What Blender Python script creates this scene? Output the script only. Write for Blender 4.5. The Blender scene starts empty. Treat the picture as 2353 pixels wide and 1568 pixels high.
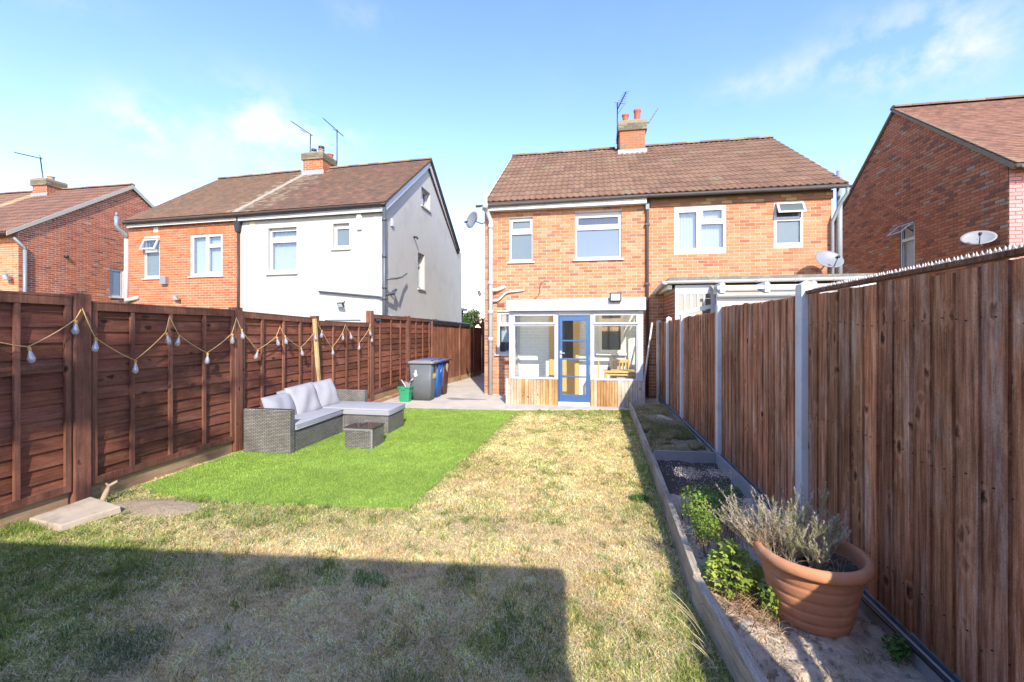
import bpy, math, random
import numpy as np
from mathutils import Vector, Matrix

R = math.radians
SC = bpy.context.scene
C = SC.collection
RNG = random.Random(11)
NP = np.random.RandomState(5)

# ------------------------------------------------------------------ camera
H = 1.65                       # eye height
YAW = math.atan(0.179)
cam = bpy.data.cameras.new('camera')
cam.sensor_width = 36.0
cam.lens = 36.0 * 1000 / 2353
cam.shift_y = -27 / 2353
cam.clip_start = 0.05
cam.clip_end = 2000
camo = bpy.data.objects.new('camera', cam)
C.objects.link(camo)
camo.location = (0, 0, H)
camo.rotation_euler = (R(90), 0, YAW)
SC.camera = camo

# ------------------------------------------------------------------ sun, sky, exposure
AZ, EL = R(21), R(34.5)        # sun behind the camera, a little to its right
sun = bpy.data.lights.new('sun', 'SUN')
sun.energy = 2.3
sun.angle = R(0.55)
sun.color = (1.0, 0.93, 0.82)
suno = bpy.data.objects.new('sun', sun)
C.objects.link(suno)
SUN_TRAVEL = Vector((-math.sin(AZ) * math.cos(EL), math.cos(AZ) * math.cos(EL), -math.sin(EL)))
suno.rotation_euler = SUN_TRAVEL.to_track_quat('-Z', 'Y').to_euler()
suno.location = (6, -14, 12)

SC.render.engine = 'CYCLES'
SC.view_settings.view_transform = 'Standard'
SC.view_settings.look = 'None'
SC.view_settings.exposure = 1.72
SC.view_settings.gamma = 1.0
SC.view_settings.use_curve_mapping = False
SC.cycles.max_bounces = 8
SC.cycles.transparent_max_bounces = 16
SC.cycles.sample_clamp_indirect = 6
SC.cycles.caustics_reflective = False
SC.cycles.caustics_refractive = False

W = bpy.data.worlds.new('World')
SC.world = W
W.use_nodes = True
nt = W.node_tree
for n in list(nt.nodes):
    nt.nodes.remove(n)

def nd(nt, typ, **kw):
    n = nt.nodes.new(typ)
    for k, v in kw.items():
        if k.startswith('i_'):
            n.inputs[k[2:].replace('_', ' ')].default_value = v
        else:
            setattr(n, k, v)
    return n

def math_(nt, op, a, b=None, clamp=False):
    n = nt.nodes.new('ShaderNodeMath')
    n.operation = op
    n.use_clamp = clamp
    for i, x in enumerate((a, b)):
        if x is None:
            continue
        if isinstance(x, (int, float)):
            n.inputs[i].default_value = x
        else:
            nt.links.new(x, n.inputs[i])
    return n.outputs[0]

def build_sky():
    L = nt.links
    out = nd(nt, 'ShaderNodeOutputWorld')
    bg = nd(nt, 'ShaderNodeBackground')
    bg.inputs['Strength'].default_value = 0.142
    L.new(bg.outputs[0], out.inputs[0])
    sky = nd(nt, 'ShaderNodeTexSky')
    sky.sky_type = 'NISHITA'
    sky.sun_disc = False
    sky.sun_elevation = EL
    sky.sun_rotation = R(159)
    sky.altitude = 0
    sky.air_density = 1.0
    sky.dust_density = 0.25
    sky.ozone_density = 2.2
    hsv = nd(nt, 'ShaderNodeHueSaturation')
    hsv.inputs['Saturation'].default_value = 1.2
    hsv.inputs['Hue'].default_value = 0.5
    hsv.inputs['Value'].default_value = 1.0
    wb_ = nd(nt, 'ShaderNodeMix', data_type='RGBA', blend_type='MULTIPLY'); wb_.inputs[0].default_value = 1.0
    wb_.inputs[7].default_value = (1.14, .958, .985, 1)
    L.new(sky.outputs[0], wb_.inputs[6])
    L.new(wb_.outputs[2], hsv.inputs['Color'])
    tc = nd(nt, 'ShaderNodeTexCoord')
    sep = nd(nt, 'ShaderNodeSeparateXYZ')
    L.new(tc.outputs['Generated'], sep.inputs[0])
    az = math_(nt, 'ARCTAN2', sep.outputs[0], sep.outputs[1])
    el = math_(nt, 'ARCSINE', sep.outputs[2])
    # clouds: a few cumulus wisps where they stand in the sky (azimuth, elevation, widths, strength)
    spots = [(-0.70, 0.375, .085, .060, 1.35), (-0.885, 0.345, .050, .045, 1.3), (-0.565, 0.385, .060, .028, .75),
             (-0.42, 0.330, .045, .025, .55), (0.56, 0.47, .12, .040, .75), (0.60, 0.412, .09, .034, .95), (0.36, 0.455, .12, .022, .5),
             (-0.80, 0.29, .20, .045, .35), (-0.31, 0.22, .16, .09, .40), (0.02, 0.30, .12, .03, .30), (-1.0, 0.50, .07, .03, .35),
             (-0.52, 0.60, .06, .02, .30), (0.62, 0.31, .10, .03, .25), (1.2, 0.4, .2, .08, .7), (-1.6, 0.35, .3, .07, .7),
             (2.4, 0.45, .3, .1, .7), (-2.6, 0.5, .35, .1, .7)]
    tot = None
    for (a, e, wa, we, s) in spots:
        da = math_(nt, 'DIVIDE', math_(nt, 'SUBTRACT', az, a), wa)
        de = math_(nt, 'DIVIDE', math_(nt, 'SUBTRACT', el, e), we)
        d2 = math_(nt, 'ADD', math_(nt, 'MULTIPLY', da, da), math_(nt, 'MULTIPLY', de, de))
        g = math_(nt, 'MULTIPLY', math_(nt, 'POWER', 2.718, math_(nt, 'MULTIPLY', d2, -0.8)), s)
        tot = g if tot is None else math_(nt, 'ADD', tot, g)
    mp = nd(nt, 'ShaderNodeMapping')
    mp.inputs['Scale'].default_value = (1, 1, 1.25)
    L.new(tc.outputs['Generated'], mp.inputs['Vector'])
    nz = nd(nt, 'ShaderNodeTexNoise')
    nz.inputs['Scale'].default_value = 11
    nz.inputs['Detail'].default_value = 9
    nz.inputs['Roughness'].default_value = 0.58
    nz.inputs['Distortion'].default_value = 0.0
    L.new(mp.outputs[0], nz.inputs['Vector'])
    nz2 = nd(nt, 'ShaderNodeTexNoise')
    nz2.inputs['Scale'].default_value = 2.6
    nz2.inputs['Detail'].default_value = 5
    L.new(mp.outputs[0], nz2.inputs['Vector'])
    n1 = math_(nt, 'MULTIPLY', math_(nt, 'SUBTRACT', nz.outputs[0], 0.40), 4.2, True)
    m = math_(nt, 'MULTIPLY', math_(nt, 'MULTIPLY', tot, n1), 1.0, True)
    veil = math_(nt, 'MULTIPLY', math_(nt, 'SUBTRACT', nz2.outputs[0], 0.5, True), 0.22)
    m = math_(nt, 'ADD', m, math_(nt, 'MULTIPLY', veil, n1), True)
    mix = nd(nt, 'ShaderNodeMix', data_type='RGBA')
    L.new(m, mix.inputs[0])
    L.new(hsv.outputs[0], mix.inputs[6])
    mix.inputs[7].default_value = (2.1, 2.25, 2.4, 1)
    L.new(mix.outputs[2], bg.inputs['Color'])
build_sky()

# ------------------------------------------------------------------ helpers: points on known planes
_s, _c = math.sin(YAW), math.cos(YAW)
def ray(u, v):
    a = (u - 1176) / 1000.0
    return Vector((-_s + _c * a, _c + _s * a, (757 - v) / 1000.0))
def GZ(u, v, z=0.0):
    d = ray(u, v); t = (z - H) / d.z
    return Vector((d.x * t, d.y * t, z))
def PY(u, v, Y):
    d = ray(u, v); t = Y / d.y
    return Vector((d.x * t, Y, H + d.z * t))
def PX(u, v, X):
    d = ray(u, v); t = X / d.x
    return Vector((X, d.y * t, H + d.z * t))

# ------------------------------------------------------------------ helpers: objects
WL = {}
def thing(name, label, cat, loc=(0, 0, 0), group=None):
    o = bpy.data.objects.new(name, None)
    C.objects.link(o)
    o.empty_display_size = 0.1
    o.location = loc
    WL[o.name] = Vector(loc)
    return tag(o, label, cat, group)

def tag(o, label, cat, group=None):
    o['label'] = label
    o['category'] = cat
    if group:
        o['group'] = group
    return o

def put(name, me, loc=(0, 0, 0), parent=None, rot=None):
    o = bpy.data.objects.new(name, me)
    C.objects.link(o)
    loc = Vector(loc)
    if parent is not None:
        o.parent = parent
        o.location = loc - WL[parent.name]
    else:
        o.location = loc
    if rot is not None:
        o.rotation_euler = rot
    WL[o.name] = loc
    return o

class MB:
    def __init__(s, M=None, col=(1, 1, 1)):
        s.v = []; s.f = []; s.c = []; s.M = M; s.col = col
    def add(s, verts, faces, col=None):
        n = len(s.v)
        if s.M is not None:
            s.v += [tuple(s.M @ Vector(p)) for p in verts]
        else:
            s.v += [tuple(p) for p in verts]
        s.f += [tuple(i + n for i in f) for f in faces]
        s.c += [col or s.col] * len(faces)
        return s
    def box(s, a, b, col=None):
        (x0, y0, z0), (x1, y1, z1) = a, b
        if x0 > x1: x0, x1 = x1, x0
        if y0 > y1: y0, y1 = y1, y0
        if z0 > z1: z0, z1 = z1, z0
        return s.add([(x0, y0, z0), (x1, y0, z0), (x1, y1, z0), (x0, y1, z0), (x0, y0, z1), (x1, y0, z1), (x1, y1, z1), (x0, y1, z1)],
                     [(0, 3, 2, 1), (4, 5, 6, 7), (0, 1, 5, 4), (1, 2, 6, 5), (2, 3, 7, 6), (3, 0, 4, 7)], col)
    def hexa(s, p, col=None):      # 4 lower + 4 upper corners
        return s.add(p, [(0, 3, 2, 1), (4, 5, 6, 7), (0, 1, 5, 4), (1, 2, 6, 5), (2, 3, 7, 6), (3, 0, 4, 7)], col)
    def bar(s, a, b, w, h, col=None):   # rectangular bar from a to b
        a, b = Vector(a), Vector(b)
        d = (b - a).normalized()
        up = Vector((0, 0, 1)) if abs(d.z) < 0.95 else Vector((0, 1, 0))
        x = d.cross(up).normalized() * (w / 2)
        y = x.cross(d).normalized() * (h / 2)
        return s.hexa([a - x - y, a + x - y, b + x - y, b - x - y, a - x + y, a + x + y, b + x + y, b - x + y], col)
    def tube(s, pts, r, n=8, col=None, caps=True):
        pts = [Vector(p) for p in pts]
        rs = r if isinstance(r, (list, tuple)) else [r] * len(pts)
        vs = []; fs = []
        ref = None
        for i, p in enumerate(pts):
            d = (pts[min(i + 1, len(pts) - 1)] - pts[max(i - 1, 0)]).normalized()
            if ref is None:
                ref = Vector((0, 0, 1)) if abs(d.z) < 0.9 else Vector((1, 0, 0))
            x = (ref - d * ref.dot(d)).normalized()
            ref = x
            y = d.cross(x)
            for k in range(n):
                a = 2 * math.pi * k / n
                vs.append(p + (x * math.cos(a) + y * math.sin(a)) * rs[i])
        for i in range(len(pts) - 1):
            for k in range(n):
                k2 = (k + 1) % n
                fs.append((i * n + k, i * n + k2, (i + 1) * n + k2, (i + 1) * n + k))
        if caps:
            fs.append(tuple(range(n - 1, -1, -1)))
            fs.append(tuple((len(pts) - 1) * n + k for k in range(n)))
        return s.add(vs, fs, col)
    def lathe(s, prof, c, n=24, col=None, X=None, closed=False):
        c = Vector(c)
        X = X or Matrix.Identity(3)
        vs = []; fs = []
        for (r, z) in prof:
            for k in range(n):
                a = 2 * math.pi * k / n
                vs.append(c + X @ Vector((r * math.cos(a), r * math.sin(a), z)))
        m = len(prof)
        for i in range(m - 1):
            for k in range(n):
                k2 = (k + 1) % n
                fs.append((i * n + k, i * n + k2, (i + 1) * n + k2, (i + 1) * n + k))
        return s.add(vs, fs, col)
    def prism(s, poly, vec, col=None):
        vec = Vector(vec)
        n = len(poly)
        vs = [Vector(p) for p in poly] + [Vector(p) + vec for p in poly]
        fs = [tuple(range(n - 1, -1, -1)), tuple(range(n, 2 * n))]
        for i in range(n):
            j = (i + 1) % n
            fs.append((i, j, j + n, i + n))
        return s.add(vs, fs, col)
    def mesh(s, name, mat, smooth=False, off=(0, 0, 0)):
        me = bpy.data.meshes.new(name)
        ox, oy, oz = off
        me.from_pydata([(x - ox, y - oy, z - oz) for x, y, z in s.v], [], s.f)
        if True:
            at = me.attributes.new('col', 'FLOAT_COLOR', 'CORNER')
            cols = np.ones((len(me.loops), 4), np.float32)
            i = 0
            for f, c in zip(s.f, s.c):
                cols[i:i + len(f), :3] = c
                i += len(f)
            at.data.foreach_set('color', cols.ravel())
        if smooth:
            me.polygons.foreach_set('use_smooth', [True] * len(me.polygons))
        if mat is not None:
            me.materials.append(mat)
        me.update()
        return me
    def build(s, name, mat, parent=None, smooth=False, bevel=0, origin=None):
        if origin is None:
            a = np.array(s.v)
            lo, hi = a.min(0), a.max(0)
            origin = ((lo[0] + hi[0]) / 2, (lo[1] + hi[1]) / 2, lo[2])
        me = s.mesh(name, mat, smooth, origin)
        o = put(name, me, origin, parent)
        if bevel:
            b = o.modifiers.new('bevel', 'BEVEL')
            b.width = bevel
            b.segments = 2
            b.limit_method = 'ANGLE'
            b.angle_limit = R(40)
        return o

def bigmesh(name, verts, tris, cols, mat, kind='stuff', parent=None):
    """verts (n,3), faces (m,k) int, per-vertex colours (n,3)"""
    k = tris.shape[1]
    me = bpy.data.meshes.new(name)
    me.vertices.add(len(verts)); me.vertices.foreach_set('co', verts.astype(np.float32).ravel())
    me.loops.add(tris.size); me.loops.foreach_set('vertex_index', tris.astype(np.int32).ravel())
    me.polygons.add(len(tris))
    me.polygons.foreach_set('loop_start', np.arange(0, tris.size, k, dtype=np.int32))
    me.polygons.foreach_set('loop_total', np.full(len(tris), k, np.int32))
    at = me.attributes.new('col', 'FLOAT_COLOR', 'POINT')
    cc = np.ones((len(verts), 4), np.float32); cc[:, :3] = cols
    at.data.foreach_set('color', cc.ravel())
    me.materials.append(mat)
    me.update(calc_edges=True)
    o = put(name, me, (0, 0, 0), parent)
    if parent is not None:
        pass
    if kind:
        o['kind'] = kind
    return o

def copy_tree(o, parent=None, delta=Vector((0, 0, 0))):
    c = o.copy(); C.objects.link(c)
    if parent is not None:
        c.parent = parent
    else:
        c.location = o.location + delta
    WL[c.name] = WL[o.name] + delta
    for ch in [q for q in o.children]:
        copy_tree(ch, c, delta)
    return c

def vnoise(x, y, sc, seed=0):
    """value noise in 0..1"""
    r = np.random.RandomState(seed).rand(64, 64)
    u, v = x * sc, y * sc
    i, j = np.floor(u).astype(int), np.floor(v).astype(int)
    fu, fv = u - i, v - j
    fu = fu * fu * (3 - 2 * fu); fv = fv * fv * (3 - 2 * fv)
    g = lambda a, b: r[a % 64, b % 64]
    return (g(i, j) * (1 - fu) + g(i + 1, j) * fu) * (1 - fv) + (g(i, j + 1) * (1 - fu) + g(i + 1, j + 1) * fu) * fv
def fbm(x, y, sc, seed=0):
    return (vnoise(x, y, sc, seed) * .5 + vnoise(x + 7.3, y - 3.1, sc * 2.1, seed + 1) * .3 + vnoise(x, y + 9.7, sc * 4.3, seed + 2) * .2)

# ------------------------------------------------------------------ materials
MATS = {}
def mat(name, col=(.5, .5, .5), rough=.8, var=.18, scale=6, bump=.0, bscale=60, spec=.3, metal=0.0, attr=False,
        stretch=(1, 1, 1), col2=None, c2scale=2.0, c2lo=.5, c2hi=.68, coat=0.0, trans=0.0, bdist=.004, island=0.0):
    if name in MATS:
        return MATS[name]
    m = bpy.data.materials.new(name)
    m.use_nodes = True
    t = m.node_tree; L = t.links
    b = t.nodes['Principled BSDF']
    b.inputs['Roughness'].default_value = rough
    b.inputs['Metallic'].default_value = metal
    b.inputs['Specular IOR Level'].default_value = spec
    b.inputs['Coat Weight'].default_value = coat
    geo = nd(t, 'ShaderNodeNewGeometry')
    mp = nd(t, 'ShaderNodeMapping')
    mp.inputs['Scale'].default_value = stretch
    L.new(geo.outputs['Position'], mp.inputs['Vector'])
    P = mp.outputs[0]
    if attr:
        a = nd(t, 'ShaderNodeAttribute', attribute_name='col')
        base = a.outputs['Color']
        if col != (1, 1, 1):
            mm = nd(t, 'ShaderNodeMix', data_type='RGBA', blend_type='MULTIPLY'); mm.inputs[0].default_value = 1
            L.new(base, mm.inputs[6]); mm.inputs[7].default_value = (*col, 1)
            base = mm.outputs[2]
    else:
        rgb = nd(t, 'ShaderNodeRGB'); rgb.outputs[0].default_value = (*col, 1)
        base = rgb.outputs[0]
    if col2 is not None:
        nz = nd(t, 'ShaderNodeTexNoise'); nz.inputs['Scale'].default_value = c2scale; nz.inputs['Detail'].default_value = 6
        nz.inputs['Roughness'].default_value = .65
        L.new(P, nz.inputs['Vector'])
        mr = nd(t, 'ShaderNodeMapRange'); mr.inputs[1].default_value = c2lo; mr.inputs[2].default_value = c2hi
        L.new(nz.outputs[0], mr.inputs[0])
        mx = nd(t, 'ShaderNodeMix', data_type='RGBA')
        L.new(mr.outputs[0], mx.inputs[0]); L.new(base, mx.inputs[6]); mx.inputs[7].default_value = (*col2, 1)
        base = mx.outputs[2]
    if var:
        nz = nd(t, 'ShaderNodeTexNoise'); nz.inputs['Scale'].default_value = scale; nz.inputs['Detail'].default_value = 8
        nz.inputs['Roughness'].default_value = .7
        L.new(P, nz.inputs['Vector'])
        k = math_(t, 'ADD', math_(t, 'MULTIPLY', math_(t, 'SUBTRACT', nz.outputs[0], .5), var * 4), 1.0)
        vm = nd(t, 'ShaderNodeVectorMath', operation='SCALE')
        L.new(base, vm.inputs[0]); L.new(k, vm.inputs['Scale'])
        base = vm.outputs[0]
    L.new(base, b.inputs['Base Color'])
    if bump:
        nb = nd(t, 'ShaderNodeTexNoise'); nb.inputs['Scale'].default_value = bscale; nb.inputs['Detail'].default_value = 5
        L.new(P, nb.inputs['Vector'])
        bp = nd(t, 'ShaderNodeBump'); bp.inputs['Strength'].default_value = bump; bp.inputs['Distance'].default_value = bdist
        L.new(nb.outputs[0], bp.inputs['Height']); L.new(bp.outputs[0], b.inputs['Normal'])
    if trans:
        out = t.nodes['Material Output']
        tr = nd(t, 'ShaderNodeBsdfTranslucent')
        L.new(base, tr.inputs[0])
        ms = nd(t, 'ShaderNodeMixShader'); ms.inputs[0].default_value = trans
        L.new(b.outputs[0], ms.inputs[1]); L.new(tr.outputs[0], ms.inputs[2]); L.new(ms.outputs[0], out.inputs[0])
    MATS[name] = m
    return m

def glass(name, tint=(.8, .86, .9), clear=.85, rough=.02, bump=0, bscale=60, ior=1.45, refl=.12):
    """thin window glass: mostly see-through with a sky reflection"""
    if name in MATS:
        return MATS[name]
    m = bpy.data.materials.new(name); m.use_nodes = True
    t = m.node_tree; L = t.links
    for n in list(t.nodes):
        if n.type == 'BSDF_PRINCIPLED':
            t.nodes.remove(n)
    out = t.nodes['Material Output']
    tr = nd(t, 'ShaderNodeBsdfTransparent'); tr.inputs[0].default_value = (*tint, 1)
    gl = nd(t, 'ShaderNodeBsdfGlossy'); gl.inputs['Roughness'].default_value = rough
    gl.inputs['Color'].default_value = (1, 1, 1, 1)
    df = nd(t, 'ShaderNodeBsdfDiffuse'); df.inputs[0].default_value = (*[c * .55 for c in tint], 1)
    m1 = nd(t, 'ShaderNodeMixShader'); m1.inputs[0].default_value = 1 - clear
    L.new(tr.outputs[0], m1.inputs[1]); L.new(df.outputs[0], m1.inputs[2])
    fr = nd(t, 'ShaderNodeFresnel'); fr.inputs[0].default_value = ior
    gb = nd(t, 'ShaderNodeNewGeometry')
    k = math_(t, 'ADD', math_(t, 'MULTIPLY', fr.outputs[0], math_(t, 'SUBTRACT', 1.0, gb.outputs['Backfacing'])), refl, True)
    m2 = nd(t, 'ShaderNodeMixShader')
    L.new(k, m2.inputs[0]); L.new(m1.outputs[0], m2.inputs[1]); L.new(gl.outputs[0], m2.inputs[2])
    L.new(m2.outputs[0], out.inputs[0])
    if bump:
        geo = nd(t, 'ShaderNodeNewGeometry')
        vo = nd(t, 'ShaderNodeTexVoronoi'); vo.inputs['Scale'].default_value = bscale
        L.new(geo.outputs['Position'], vo.inputs['Vector'])
        bp = nd(t, 'ShaderNodeBump'); bp.inputs['Strength'].default_value = bump; bp.inputs['Distance'].default_value = .01
        L.new(vo.outputs[0], bp.inputs['Height']); L.new(bp.outputs[0], gl.inputs['Normal']); L.new(bp.outputs[0], df.inputs['Normal'])
    MATS[name] = m
    return m

def wood(name, dark, mid, pale, axis='z', grey=(.35, .33, .31), greyamt=.35, knots=True, rough=.85, attr=True):
    """weathered board: long grain streaks, bleached patches, dark knots"""
    if name in MATS:
        return MATS[name]
    m = bpy.data.materials.new(name); m.use_nodes = True
    t = m.node_tree; L = t.links
    b = t.nodes['Principled BSDF']
    b.inputs['Roughness'].default_value = rough; b.inputs['Specular IOR Level'].default_value = .2
    geo = nd(t, 'ShaderNodeNewGeometry')
    a = nd(t, 'ShaderNodeAttribute', attribute_name='col')
    oi = nd(t, 'ShaderNodeObjectInfo')
    off = nd(t, 'ShaderNodeVectorMath', operation='ADD')
    L.new(geo.outputs['Position'], off.inputs[0])
    cmb = nd(t, 'ShaderNodeCombineXYZ')
    r10 = math_(t, 'MULTIPLY', oi.outputs['Random'], 37.0)
    L.new(r10, cmb.inputs[0]); L.new(r10, cmb.inputs[1]); L.new(r10, cmb.inputs[2])
    L.new(cmb.outputs[0], off.inputs[1])
    def noise(scl, sc, det=6, rg=.6, dist=0):
        mp = nd(t, 'ShaderNodeMapping'); mp.inputs['Scale'].default_value = scl
        L.new(off.outputs[0], mp.inputs['Vector'])
        n = nd(t, 'ShaderNodeTexNoise'); n.inputs['Scale'].default_value = sc; n.inputs['Detail'].default_value = det
        n.inputs['Roughness'].default_value = rg; n.inputs['Distortion'].default_value = dist
        L.new(mp.outputs[0], n.inputs['Vector'])
        return n.outputs[0]
    lng = {'z': (1, 1, .05), 'y': (1, .05, 1), 'x': (.05, 1, 1)}[axis]
    grain = noise(lng, 42, 8, .7, .3)
    ramp = nd(t, 'ShaderNodeValToRGB')
    e = ramp.color_ramp.elements
    e[0].position = .33; e[0].color = (*dark, 1)
    e[1].position = .72; e[1].color = (*pale, 1)
    k = e.new(.5); k.color = (*mid, 1)
    L.new(grain, ramp.inputs[0])
    base = ramp.outputs[0]
    lng2 = {'z': (1, 1, .13), 'y': (1, .13, 1), 'x': (.13, 1, 1)}[axis]
    pt = noise(lng2, 9, 6, .7)
    mr = nd(t, 'ShaderNodeMapRange'); mr.inputs[1].default_value = .52; mr.inputs[2].default_value = .72; mr.inputs[4].default_value = greyamt
    L.new(pt, mr.inputs[0])
    mx = nd(t, 'ShaderNodeMix', data_type='RGBA')
    L.new(mr.outputs[0], mx.inputs[0]); L.new(base, mx.inputs[6]); mx.inputs[7].default_value = (*grey, 1)
    base = mx.outputs[2]
    fine = noise((1, 1, 1), 130, 4, .7)
    mpb = nd(t, 'ShaderNodeMapping'); mpb.inputs['Scale'].default_value = {'z': (1, 1, .55), 'y': (1, .55, 1), 'x': (.55, 1, 1)}[axis]
    L.new(geo.outputs['Position'], mpb.inputs['Vector'])
    nb_ = nd(t, 'ShaderNodeTexNoise'); nb_.inputs['Scale'].default_value = 2.6; nb_.inputs['Detail'].default_value = 7; nb_.inputs['Roughness'].default_value = .68
    L.new(mpb.outputs[0], nb_.inputs['Vector'])
    blo = math_(t, 'MULTIPLY', math_(t, 'SUBTRACT', nb_.outputs[0], .5), 1.9)
    vs = nd(t, 'ShaderNodeVectorMath', operation='SCALE')
    L.new(base, vs.inputs[0]); L.new(math_(t, 'ADD', math_(t, 'MULTIPLY', math_(t, 'SUBTRACT', fine, .5), 1.3), math_(t, 'ADD', blo, 1.0)), vs.inputs['Scale'])
    base = vs.outputs[0]
    if knots:
        mp = nd(t, 'ShaderNodeMapping')
        mp.inputs['Scale'].default_value = {'z': (9, 9, 5.0), 'y': (8, 4.0, 8), 'x': (4.0, 8, 8)}[axis]
        wob = nd(t, 'ShaderNodeTexNoise'); wob.inputs['Scale'].default_value = 22; wob.inputs['Detail'].default_value = 3
        L.new(off.outputs[0], wob.inputs['Vector'])
        wv = nd(t, 'ShaderNodeVectorMath', operation='SCALE'); wv.inputs['Scale'].default_value = .055
        L.new(wob.outputs['Color'], wv.inputs[0])
        wa = nd(t, 'ShaderNodeVectorMath', operation='ADD'); L.new(off.outputs[0], wa.inputs[0]); L.new(wv.outputs[0], wa.inputs[1])
        L.new(wa.outputs[0], mp.inputs['Vector'])
        vo = nd(t, 'ShaderNodeTexVoronoi'); vo.inputs['Scale'].default_value = 1.0
        L.new(mp.outputs[0], vo.inputs['Vector'])
        mk = nd(t, 'ShaderNodeMapRange'); mk.inputs[1].default_value = .09; mk.inputs[2].default_value = .20
        mk.inputs[3].default_value = .92; mk.inputs[4].default_value = 0
        L.new(vo.outputs['Distance'], mk.inputs[0])
        sc_ = nd(t, 'ShaderNodeSeparateColor'); L.new(vo.outputs['Color'], sc_.inputs[0])
        gate = math_(t, 'GREATER_THAN', sc_.outputs[0], .45)
        kk_ = math_(t, 'MULTIPLY', mk.outputs[0], math_(t, 'MULTIPLY', gate, math_(t, 'ADD', sc_.outputs[1], .25, True)))
        mx = nd(t, 'ShaderNodeMix', data_type='RGBA')
        L.new(kk_, mx.inputs[0]); L.new(base, mx.inputs[6]); mx.inputs[7].default_value = (*[c * .28 for c in dark], 1)
        base = mx.outputs[2]
        # pale sapwood ring round each knot, broken up by the grain
        m1_ = nd(t, 'ShaderNodeMapRange'); m1_.inputs[1].default_value = .17; m1_.inputs[2].default_value = .23
        L.new(vo.outputs['Distance'], m1_.inputs[0])
        m2_ = nd(t, 'ShaderNodeMapRange'); m2_.inputs[1].default_value = .25; m2_.inputs[2].default_value = .36; m2_.inputs[3].default_value = 1; m2_.inputs[4].default_value = 0
        L.new(vo.outputs['Distance'], m2_.inputs[0])
        rk = math_(t, 'MULTIPLY', math_(t, 'MULTIPLY', math_(t, 'MULTIPLY', m1_.outputs[0], gate), m2_.outputs[0]), math_(t, 'MULTIPLY', grain, .6))
        mx = nd(t, 'ShaderNodeMix', data_type='RGBA')
        L.new(rk, mx.inputs[0]); L.new(base, mx.inputs[6]); mx.inputs[7].default_value = (*[c * 1.25 for c in pale], 1)
        base = mx.outputs[2]
    if attr:
        mm = nd(t, 'ShaderNodeMix', data_type='RGBA', blend_type='MULTIPLY'); mm.inputs[0].default_value = 1
        L.new(base, mm.inputs[6]); L.new(a.outputs['Color'], mm.inputs[7])
        base = mm.outputs[2]
    L.new(base, b.inputs['Base Color'])
    bp = nd(t, 'ShaderNodeBump'); bp.inputs['Strength'].default_value = .5; bp.inputs['Distance'].default_value = .003
    L.new(grain, bp.inputs['Height']); L.new(bp.outputs[0], b.inputs['Normal'])
    MATS[name] = m
    return m

M_MORTAR = mat('mortar', (.58, .45, .34), .95, .2, 9, .5, 90)
M_MORTAR_PALE = mat('mortar_pale', (.62, .47, .38), .95, .2, 9, .5, 90)
M_BRICK = mat('brick', (.86, .86, .86), .9, .2, 34, .5, 110, attr=True)
M_TILE = mat('roof_tile', (.86, .88, .86), .85, .22, 14, .4, 80, attr=True, col2=(.32, .27, .17), c2scale=3.5, c2lo=.66, c2hi=.8)
M_RENDER = mat('white_render', (.47, .465, .43), .9, .04, 3, .25, 160, col2=(.43, .425, .39), c2scale=1.2)
M_UPVC = mat('white_upvc', (.50, .51, .52), .35, .02, 4, spec=.5)
M_UPVC_OLD = mat('aged_white_paint', (.62, .61, .57), .55, .06, 9, col2=(.46, .43, .35), c2scale=7, c2lo=.6, c2hi=.8)
M_WHITEPIPE = mat('white_pipe', (.47, .46, .455), .45, .05, 5, spec=.4)
M_BLACK = mat('black_plastic', (.022, .023, .026), .4, .1, 10, spec=.5)
M_DGREY = mat('dark_grey_plastic', (.10, .105, .11), .45, .1, 10, spec=.45)
M_GREYPIPE = mat('grey_pipe', (.21, .23, .24), .45, .08, 6, spec=.45)
M_METAL = mat('dull_metal', (.45, .46, .47), .4, .1, 12, metal=.7)
M_LEAD = mat('lead', (.31, .32, .33), .6, .12, 7, .2, 40)
M_CONC = mat('concrete', (.46, .43, .39), .95, .12, 5, .5, 120, col2=(.36, .34, .30), c2scale=2.5)
M_POST = mat('concrete_post', (.62, .61, .59), .92, .1, 6, .5, 150, col2=(.48, .475, .45), c2scale=4, c2lo=.55, c2hi=.75)
M_GLASS = glass('window_glass', (.86, .91, .95), .95, refl=.04)
M_GLASS_PORCH = glass('porch_glass', (.97, .985, .975), .99, refl=.0, ior=1.3)
M_OBSC = glass('obscure_glass', (.40, .52, .58), .40, .15, .22, 55, refl=.02)
M_CURT = mat('net_curtain', (.72, .74, .79), .9, .03, 8, trans=.3)
M_DARKROOM = mat('dark_room', (.06, .06, .065), .95, .1, 3)  # near-black fill: unlit space painted dark
M_TERRA = mat('terracotta_pot', (.52, .235, .125), .85, .16, 7, .35, 70, col2=(.50, .36, .26), c2scale=5, c2lo=.56, c2hi=.78)
M_STEMW = mat('dry_stem', (.30, .24, .17), .9, .2, 40)
M_LEAF = mat('leaf', (1, 1, 1), .6, .15, 30, attr=True, trans=.25, spec=.3)
M_GRASS = mat('grass_blade', (1, 1, 1), .7, 0, attr=True, trans=.22, spec=.2)

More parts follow.
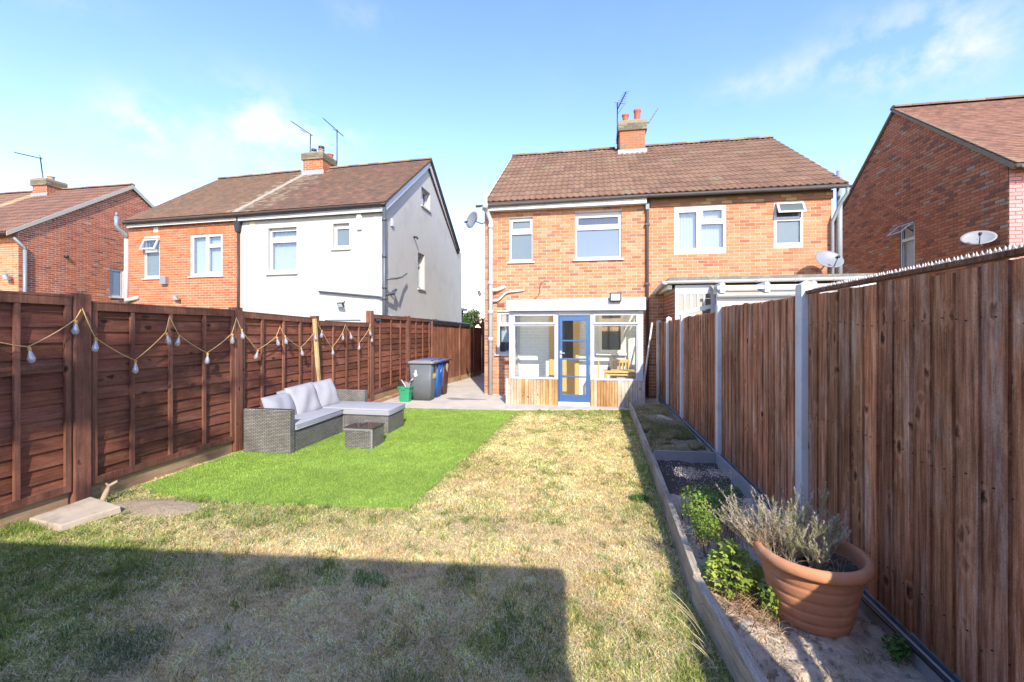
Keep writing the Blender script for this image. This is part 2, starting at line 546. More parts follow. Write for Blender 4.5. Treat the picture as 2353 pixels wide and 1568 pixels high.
# ------------------------------------------------------------------ walls, bricks, tiles, windows
CAMP = Vector((0, 0, H))
class Wall:
    def __init__(s, p0, p1, zb, ze, apex=None, openings=(), t=.22):
        s.p0 = Vector((p0[0], p0[1], 0)); s.p1 = Vector((p1[0], p1[1], 0))
        s.L = (s.p1 - s.p0).length
        s.d = (s.p1 - s.p0) / s.L
        s.n = Vector((s.d.y, -s.d.x, 0))
        s.zb, s.ze, s.apex = zb, ze, apex
        s.op = list(openings); s.t = t
        s.ang = math.atan2(s.d.y, s.d.x)
    def pt(s, a, z, off=0.0):
        q = s.p0 + s.d * a + s.n * off
        return Vector((q.x, q.y, z))
    def lo(s, z):
        return 0.0 if not s.apex or z <= s.ze else s.apex[0] * (z - s.ze) / (s.apex[1] - s.ze)
    def hi(s, z):
        return s.L if not s.apex or z <= s.ze else s.L - (s.L - s.apex[0]) * (z - s.ze) / (s.apex[1] - s.ze)
    def free(s, z0, z1, a, b):
        iv = [(a, b)]
        for (o0, o1, oz0, oz1) in s.op:
            if oz1 <= z0 + 1e-6 or oz0 >= z1 - 1e-6:
                continue
            nv = []
            for (x, y) in iv:
                if o1 <= x or o0 >= y:
                    nv.append((x, y)); continue
                if o0 > x: nv.append((x, o0))
                if o1 < y: nv.append((o1, y))
            iv = nv
        return iv
    def backing(s, mb):
        zs = {s.zb, s.ze}
        if s.apex: zs.add(s.apex[1])
        for o in s.op: zs |= {o[2], o[3]}
        zs = sorted(z for z in zs if z >= s.zb)
        for z0, z1 in zip(zs, zs[1:]):
            l0, h0, l1, h1 = s.lo(z0), s.hi(z0), s.lo(z1), s.hi(z1)
            iv = s.free(z0, z1, l0, h0)
            for (a, b) in iv:
                a0, b0 = a, b
                a1 = l1 if a == l0 else a
                b1 = h1 if b == h0 else b
                if b1 - a1 < .002: b1 = a1 + .002
                P = [s.pt(a0, z0, 0), s.pt(b0, z0, 0), s.pt(b0, z0, -s.t), s.pt(a0, z0, -s.t),
                     s.pt(a1, z1, 0), s.pt(b1, z1, 0), s.pt(b1, z1, -s.t), s.pt(a1, z1, -s.t)]
                mb.hexa(P)
        return mb

_pm = {}
def brick_mesh(w, h, col, d=.02, proud=.007):
    k = ('b', round(w, 3), round(h, 3), col, proud)
    if k not in _pm:
        j = .0025
        m = MB()
        m.add([(0, .012, 0), (w, .012, 0), (w, .012, h), (0, .012, h), (0, -proud + .002, 0), (w, -proud + .002, 0), (w, -proud + .002, h), (0, -proud + .002, h),
               (.004, -proud, .004), (w - .004, -proud, .004), (w - .004, -proud, h - .004), (.004, -proud, h - .004)],
              [(0, 1, 5, 4), (1, 2, 6, 5), (2, 3, 7, 6), (3, 0, 4, 7), (4, 5, 9, 8), (5, 6, 10, 9), (6, 7, 11, 10), (7, 4, 8, 11), (8, 9, 10, 11)], col)
        _pm[k] = m.mesh('brick', M_BRICK)
    return _pm[k]

def pick(pal):
    r = RNG.random() * sum(w for w, c in pal)
    for w, c in pal:
        r -= w
        if r <= 0:
            return c
    return pal[-1][1]

def lay_bricks(parent, wall, z0, z1, pal, visible=None, maxn=300, L=.213, hgt=.063, j=.012, mortar=None, phase=0.0, rest='brickwork'):
    cand = []
    n = 0
    z = z0
    while z + hgt <= z1 + .001:
        a = max(wall.lo(z), wall.lo(z + hgt)) + .004
        b = min(wall.hi(z), wall.hi(z + hgt)) - .004
        off = (L + j) / 2 * (n % 2) + phase
        if b - a > .05:
            for (x, y) in wall.free(z, z + hgt, a, b):
                k = math.floor((x - off) / (L + j)); row = []
                while True:
                    s0 = off + k * (L + j); s1 = s0 + L
                    if s0 > y: break
                    q0, q1 = max(s0, x + .002), min(s1, y - .002)
                    if q1 - q0 > .002:
                        if q1 - q0 < .05 and row and abs(row[-1][1] - q0) < .05:
                            row[-1] = (row[-1][0], q1)          # closer cut: stretch the neighbour
                        else:
                            row.append((q0, q1))
                    k += 1
                if len(row) > 1 and row[0][1] - row[0][0] < .05:
                    row[1] = (row[0][0], row[1][1]); row.pop(0)
                cand += [(q0, q1, z, z + hgt) for q0, q1 in row]
        z += hgt + j; n += 1
    rows = []
    for (a, b, c, d) in cand:
        p = wall.pt((a + b) / 2, (c + d) / 2)
        v = p - CAMP
        sc = (b - a) * abs(v.dot(wall.n)) / v.length ** 3
        if visible is not None and not visible((a + b) / 2, (c + d) / 2):
            sc *= 1e-3
        rows.append((sc, a, b, c, d))
    rows.sort(key=lambda r: -r[0])
    mb = MB()
    eul = (0, 0, wall.ang)
    for i, (sc, a, b, c, d) in enumerate(rows):
        col = pick(pal)
        off = RNG.uniform(-.0015, .002)
        if i < maxn:
            w = L if abs(b - a - L) < .004 else math.floor((b - a) * 200) / 200
            me = brick_mesh(w, hgt, col)
            put('brick', me, wall.pt(a, c, off), parent, eul)
        else:
            pr = .007 + off
            e = .003
            P = [wall.pt(a, c, -.012), wall.pt(b, c, -.012), wall.pt(b, d, -.012), wall.pt(a, d, -.012),
                 wall.pt(a, c, pr), wall.pt(b, c, pr), wall.pt(b, d, pr), wall.pt(a, d, pr)]
            mb.add(P, [(0, 1, 5, 4), (1, 2, 6, 5), (2, 3, 7, 6), (3, 0, 4, 7), (4, 5, 6, 7)], col)
    if mb.v:
        o = mb.build(rest, M_BRICK, parent)
        o['kind'] = 'stuff'

def tile_mesh(kind, w, l, col):
    k = ('t', kind, round(w, 3), round(l, 3), col)
    if k in _pm: return _pm[k]
    m = MB()
    if kind == 'plain':
        t = .013
        m.add([(0, 0, .006), (w, 0, .006), (w, l, -.01), (0, l, -.01), (0, 0, .006 + t), (w, 0, .006 + t), (w, l, .004), (0, l, .004)],
              [(4, 5, 6, 7), (0, 1, 5, 4), (1, 2, 6, 5), (3, 0, 4, 7)], col)
    else:
        n = 12
        A = .021
        top = []; bot = []
        prof = []
        for i in range(n + 1):
            t = i / n
            ph = (t * 2) % 1.0
            prof.append((t * w, A * max(0.0, math.cos((ph - .5) * 2 * math.pi)) ** .8 if kind == 'roll' else A * .6 * (1 if .25 < ph < .75 else 0)))
        v = []
        for (x, h) in prof: v.append((x, 0, h + .022))
        for (x, h) in prof: v.append((x, l, h - .004))
        for (x, h) in prof: v.append((x, 0, h + .002))
        f = []
        N = n + 1
        for i in range(n):
            f.append((i, i + 1, N + i + 1, N + i))
            f.append((2 * N + i, 2 * N + i + 1, i + 1, i))
        m.add(v, f, col)
    _pm[k] = m.mesh('roof_tile', M_TILE)
    return _pm[k]

def lay_tiles(parent, e0, e1, up, rows, cols, kind, pal, visible=None, maxn=300, lap=1.35, paint=None):
    e0, e1, up = Vector(e0), Vector(e1), Vector(up)
    ex = (e1 - e0); W_ = ex.length; ex = ex / W_
    Ls = up.length
    nz = ex.cross(up).normalized()
    ey = nz.cross(ex)
    skew = up.dot(ex)
    g = up.dot(ey) / rows
    w = W_ / cols
    rot = Matrix((ex, ey, nz)).transposed().to_euler()
    cand = []
    for r in range(rows):
        sh = skew * r / rows
        half = kind == 'plain' and r % 2
        ks = list(range(cols + (1 if half else 0)))
        for c in ks:
            a = c * w - (w / 2 if half else 0); b = a + w
            a, b = max(a, 0), min(b, W_)
            if b - a < .02: continue
            l = min(g * lap, g * (rows - r))
            p = e0 + ex * (a + sh) + ey * (g * r)
            mid = p + ex * (b - a) / 2 + ey * g / 2
            v = mid - CAMP
            sc = (b - a) * abs(v.dot(nz)) / v.length ** 3
            if visible is not None and not visible(mid): sc *= 1e-3
            cand.append((sc, p, b - a, l, mid))
    cand.sort(key=lambda q: -q[0])
    mb = MB()
    X = Matrix((ex, ey, nz)).transposed().to_4x4()
    for i, (sc, p, ww, l, mid) in enumerate(cand):
        col = pick(pal)
        if paint is not None:
            col = paint(mid, col)
        dz = RNG.uniform(-.0015, .002)
        ww = round(ww - (.003 if kind == 'plain' else 0), 3)
        me = tile_mesh(kind, ww, round(l, 3), col if i < maxn else (.5, .5, .5))
        q = p + nz * dz + ex * RNG.uniform(-.002, .002)
        if i < maxn:
            put('roof_tile', me, q, parent, rot)
        else:
            mb.M = Matrix.Translation(q) @ X
            mb.add([tuple(vv.co) for vv in me.vertices], [tuple(pp.vertices) for pp in me.polygons], col)
    mb.M = None
    if mb.v:
        o = mb.build('tile_courses', M_TILE, parent)
        o['kind'] = 'stuff'

def wbox(mb, wall, s0, s1, z0, z1, o0, o1, col=None):
    """box on a wall: along s, up z, from offset o0 to o1 (outwards +)"""
    P = [wall.pt(s0, z0, o1), wall.pt(s1, z0, o1), wall.pt(s1, z0, o0), wall.pt(s0, z0, o0),
         wall.pt(s0, z1, o1), wall.pt(s1, z1, o1), wall.pt(s1, z1, o0), wall.pt(s0, z1, o0)]
    return mb.hexa(P, col)

def curtain(parent, wall, s0, s1, z0, z1, off, folds=14, amp=.018, m=None, name='curtain'):
    n = folds * 4
    mb = MB()
    v = []; f = []
    for i in range(n + 1):
        t = i / n
        o = off + amp * math.sin(t * folds * 2 * math.pi + .6 * math.sin(t * 9))
        v.append(wall.pt(s0 + (s1 - s0) * t, z0, o)); v.append(wall.pt(s0 + (s1 - s0) * t, z1, o * .2 + off * .8))
    for i in range(n):
        f.append((2 * i, 2 * i + 2, 2 * i + 3, 2 * i + 1))
    mb.add(v, f)
    return mb.build(name, m or M_CURT, parent, smooth=True)

def window(parent, wall, s0, s1, z0, z1, cells, fr=.055, rec=.05, sill=.06, m=None, gl=None, glmap=None, curt=None, sillm=None, siz=.035):
    """cells: list of (s0,s1,z0,z1) glazed openings inside the frame, in 0..1 of the window"""
    m = m or M_UPVC; gl = gl or M_GLASS
    w, h = s1 - s0, z1 - z0
    dp = .06
    mb = MB()
    S = sorted({0, 1} | {c[0] for c in cells} | {c[1] for c in cells})
    Z = sorted({0, 1} | {c[2] for c in cells} | {c[3] for c in cells})
    for i in range(len(S) - 1):
        run = None
        for j in range(len(Z)):
            solid = False
            if j < len(Z) - 1:
                a, b = (S[i] + S[i + 1]) / 2, (Z[j] + Z[j + 1]) / 2
                solid = not any(c[0] < a < c[1] and c[2] < b < c[3] for c in cells)
            if solid and run is None: run = Z[j]
            if not solid and run is not None:
                wbox(mb, wall, s0 + w * S[i], s0 + w * S[i + 1], z0 + h * run, z0 + h * Z[j], -rec - dp, -rec)
                run = None
    # glazing beads standing proud round each light
    for c in cells:
        a0, a1, b0, b1 = s0 + w * c[0], s0 + w * c[1], z0 + h * c[2], z0 + h * c[3]
        e = .018
        for q in ((a0 - e, a0, b0 - e, b1 + e), (a1, a1 + e, b0 - e, b1 + e), (a0, a1, b0 - e, b0), (a0, a1, b1, b1 + e)):
            wbox(mb, wall, *q, -rec - .01, -rec + .009)
    fo = mb.build('window', m, parent)
    for i, c in enumerate(cells):
        p = MB()
        wbox(p, wall, s0 + w * c[0] - .004, s0 + w * c[1] + .004, z0 + h * c[2] - .004, z0 + h * c[3] + .004, -rec - .034, -rec - .028)
        p.build('pane', (glmap or {}).get(i, gl), fo)
    if sill:
        p = MB()
        wbox(p, wall, s0 - .05, s1 + .05, z0 - siz, z0 - .002, -rec, sill)
        p.build('sill', sillm or m, fo)
    if curt:
        curtain(fo, wall, s0 + .03, s1 - .03, z0 + .03, z1 - .03, -rec - .12, **curt)
    return fo

def casement(win, wall, s0, s1, z0, z1, off, tilt, fr=.045, gl=None):
    """a top-hung light standing open"""
    ca, sa = math.cos(tilt), math.sin(tilt)
    hh = z1 - z0
    def P(s, t, o):
        return wall.pt(s, z1 - t * hh * ca - o * sa * 0, off + t * hh * sa + o * ca)
    mb = MB()
    def slab(b, a0, a1, t0, t1, o0, o1):
        b.hexa([P(a0, t1, o1), P(a1, t1, o1), P(a1, t1, o0), P(a0, t1, o0), P(a0, t0, o1), P(a1, t0, o1), P(a1, t0, o0), P(a0, t0, o0)])
    ft = fr / hh
    slab(mb, s0, s1, 0, ft, 0, .045); slab(mb, s0, s1, 1 - ft, 1, 0, .045)
    slab(mb, s0, s0 + fr, ft, 1 - ft, 0, .045); slab(mb, s1 - fr, s1, ft, 1 - ft, 0, .045)
    mb.build('casement', M_UPVC, win)
    g = MB()
    slab(g, s0 + fr - .003, s1 - fr + .003, ft * .95, 1 - ft * .95, .018, .026)
    g.build('pane', gl or M_GLASS, win)

def gutter(parent, a, b, r=.055, m=None, brackets=6, name='gutter'):
    a, b = Vector(a), Vector(b)
    d = (b - a).normalized()
    x = Vector((d.y, -d.x, 0)).normalized()
    mb = MB()
    n = 7
    v = []; f = []
    for p in (a, b):
        for k in range(n + 1):
            an = math.pi + math.pi * k / n
            v.append(p + x * math.cos(an) * r + Vector((0, 0, math.sin(an) * r)))
        for k in range(n, -1, -1):
            an = math.pi + math.pi * k / n
            v.append(p + x * math.cos(an) * (r - .006) + Vector((0, 0, math.sin(an) * (r - .006))))
    N = 2 * (n + 1)
    for k in range(N):
        f.append((k, (k + 1) % N, N + (k + 1) % N, N + k))
    f.append(tuple(range(n + 1))); f.append(tuple(range(N, N + n + 1)))
    mb.add(v, f)
    go = mb.build(name, m or M_BLACK, parent, smooth=False)
    for i in range(brackets):
        q = a + (b - a) * ((i + .5) / brackets)
        bm = MB()
        vv = []
        for k in range(n + 1):
            an = math.pi + math.pi * k / n
            vv.append(q + x * math.cos(an) * (r + .007) + Vector((0, 0, math.sin(an) * (r + .007))))
        bm.add([p - d * .015 for p in vv] + [p + d * .015 for p in vv], [(k, k + 1, n + 2 + k, n + 1 + k) for k in range(n)])
        bm.build('bracket', m or M_BLACK, go)
    return go

def ridge_line(parent, a, b, m, r=.11, seg=.42, drop=.04):
    a, b = Vector(a), Vector(b)
    L_ = (b - a).length; d = (b - a) / L_
    n = max(1, round(L_ / seg)); sl = L_ / n
    side = Vector((-d.y, d.x, 0)).normalized()
    for i in range(n):
        p0 = a + d * (i * sl + .004); p1 = a + d * ((i + 1) * sl - .004)
        mb = MB(col=pick([(1, (.22, .11, .075)), (1, (.27, .15, .10)), (.6, (.30, .22, .15))]))
        K = 6
        v = []
        for p in (p0, p1):
            for k in range(K + 1):
                an = math.pi * k / K
                v.append(p + side * math.cos(an) * r + Vector((0, 0, math.sin(an) * r * .75 - drop + RNG.uniform(0, .004))))
        mb.add(v, [(k, k + 1, K + 2 + k, K + 1 + k) for k in range(K)] + [tuple(range(K + 1)), tuple(range(K + 1, 2 * K + 2))])
        mb.build('ridge_tile', m, parent)

def pot(parent, p, r, h, m, lip=True, n=14, cap=None):
    mb = MB()
    mb.lathe([(r * 1.05, 0), (r * .9, .04), (r * .86, h * .75), (r * .92, h * .82), (r * 1.05, h * .88), (r * 1.05, h), (r * .85, h), (r * .8, h * .6)], p, n)
    o = mb.build('chimney_pot', m, parent, smooth=True)
    if cap:
        c = MB(); c.lathe([(0, h + .12), (r * .95, h + .11), (r * .98, h + .03), (r * .8, h + .01)], p, n)
        c.build('cowl', cap, parent, smooth=True)
    return o

def chimney(house, x0, x1, y0, y1, zb, zt, pal, cap_h=.24, pots=(), mortar=None, over=.05, flash=True):
    """stack standing through the roof: brick faces, oversailing cap, pots, lead apron"""
    mb = MB(); mb.box((x0, y0, zb), (x1, y1, zt - cap_h))
    st = mb.build('chimney', mortar or M_MORTAR, house)
    for (p0, p1) in (((x0, y0), (x1, y0)), ((x1, y0), (x1, y1)), ((x0, y1), (x0, y0))):
        w = Wall(p0, p1, zb, zt)
        lay_bricks(st, w, zt - cap_h - .075 * int((zt - cap_h - zb) / .075), zt - cap_h, pal, maxn=60)
    cpal = [(1, (.21, .175, .115)), (1, (.16, .14, .095)), (.5, (.26, .225, .15))]
    cm = MB(); cm.box((x0 - over, y0 - over, zt - cap_h), (x1 + over, y1 + over, zt))
    co = cm.build('chimney_cap', mat('chimney_cap_mortar', (.26, .235, .165), .95, .3, 14, .6, 60), st)
    for (p0, p1) in (((x0 - over, y0 - over), (x1 + over, y0 - over)), ((x1 + over, y0 - over), (x1 + over, y1 + over)), ((x0 - over, y1 + over), (x0 - over, y0 - over))):
        w = Wall(p0, p1, zb, zt)
        k = int(cap_h / .078)
        lay_bricks(st, w, zt - cap_h + .003, zt, cpal, maxn=30, phase=.05)
    fl = MB()
    for q in range(7):
        t0, t1 = q / 7, (q + 1) / 7
        fl.box((x0 - over + (x1 - x0 + 2 * over) * t0 * 1, y0 - over - .002, zt + .001), (x0 - over + (x1 - x0 + 2 * over) * t1, y1 + over, zt + .02 + .03 * math.sin(math.pi * (t0 + t1) / 2)))
    fl.build('flaunching', mat('flaunching', (.27, .235, .16), .95, .25, 12, .5, 60), st)
    if flash:
        f = MB()
        f.box((x0 - .06, y0 - .012, zb - .06), (x1 + .06, y0 - .004, zb + .13))
        f.build('lead_flashing', M_LEAD, st)
    for (px, py, r, h, m, cp) in pots:
        pot(st, (px, py, zt + .03), r, h, m, cap=cp)
    return st

M_POTRED = mat('clay_pot', (.36, .115, .068), .75, .15, 10, .2, 50)
M_POTBUFF = mat('buff_pot', (.36, .24, .15), .8, .2, 10, .2, 50)

# ------------------------------------------------------------------ ground and setting
def struct(name, mb, m, **k):
    o = mb.build(name, m, **k)
    o['kind'] = 'structure'
    return o

g = MB()
g.add([(-400, -400, -.02), (400, -400, -.02), (400, 400, -.02), (-400, 400, -.02)], [(0, 1, 2, 3)])
struct('ground', g, mat('ground', (.16, .15, .08), .95, .2, .6, .3, 20, col2=(.10, .12, .05), c2scale=.2))

# lawn soil: one sheet, dry earth colour under the grass
lw = MB()
lw.add([(-4.75, -3, 0), (.80, -3, 0), (.80, 9.16, 0), (-4.75, 8.66, 0)], [(0, 1, 2, 3)])
struct('lawn', lw, mat('lawn_soil', (.44, .335, .19), .95, .28, 14, .8, 60, col2=(.25, .225, .10), c2scale=1.6, c2lo=.48, c2hi=.7))
# patio slab: front edge runs slightly askew
pa = MB()
pa.prism([(-4.70, 8.47, -.05), (-1.70, 8.66, -.05), (.80, 9.15, -.05), (1.55, 9.15, -.05), (1.55, 10.72, -.05), (-2.66, 10.72, -.05), (-2.66, 16, -.05), (-4.8, 16, -.05)], (0, 0, .062))
M_PATIO = mat('patio_concrete', (.52, .465, .385), .92, .1, 4, .5, 100, col2=(.41, .365, .30), c2scale=1.3, c2lo=.5, c2hi=.7)
struct('patio', pa, M_PATIO)
jt = MB()
jt.box((-2.0, 9.02, .012), (-.98, 9.35, .0165))
for x in (-.66, .02):
    jt.box((x - .006, 9.0 + (x + 1.7) * .09, .0125), (x + .006, 9.36, .0165))
struct('patio_path', MB().prism([(-1.72, 8.70, .012), (.70, 9.17, .012), (.70, 9.36, .012), (-1.80, 9.36, .012)], (0, 0, .012)), mat('path_concrete', (.46, .43, .38), .92, .1, 5, .5, 100, col2=(.37, .345, .30), c2scale=3))
cr = MB()
for k in range(2):
    pts = [PY(0, 0, 1)] * 0
wet = MB()
pts = []
for k in range(22):
    a = 2 * math.pi * k / 22
    rr = .26 * (1 + .35 * math.sin(3 * a + 1) + .15 * math.sin(7 * a))
    pts.append((-2.95 + rr * 1.6 * math.cos(a), 9.85 + rr * .45 * math.sin(a), .0165))
wet.add(pts, [tuple(range(22))])
struct('patio_stain', wet, mat('damp_concrete', (.27, .235, .19), .85, .1, 6, .4, 90))

PAL_MAIN = [(4, (.52, .225, .105)), (3, (.51, .255, .135)), (2, (.44, .175, .088)), (1.6, (.56, .30, .165)), (.9, (.36, .145, .085)), (1, (.55, .24, .105)), (.4, (.33, .18, .115))]
PAL_RIGHT = [(4, (.52, .215, .10)), (3, (.50, .245, .125)), (2, (.44, .175, .085)), (1.6, (.55, .285, .15)), (.8, (.37, .135, .075)), (1, (.55, .235, .10))]
PAL_RED = [(4, (.54, .165, .065)), (3, (.52, .18, .075)), (2, (.46, .13, .055)), (1, (.56, .205, .095)), (.5, (.40, .115, .055))]
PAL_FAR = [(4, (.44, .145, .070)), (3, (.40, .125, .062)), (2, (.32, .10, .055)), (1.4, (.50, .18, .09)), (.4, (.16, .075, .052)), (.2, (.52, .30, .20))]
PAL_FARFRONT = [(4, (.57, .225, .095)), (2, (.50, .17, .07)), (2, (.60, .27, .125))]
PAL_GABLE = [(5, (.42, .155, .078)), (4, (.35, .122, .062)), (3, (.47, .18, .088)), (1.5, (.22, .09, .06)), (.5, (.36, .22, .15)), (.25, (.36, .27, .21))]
TILE_MAIN = [(4, (.215, .122, .078)), (3, (.24, .138, .088)), (2, (.19, .108, .070)), (1, (.26, .152, .098)), (.3, (.235, .17, .105))]
TILE_WHITE = [(4, (.185, .110, .076)), (3, (.215, .122, .080)), (2, (.155, .096, .070)), (1.2, (.255, .138, .09)), (.5, (.30, .14, .09))]
TILE_RED = [(4, (.22, .135, .085)), (3, (.19, .12, .08)), (2, (.255, .155, .095)), (1, (.29, .145, .085))]
TILE_FARL = [(4, (.215, .112, .078)), (3, (.19, .098, .068)), (2, (.245, .128, .09))]
TILE_FARR = [(4, (.30, .150, .102)), (3, (.265, .132, .09)), (2, (.215, .112, .08)), (1, (.33, .175, .12))]

def roof_deck(house, e0, e1, r0, r1, b0, b1, m, th=.05, name='roof'):
    """two slopes as thin decks under the tiles: eave e0-e1, ridge r0-r1, back eave b0-b1"""
    mb = MB()
    dz = Vector((0, 0, -th))
    for q in ((e0, e1, r1, r0), (r0, r1, b1, b0)):
        mb.prism([Vector(p) for p in q], dz)
    return mb.build(name, m, house)

M_FELT = mat('roof_underlay', (.10, .065, .05), .95, .2, 6)

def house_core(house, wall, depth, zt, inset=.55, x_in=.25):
    """solid core painted near black for the unlit rooms behind the window openings"""
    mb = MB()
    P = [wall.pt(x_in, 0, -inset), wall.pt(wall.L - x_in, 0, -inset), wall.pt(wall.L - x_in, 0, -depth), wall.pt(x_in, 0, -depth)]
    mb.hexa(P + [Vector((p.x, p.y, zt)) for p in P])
    return mb.build('dark_core', M_DARKROOM, house)

# ================================================================== the brick pair with the glazed porch (left half)
def off(P, x=0, y=0, z=0):
    return (P[0] + x, P[1] + y, P[2] + z)

RY, RZ, EY, EZ = 14.40, 7.45, 10.42, 4.76      # ridge and eave of the pair
PX0, PX1 = -1.75, 1.10                         # porch sides
PYF = 9.37                                     # porch front

house = thing('brick_house', 'orange brick house with glazed porch and blue back door', 'house', (-.6, 10.7, 0))
ops = [(.64, 1.23, 3.33, 4.43), (2.265, 3.367, 3.345, 4.48), (.32, .835, 1.03, 2.09)]
wm = Wall((-2.62, 10.7), (1.345, 10.7), 0, 4.80, openings=ops)
mb = wm.backing(MB())
side = Wall((-2.62, 18.1), (-2.62, 10.93), 0, 4.80, apex=(3.7, 7.3))
side.backing(mb)
mb.build('wall', M_MORTAR, house)
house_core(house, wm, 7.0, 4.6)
wb = Wall((-2.62, 10.7), (1.345, 10.7), 0, 4.80, openings=ops + [(.835, 3.74, 0, 2.24)])
lay_bricks(house, wb, .03, 4.80, PAL_MAIN, visible=lambda s, z: not (s > .8 and z < 2.3))
# return face of the corner so the edge shows bricks from a step to the side
lay_bricks(house, side, .03, 4.80, PAL_MAIN, visible=lambda s, z: False, maxn=0, rest='side_brickwork')
roof_deck(house, (-2.55, EY, EZ), (1.349, EY, EZ), (-2.55, RY, RZ), (1.349, RY, RZ), (-2.55, 18.38, EZ), (1.349, 18.38, EZ), M_FELT)
def lichen(cx, cz, rx, rz, cols, dens):
    def f(p, col):
        d = ((p.x - cx) / rx) ** 2 + ((p.z - cz) / rz) ** 2
        if RNG.random() < dens * math.exp(-d):
            return pick(cols)
        return col
    return f
LCOL = [(2, (.33, .22, .105)), (1.5, (.36, .29, .18)), (1, (.42, .37, .28)), (1, (.31, .17, .08))]
lay_tiles(house, (-2.55, EY, EZ + .012), (1.349, EY, EZ + .012), (0, RY - EY, RZ - EZ), 14, 13, 'roll', TILE_MAIN, paint=lichen(1.0, 7.25, .8, .42, LCOL, .24))
ridge_line(house, (-2.56, RY, RZ + .03), (.80, RY, RZ + .03), M_TILE)
# eaves: white fascia and soffit, dark gutter
mb = MB()
mb.box((-2.60, 10.50, 4.585), (1.30, 10.52, 4.72)); mb.box((-2.60, 10.521, 4.59), (1.30, 10.70, 4.60))
mb.build('fascia', M_UPVC_OLD, house)
gutter(house, (-2.78, 10.455, 4.715), (1.345, 10.455, 4.75), .052, M_DGREY, 6)
# bargeboard at the left verge
mb = MB()
mb.prism([(-2.60, EY, EZ - .06), (-2.60, EY, EZ - .20), (-2.60, RY, RZ - .20), (-2.60, RY, RZ - .06)], (-.02, 0, 0))
mb.build('bargeboard', M_UPVC_OLD, house)
window(house, wm, *ops[0][:2], *ops[0][2:], [(.13, .87, .755, .92), (.085, .94, .06, .625)], glmap={0: M_OBSC, 1: M_OBSC}, sill=.05, siz=.04)
BLUEGL = glass('sky_painted_glass', (.36, .45, .55), .45, refl=.10)  # sky reflection painted into the pane as a blue tint
window(house, wm, *ops[1][:2], *ops[1][2:], [(.07, .925, .74, .89), (.04, .955, .055, .63)], glmap={1: BLUEGL}, sill=.05, siz=.04)
w5 = window(house, wm, *ops[2][:2], *ops[2][2:], [(.20, .97, .745, .94), (.12, .97, .05, .655)], glmap={0: BLUEGL}, sill=.05, siz=.04)
mb = MB(); wbox(mb, wm, .40, .70, 1.32, 1.72, -.20, -.19)
mb.build('roller_blind', mat('blind', (.62, .68, .64), .8, .03, 5), w5)
mb = MB(); mb.box((-2.02, 10.86, 1.08), (-1.99, 10.88, 1.22)); mb.box((-2.1, 10.84, 1.06), (-2.03, 10.90, 1.12))
mb.build('window_ornament', M_UPVC, w5)
# downpipe on the party line
mb = MB()
mb.tube([(1.33, 10.63, 4.70), (1.33, 10.63, 4.55), (1.33, 10.65, 4.45), (1.33, 10.65, .05)], .036, 10)
dp = mb.build('downpipe', mat('brown_pipe', (.085, .062, .052), .45, .1, 6, spec=.4), house, smooth=True)
for z in (1.2, 2.7, 4.1):
    b = MB(); b.box((1.275, 10.605, z), (1.385, 10.69, z + .04)); b.build('bracket', MATS['brown_pipe'], dp)
b = MB(); b.box((1.29, 10.59, 4.46), (1.37, 10.665, 4.60)); b.build('hopper', M_GREYPIPE, dp)
# white soil stack with its vent above the gutter
q = PY(1127, 700, 10.60)
xs = q.x
mb = MB()
mb.tube([(xs, 10.60, .02), (xs, 10.60, 4.28), (xs, 10.60, 4.36), (xs - .08, 10.44, 4.60), (xs - .08, 10.36, 4.68), (xs - .08, 10.36, 4.98)], .055, 14)
for z in (1.35, 2.02, 2.75, 4.16):
    mb.tube([(xs, 10.60, z), (xs, 10.60, z + .10)], .064, 14)
mb.tube([(xs - .08, 10.36, 4.60), (xs - .08, 10.36, 4.72)], .066, 14)
sp = mb.build('soil_pipe', M_WHITEPIPE, house, smooth=True)
mb = MB()
mb.tube([PY(1130, 668, 10.60), PY(1142, 666, 10.62), PY(1160, 659, 10.69)], .05, 12)
mb.build('waste_branch', mat('aged_pipe', (.55, .49, .38), .5, .1, 6), sp, smooth=True)
mb = MB()
mb.tube([PY(1130, 692, 10.62), PY(1143, 691, 10.63), PY(1148, 687, 10.63), PY(1161, 674, 10.64), PY(1168, 671, 10.64), PY(1204, 667, 10.66)], .024, 10)
mb.build('waste_pipe', M_UPVC_OLD, sp, smooth=True)
# air brick
a0, a1 = PY(1142, 706, 10.7), PY(1159, 697, 10.7)
mb = MB(); mb.box((a0.x, 10.683, a0.z), (a1.x, 10.70, a1.z), (.40, .13, .07))
vn = mb.build('air_brick', M_BRICK, house)
for i in range(6):
    for j in range(3):
        b = MB(); x = a0.x + (i + .5) / 6 * (a1.x - a0.x); z = a0.z + (j + .5) / 3 * (a1.z - a0.z)
        b.box((x - .009, 10.678, z - .007), (x + .009, 10.6825, z + .007))
        if j == 0 and i == 0: holes = b
        else: holes.v, holes.f, holes.c = holes.v + b.v, holes.f + [tuple(k + len(holes.v) for k in f) for f in b.f], holes.c + b.c
o = holes.build('air_hole', M_BLACK, vn); o['kind'] = 'stuff'
# loose cable on the wall
mb = MB()
cab = [PY(1262, 646, 10.67), PY(1252, 645, 10.66), PY(1243, 649, 10.66), PY(1240, 658, 10.66), PY(1240, 672, 10.66), PY(1235, 681, 10.66), PY(1224, 690, 10.66)]
mb.tube(cab, .006, 6)
mb.build('cable', M_BLACK, house, smooth=True)
# chimney on the party line
chimney(house, .905, 1.655, 13.75, 14.55, 7.03, 8.0, [(4, (.50, .17, .085)), (2, (.44, .17, .09)), (2, (.33, .19, .11)), (1, (.28, .19, .12))], .27,
        pots=[(1.10, 14.1, .105, .36, M_POTRED, None), (1.46, 14.1, .11, .48, M_POTRED, None)], mortar=mat('chimney_mortar', (.34, .25, .17), .95, .2, 9, .5, 80))

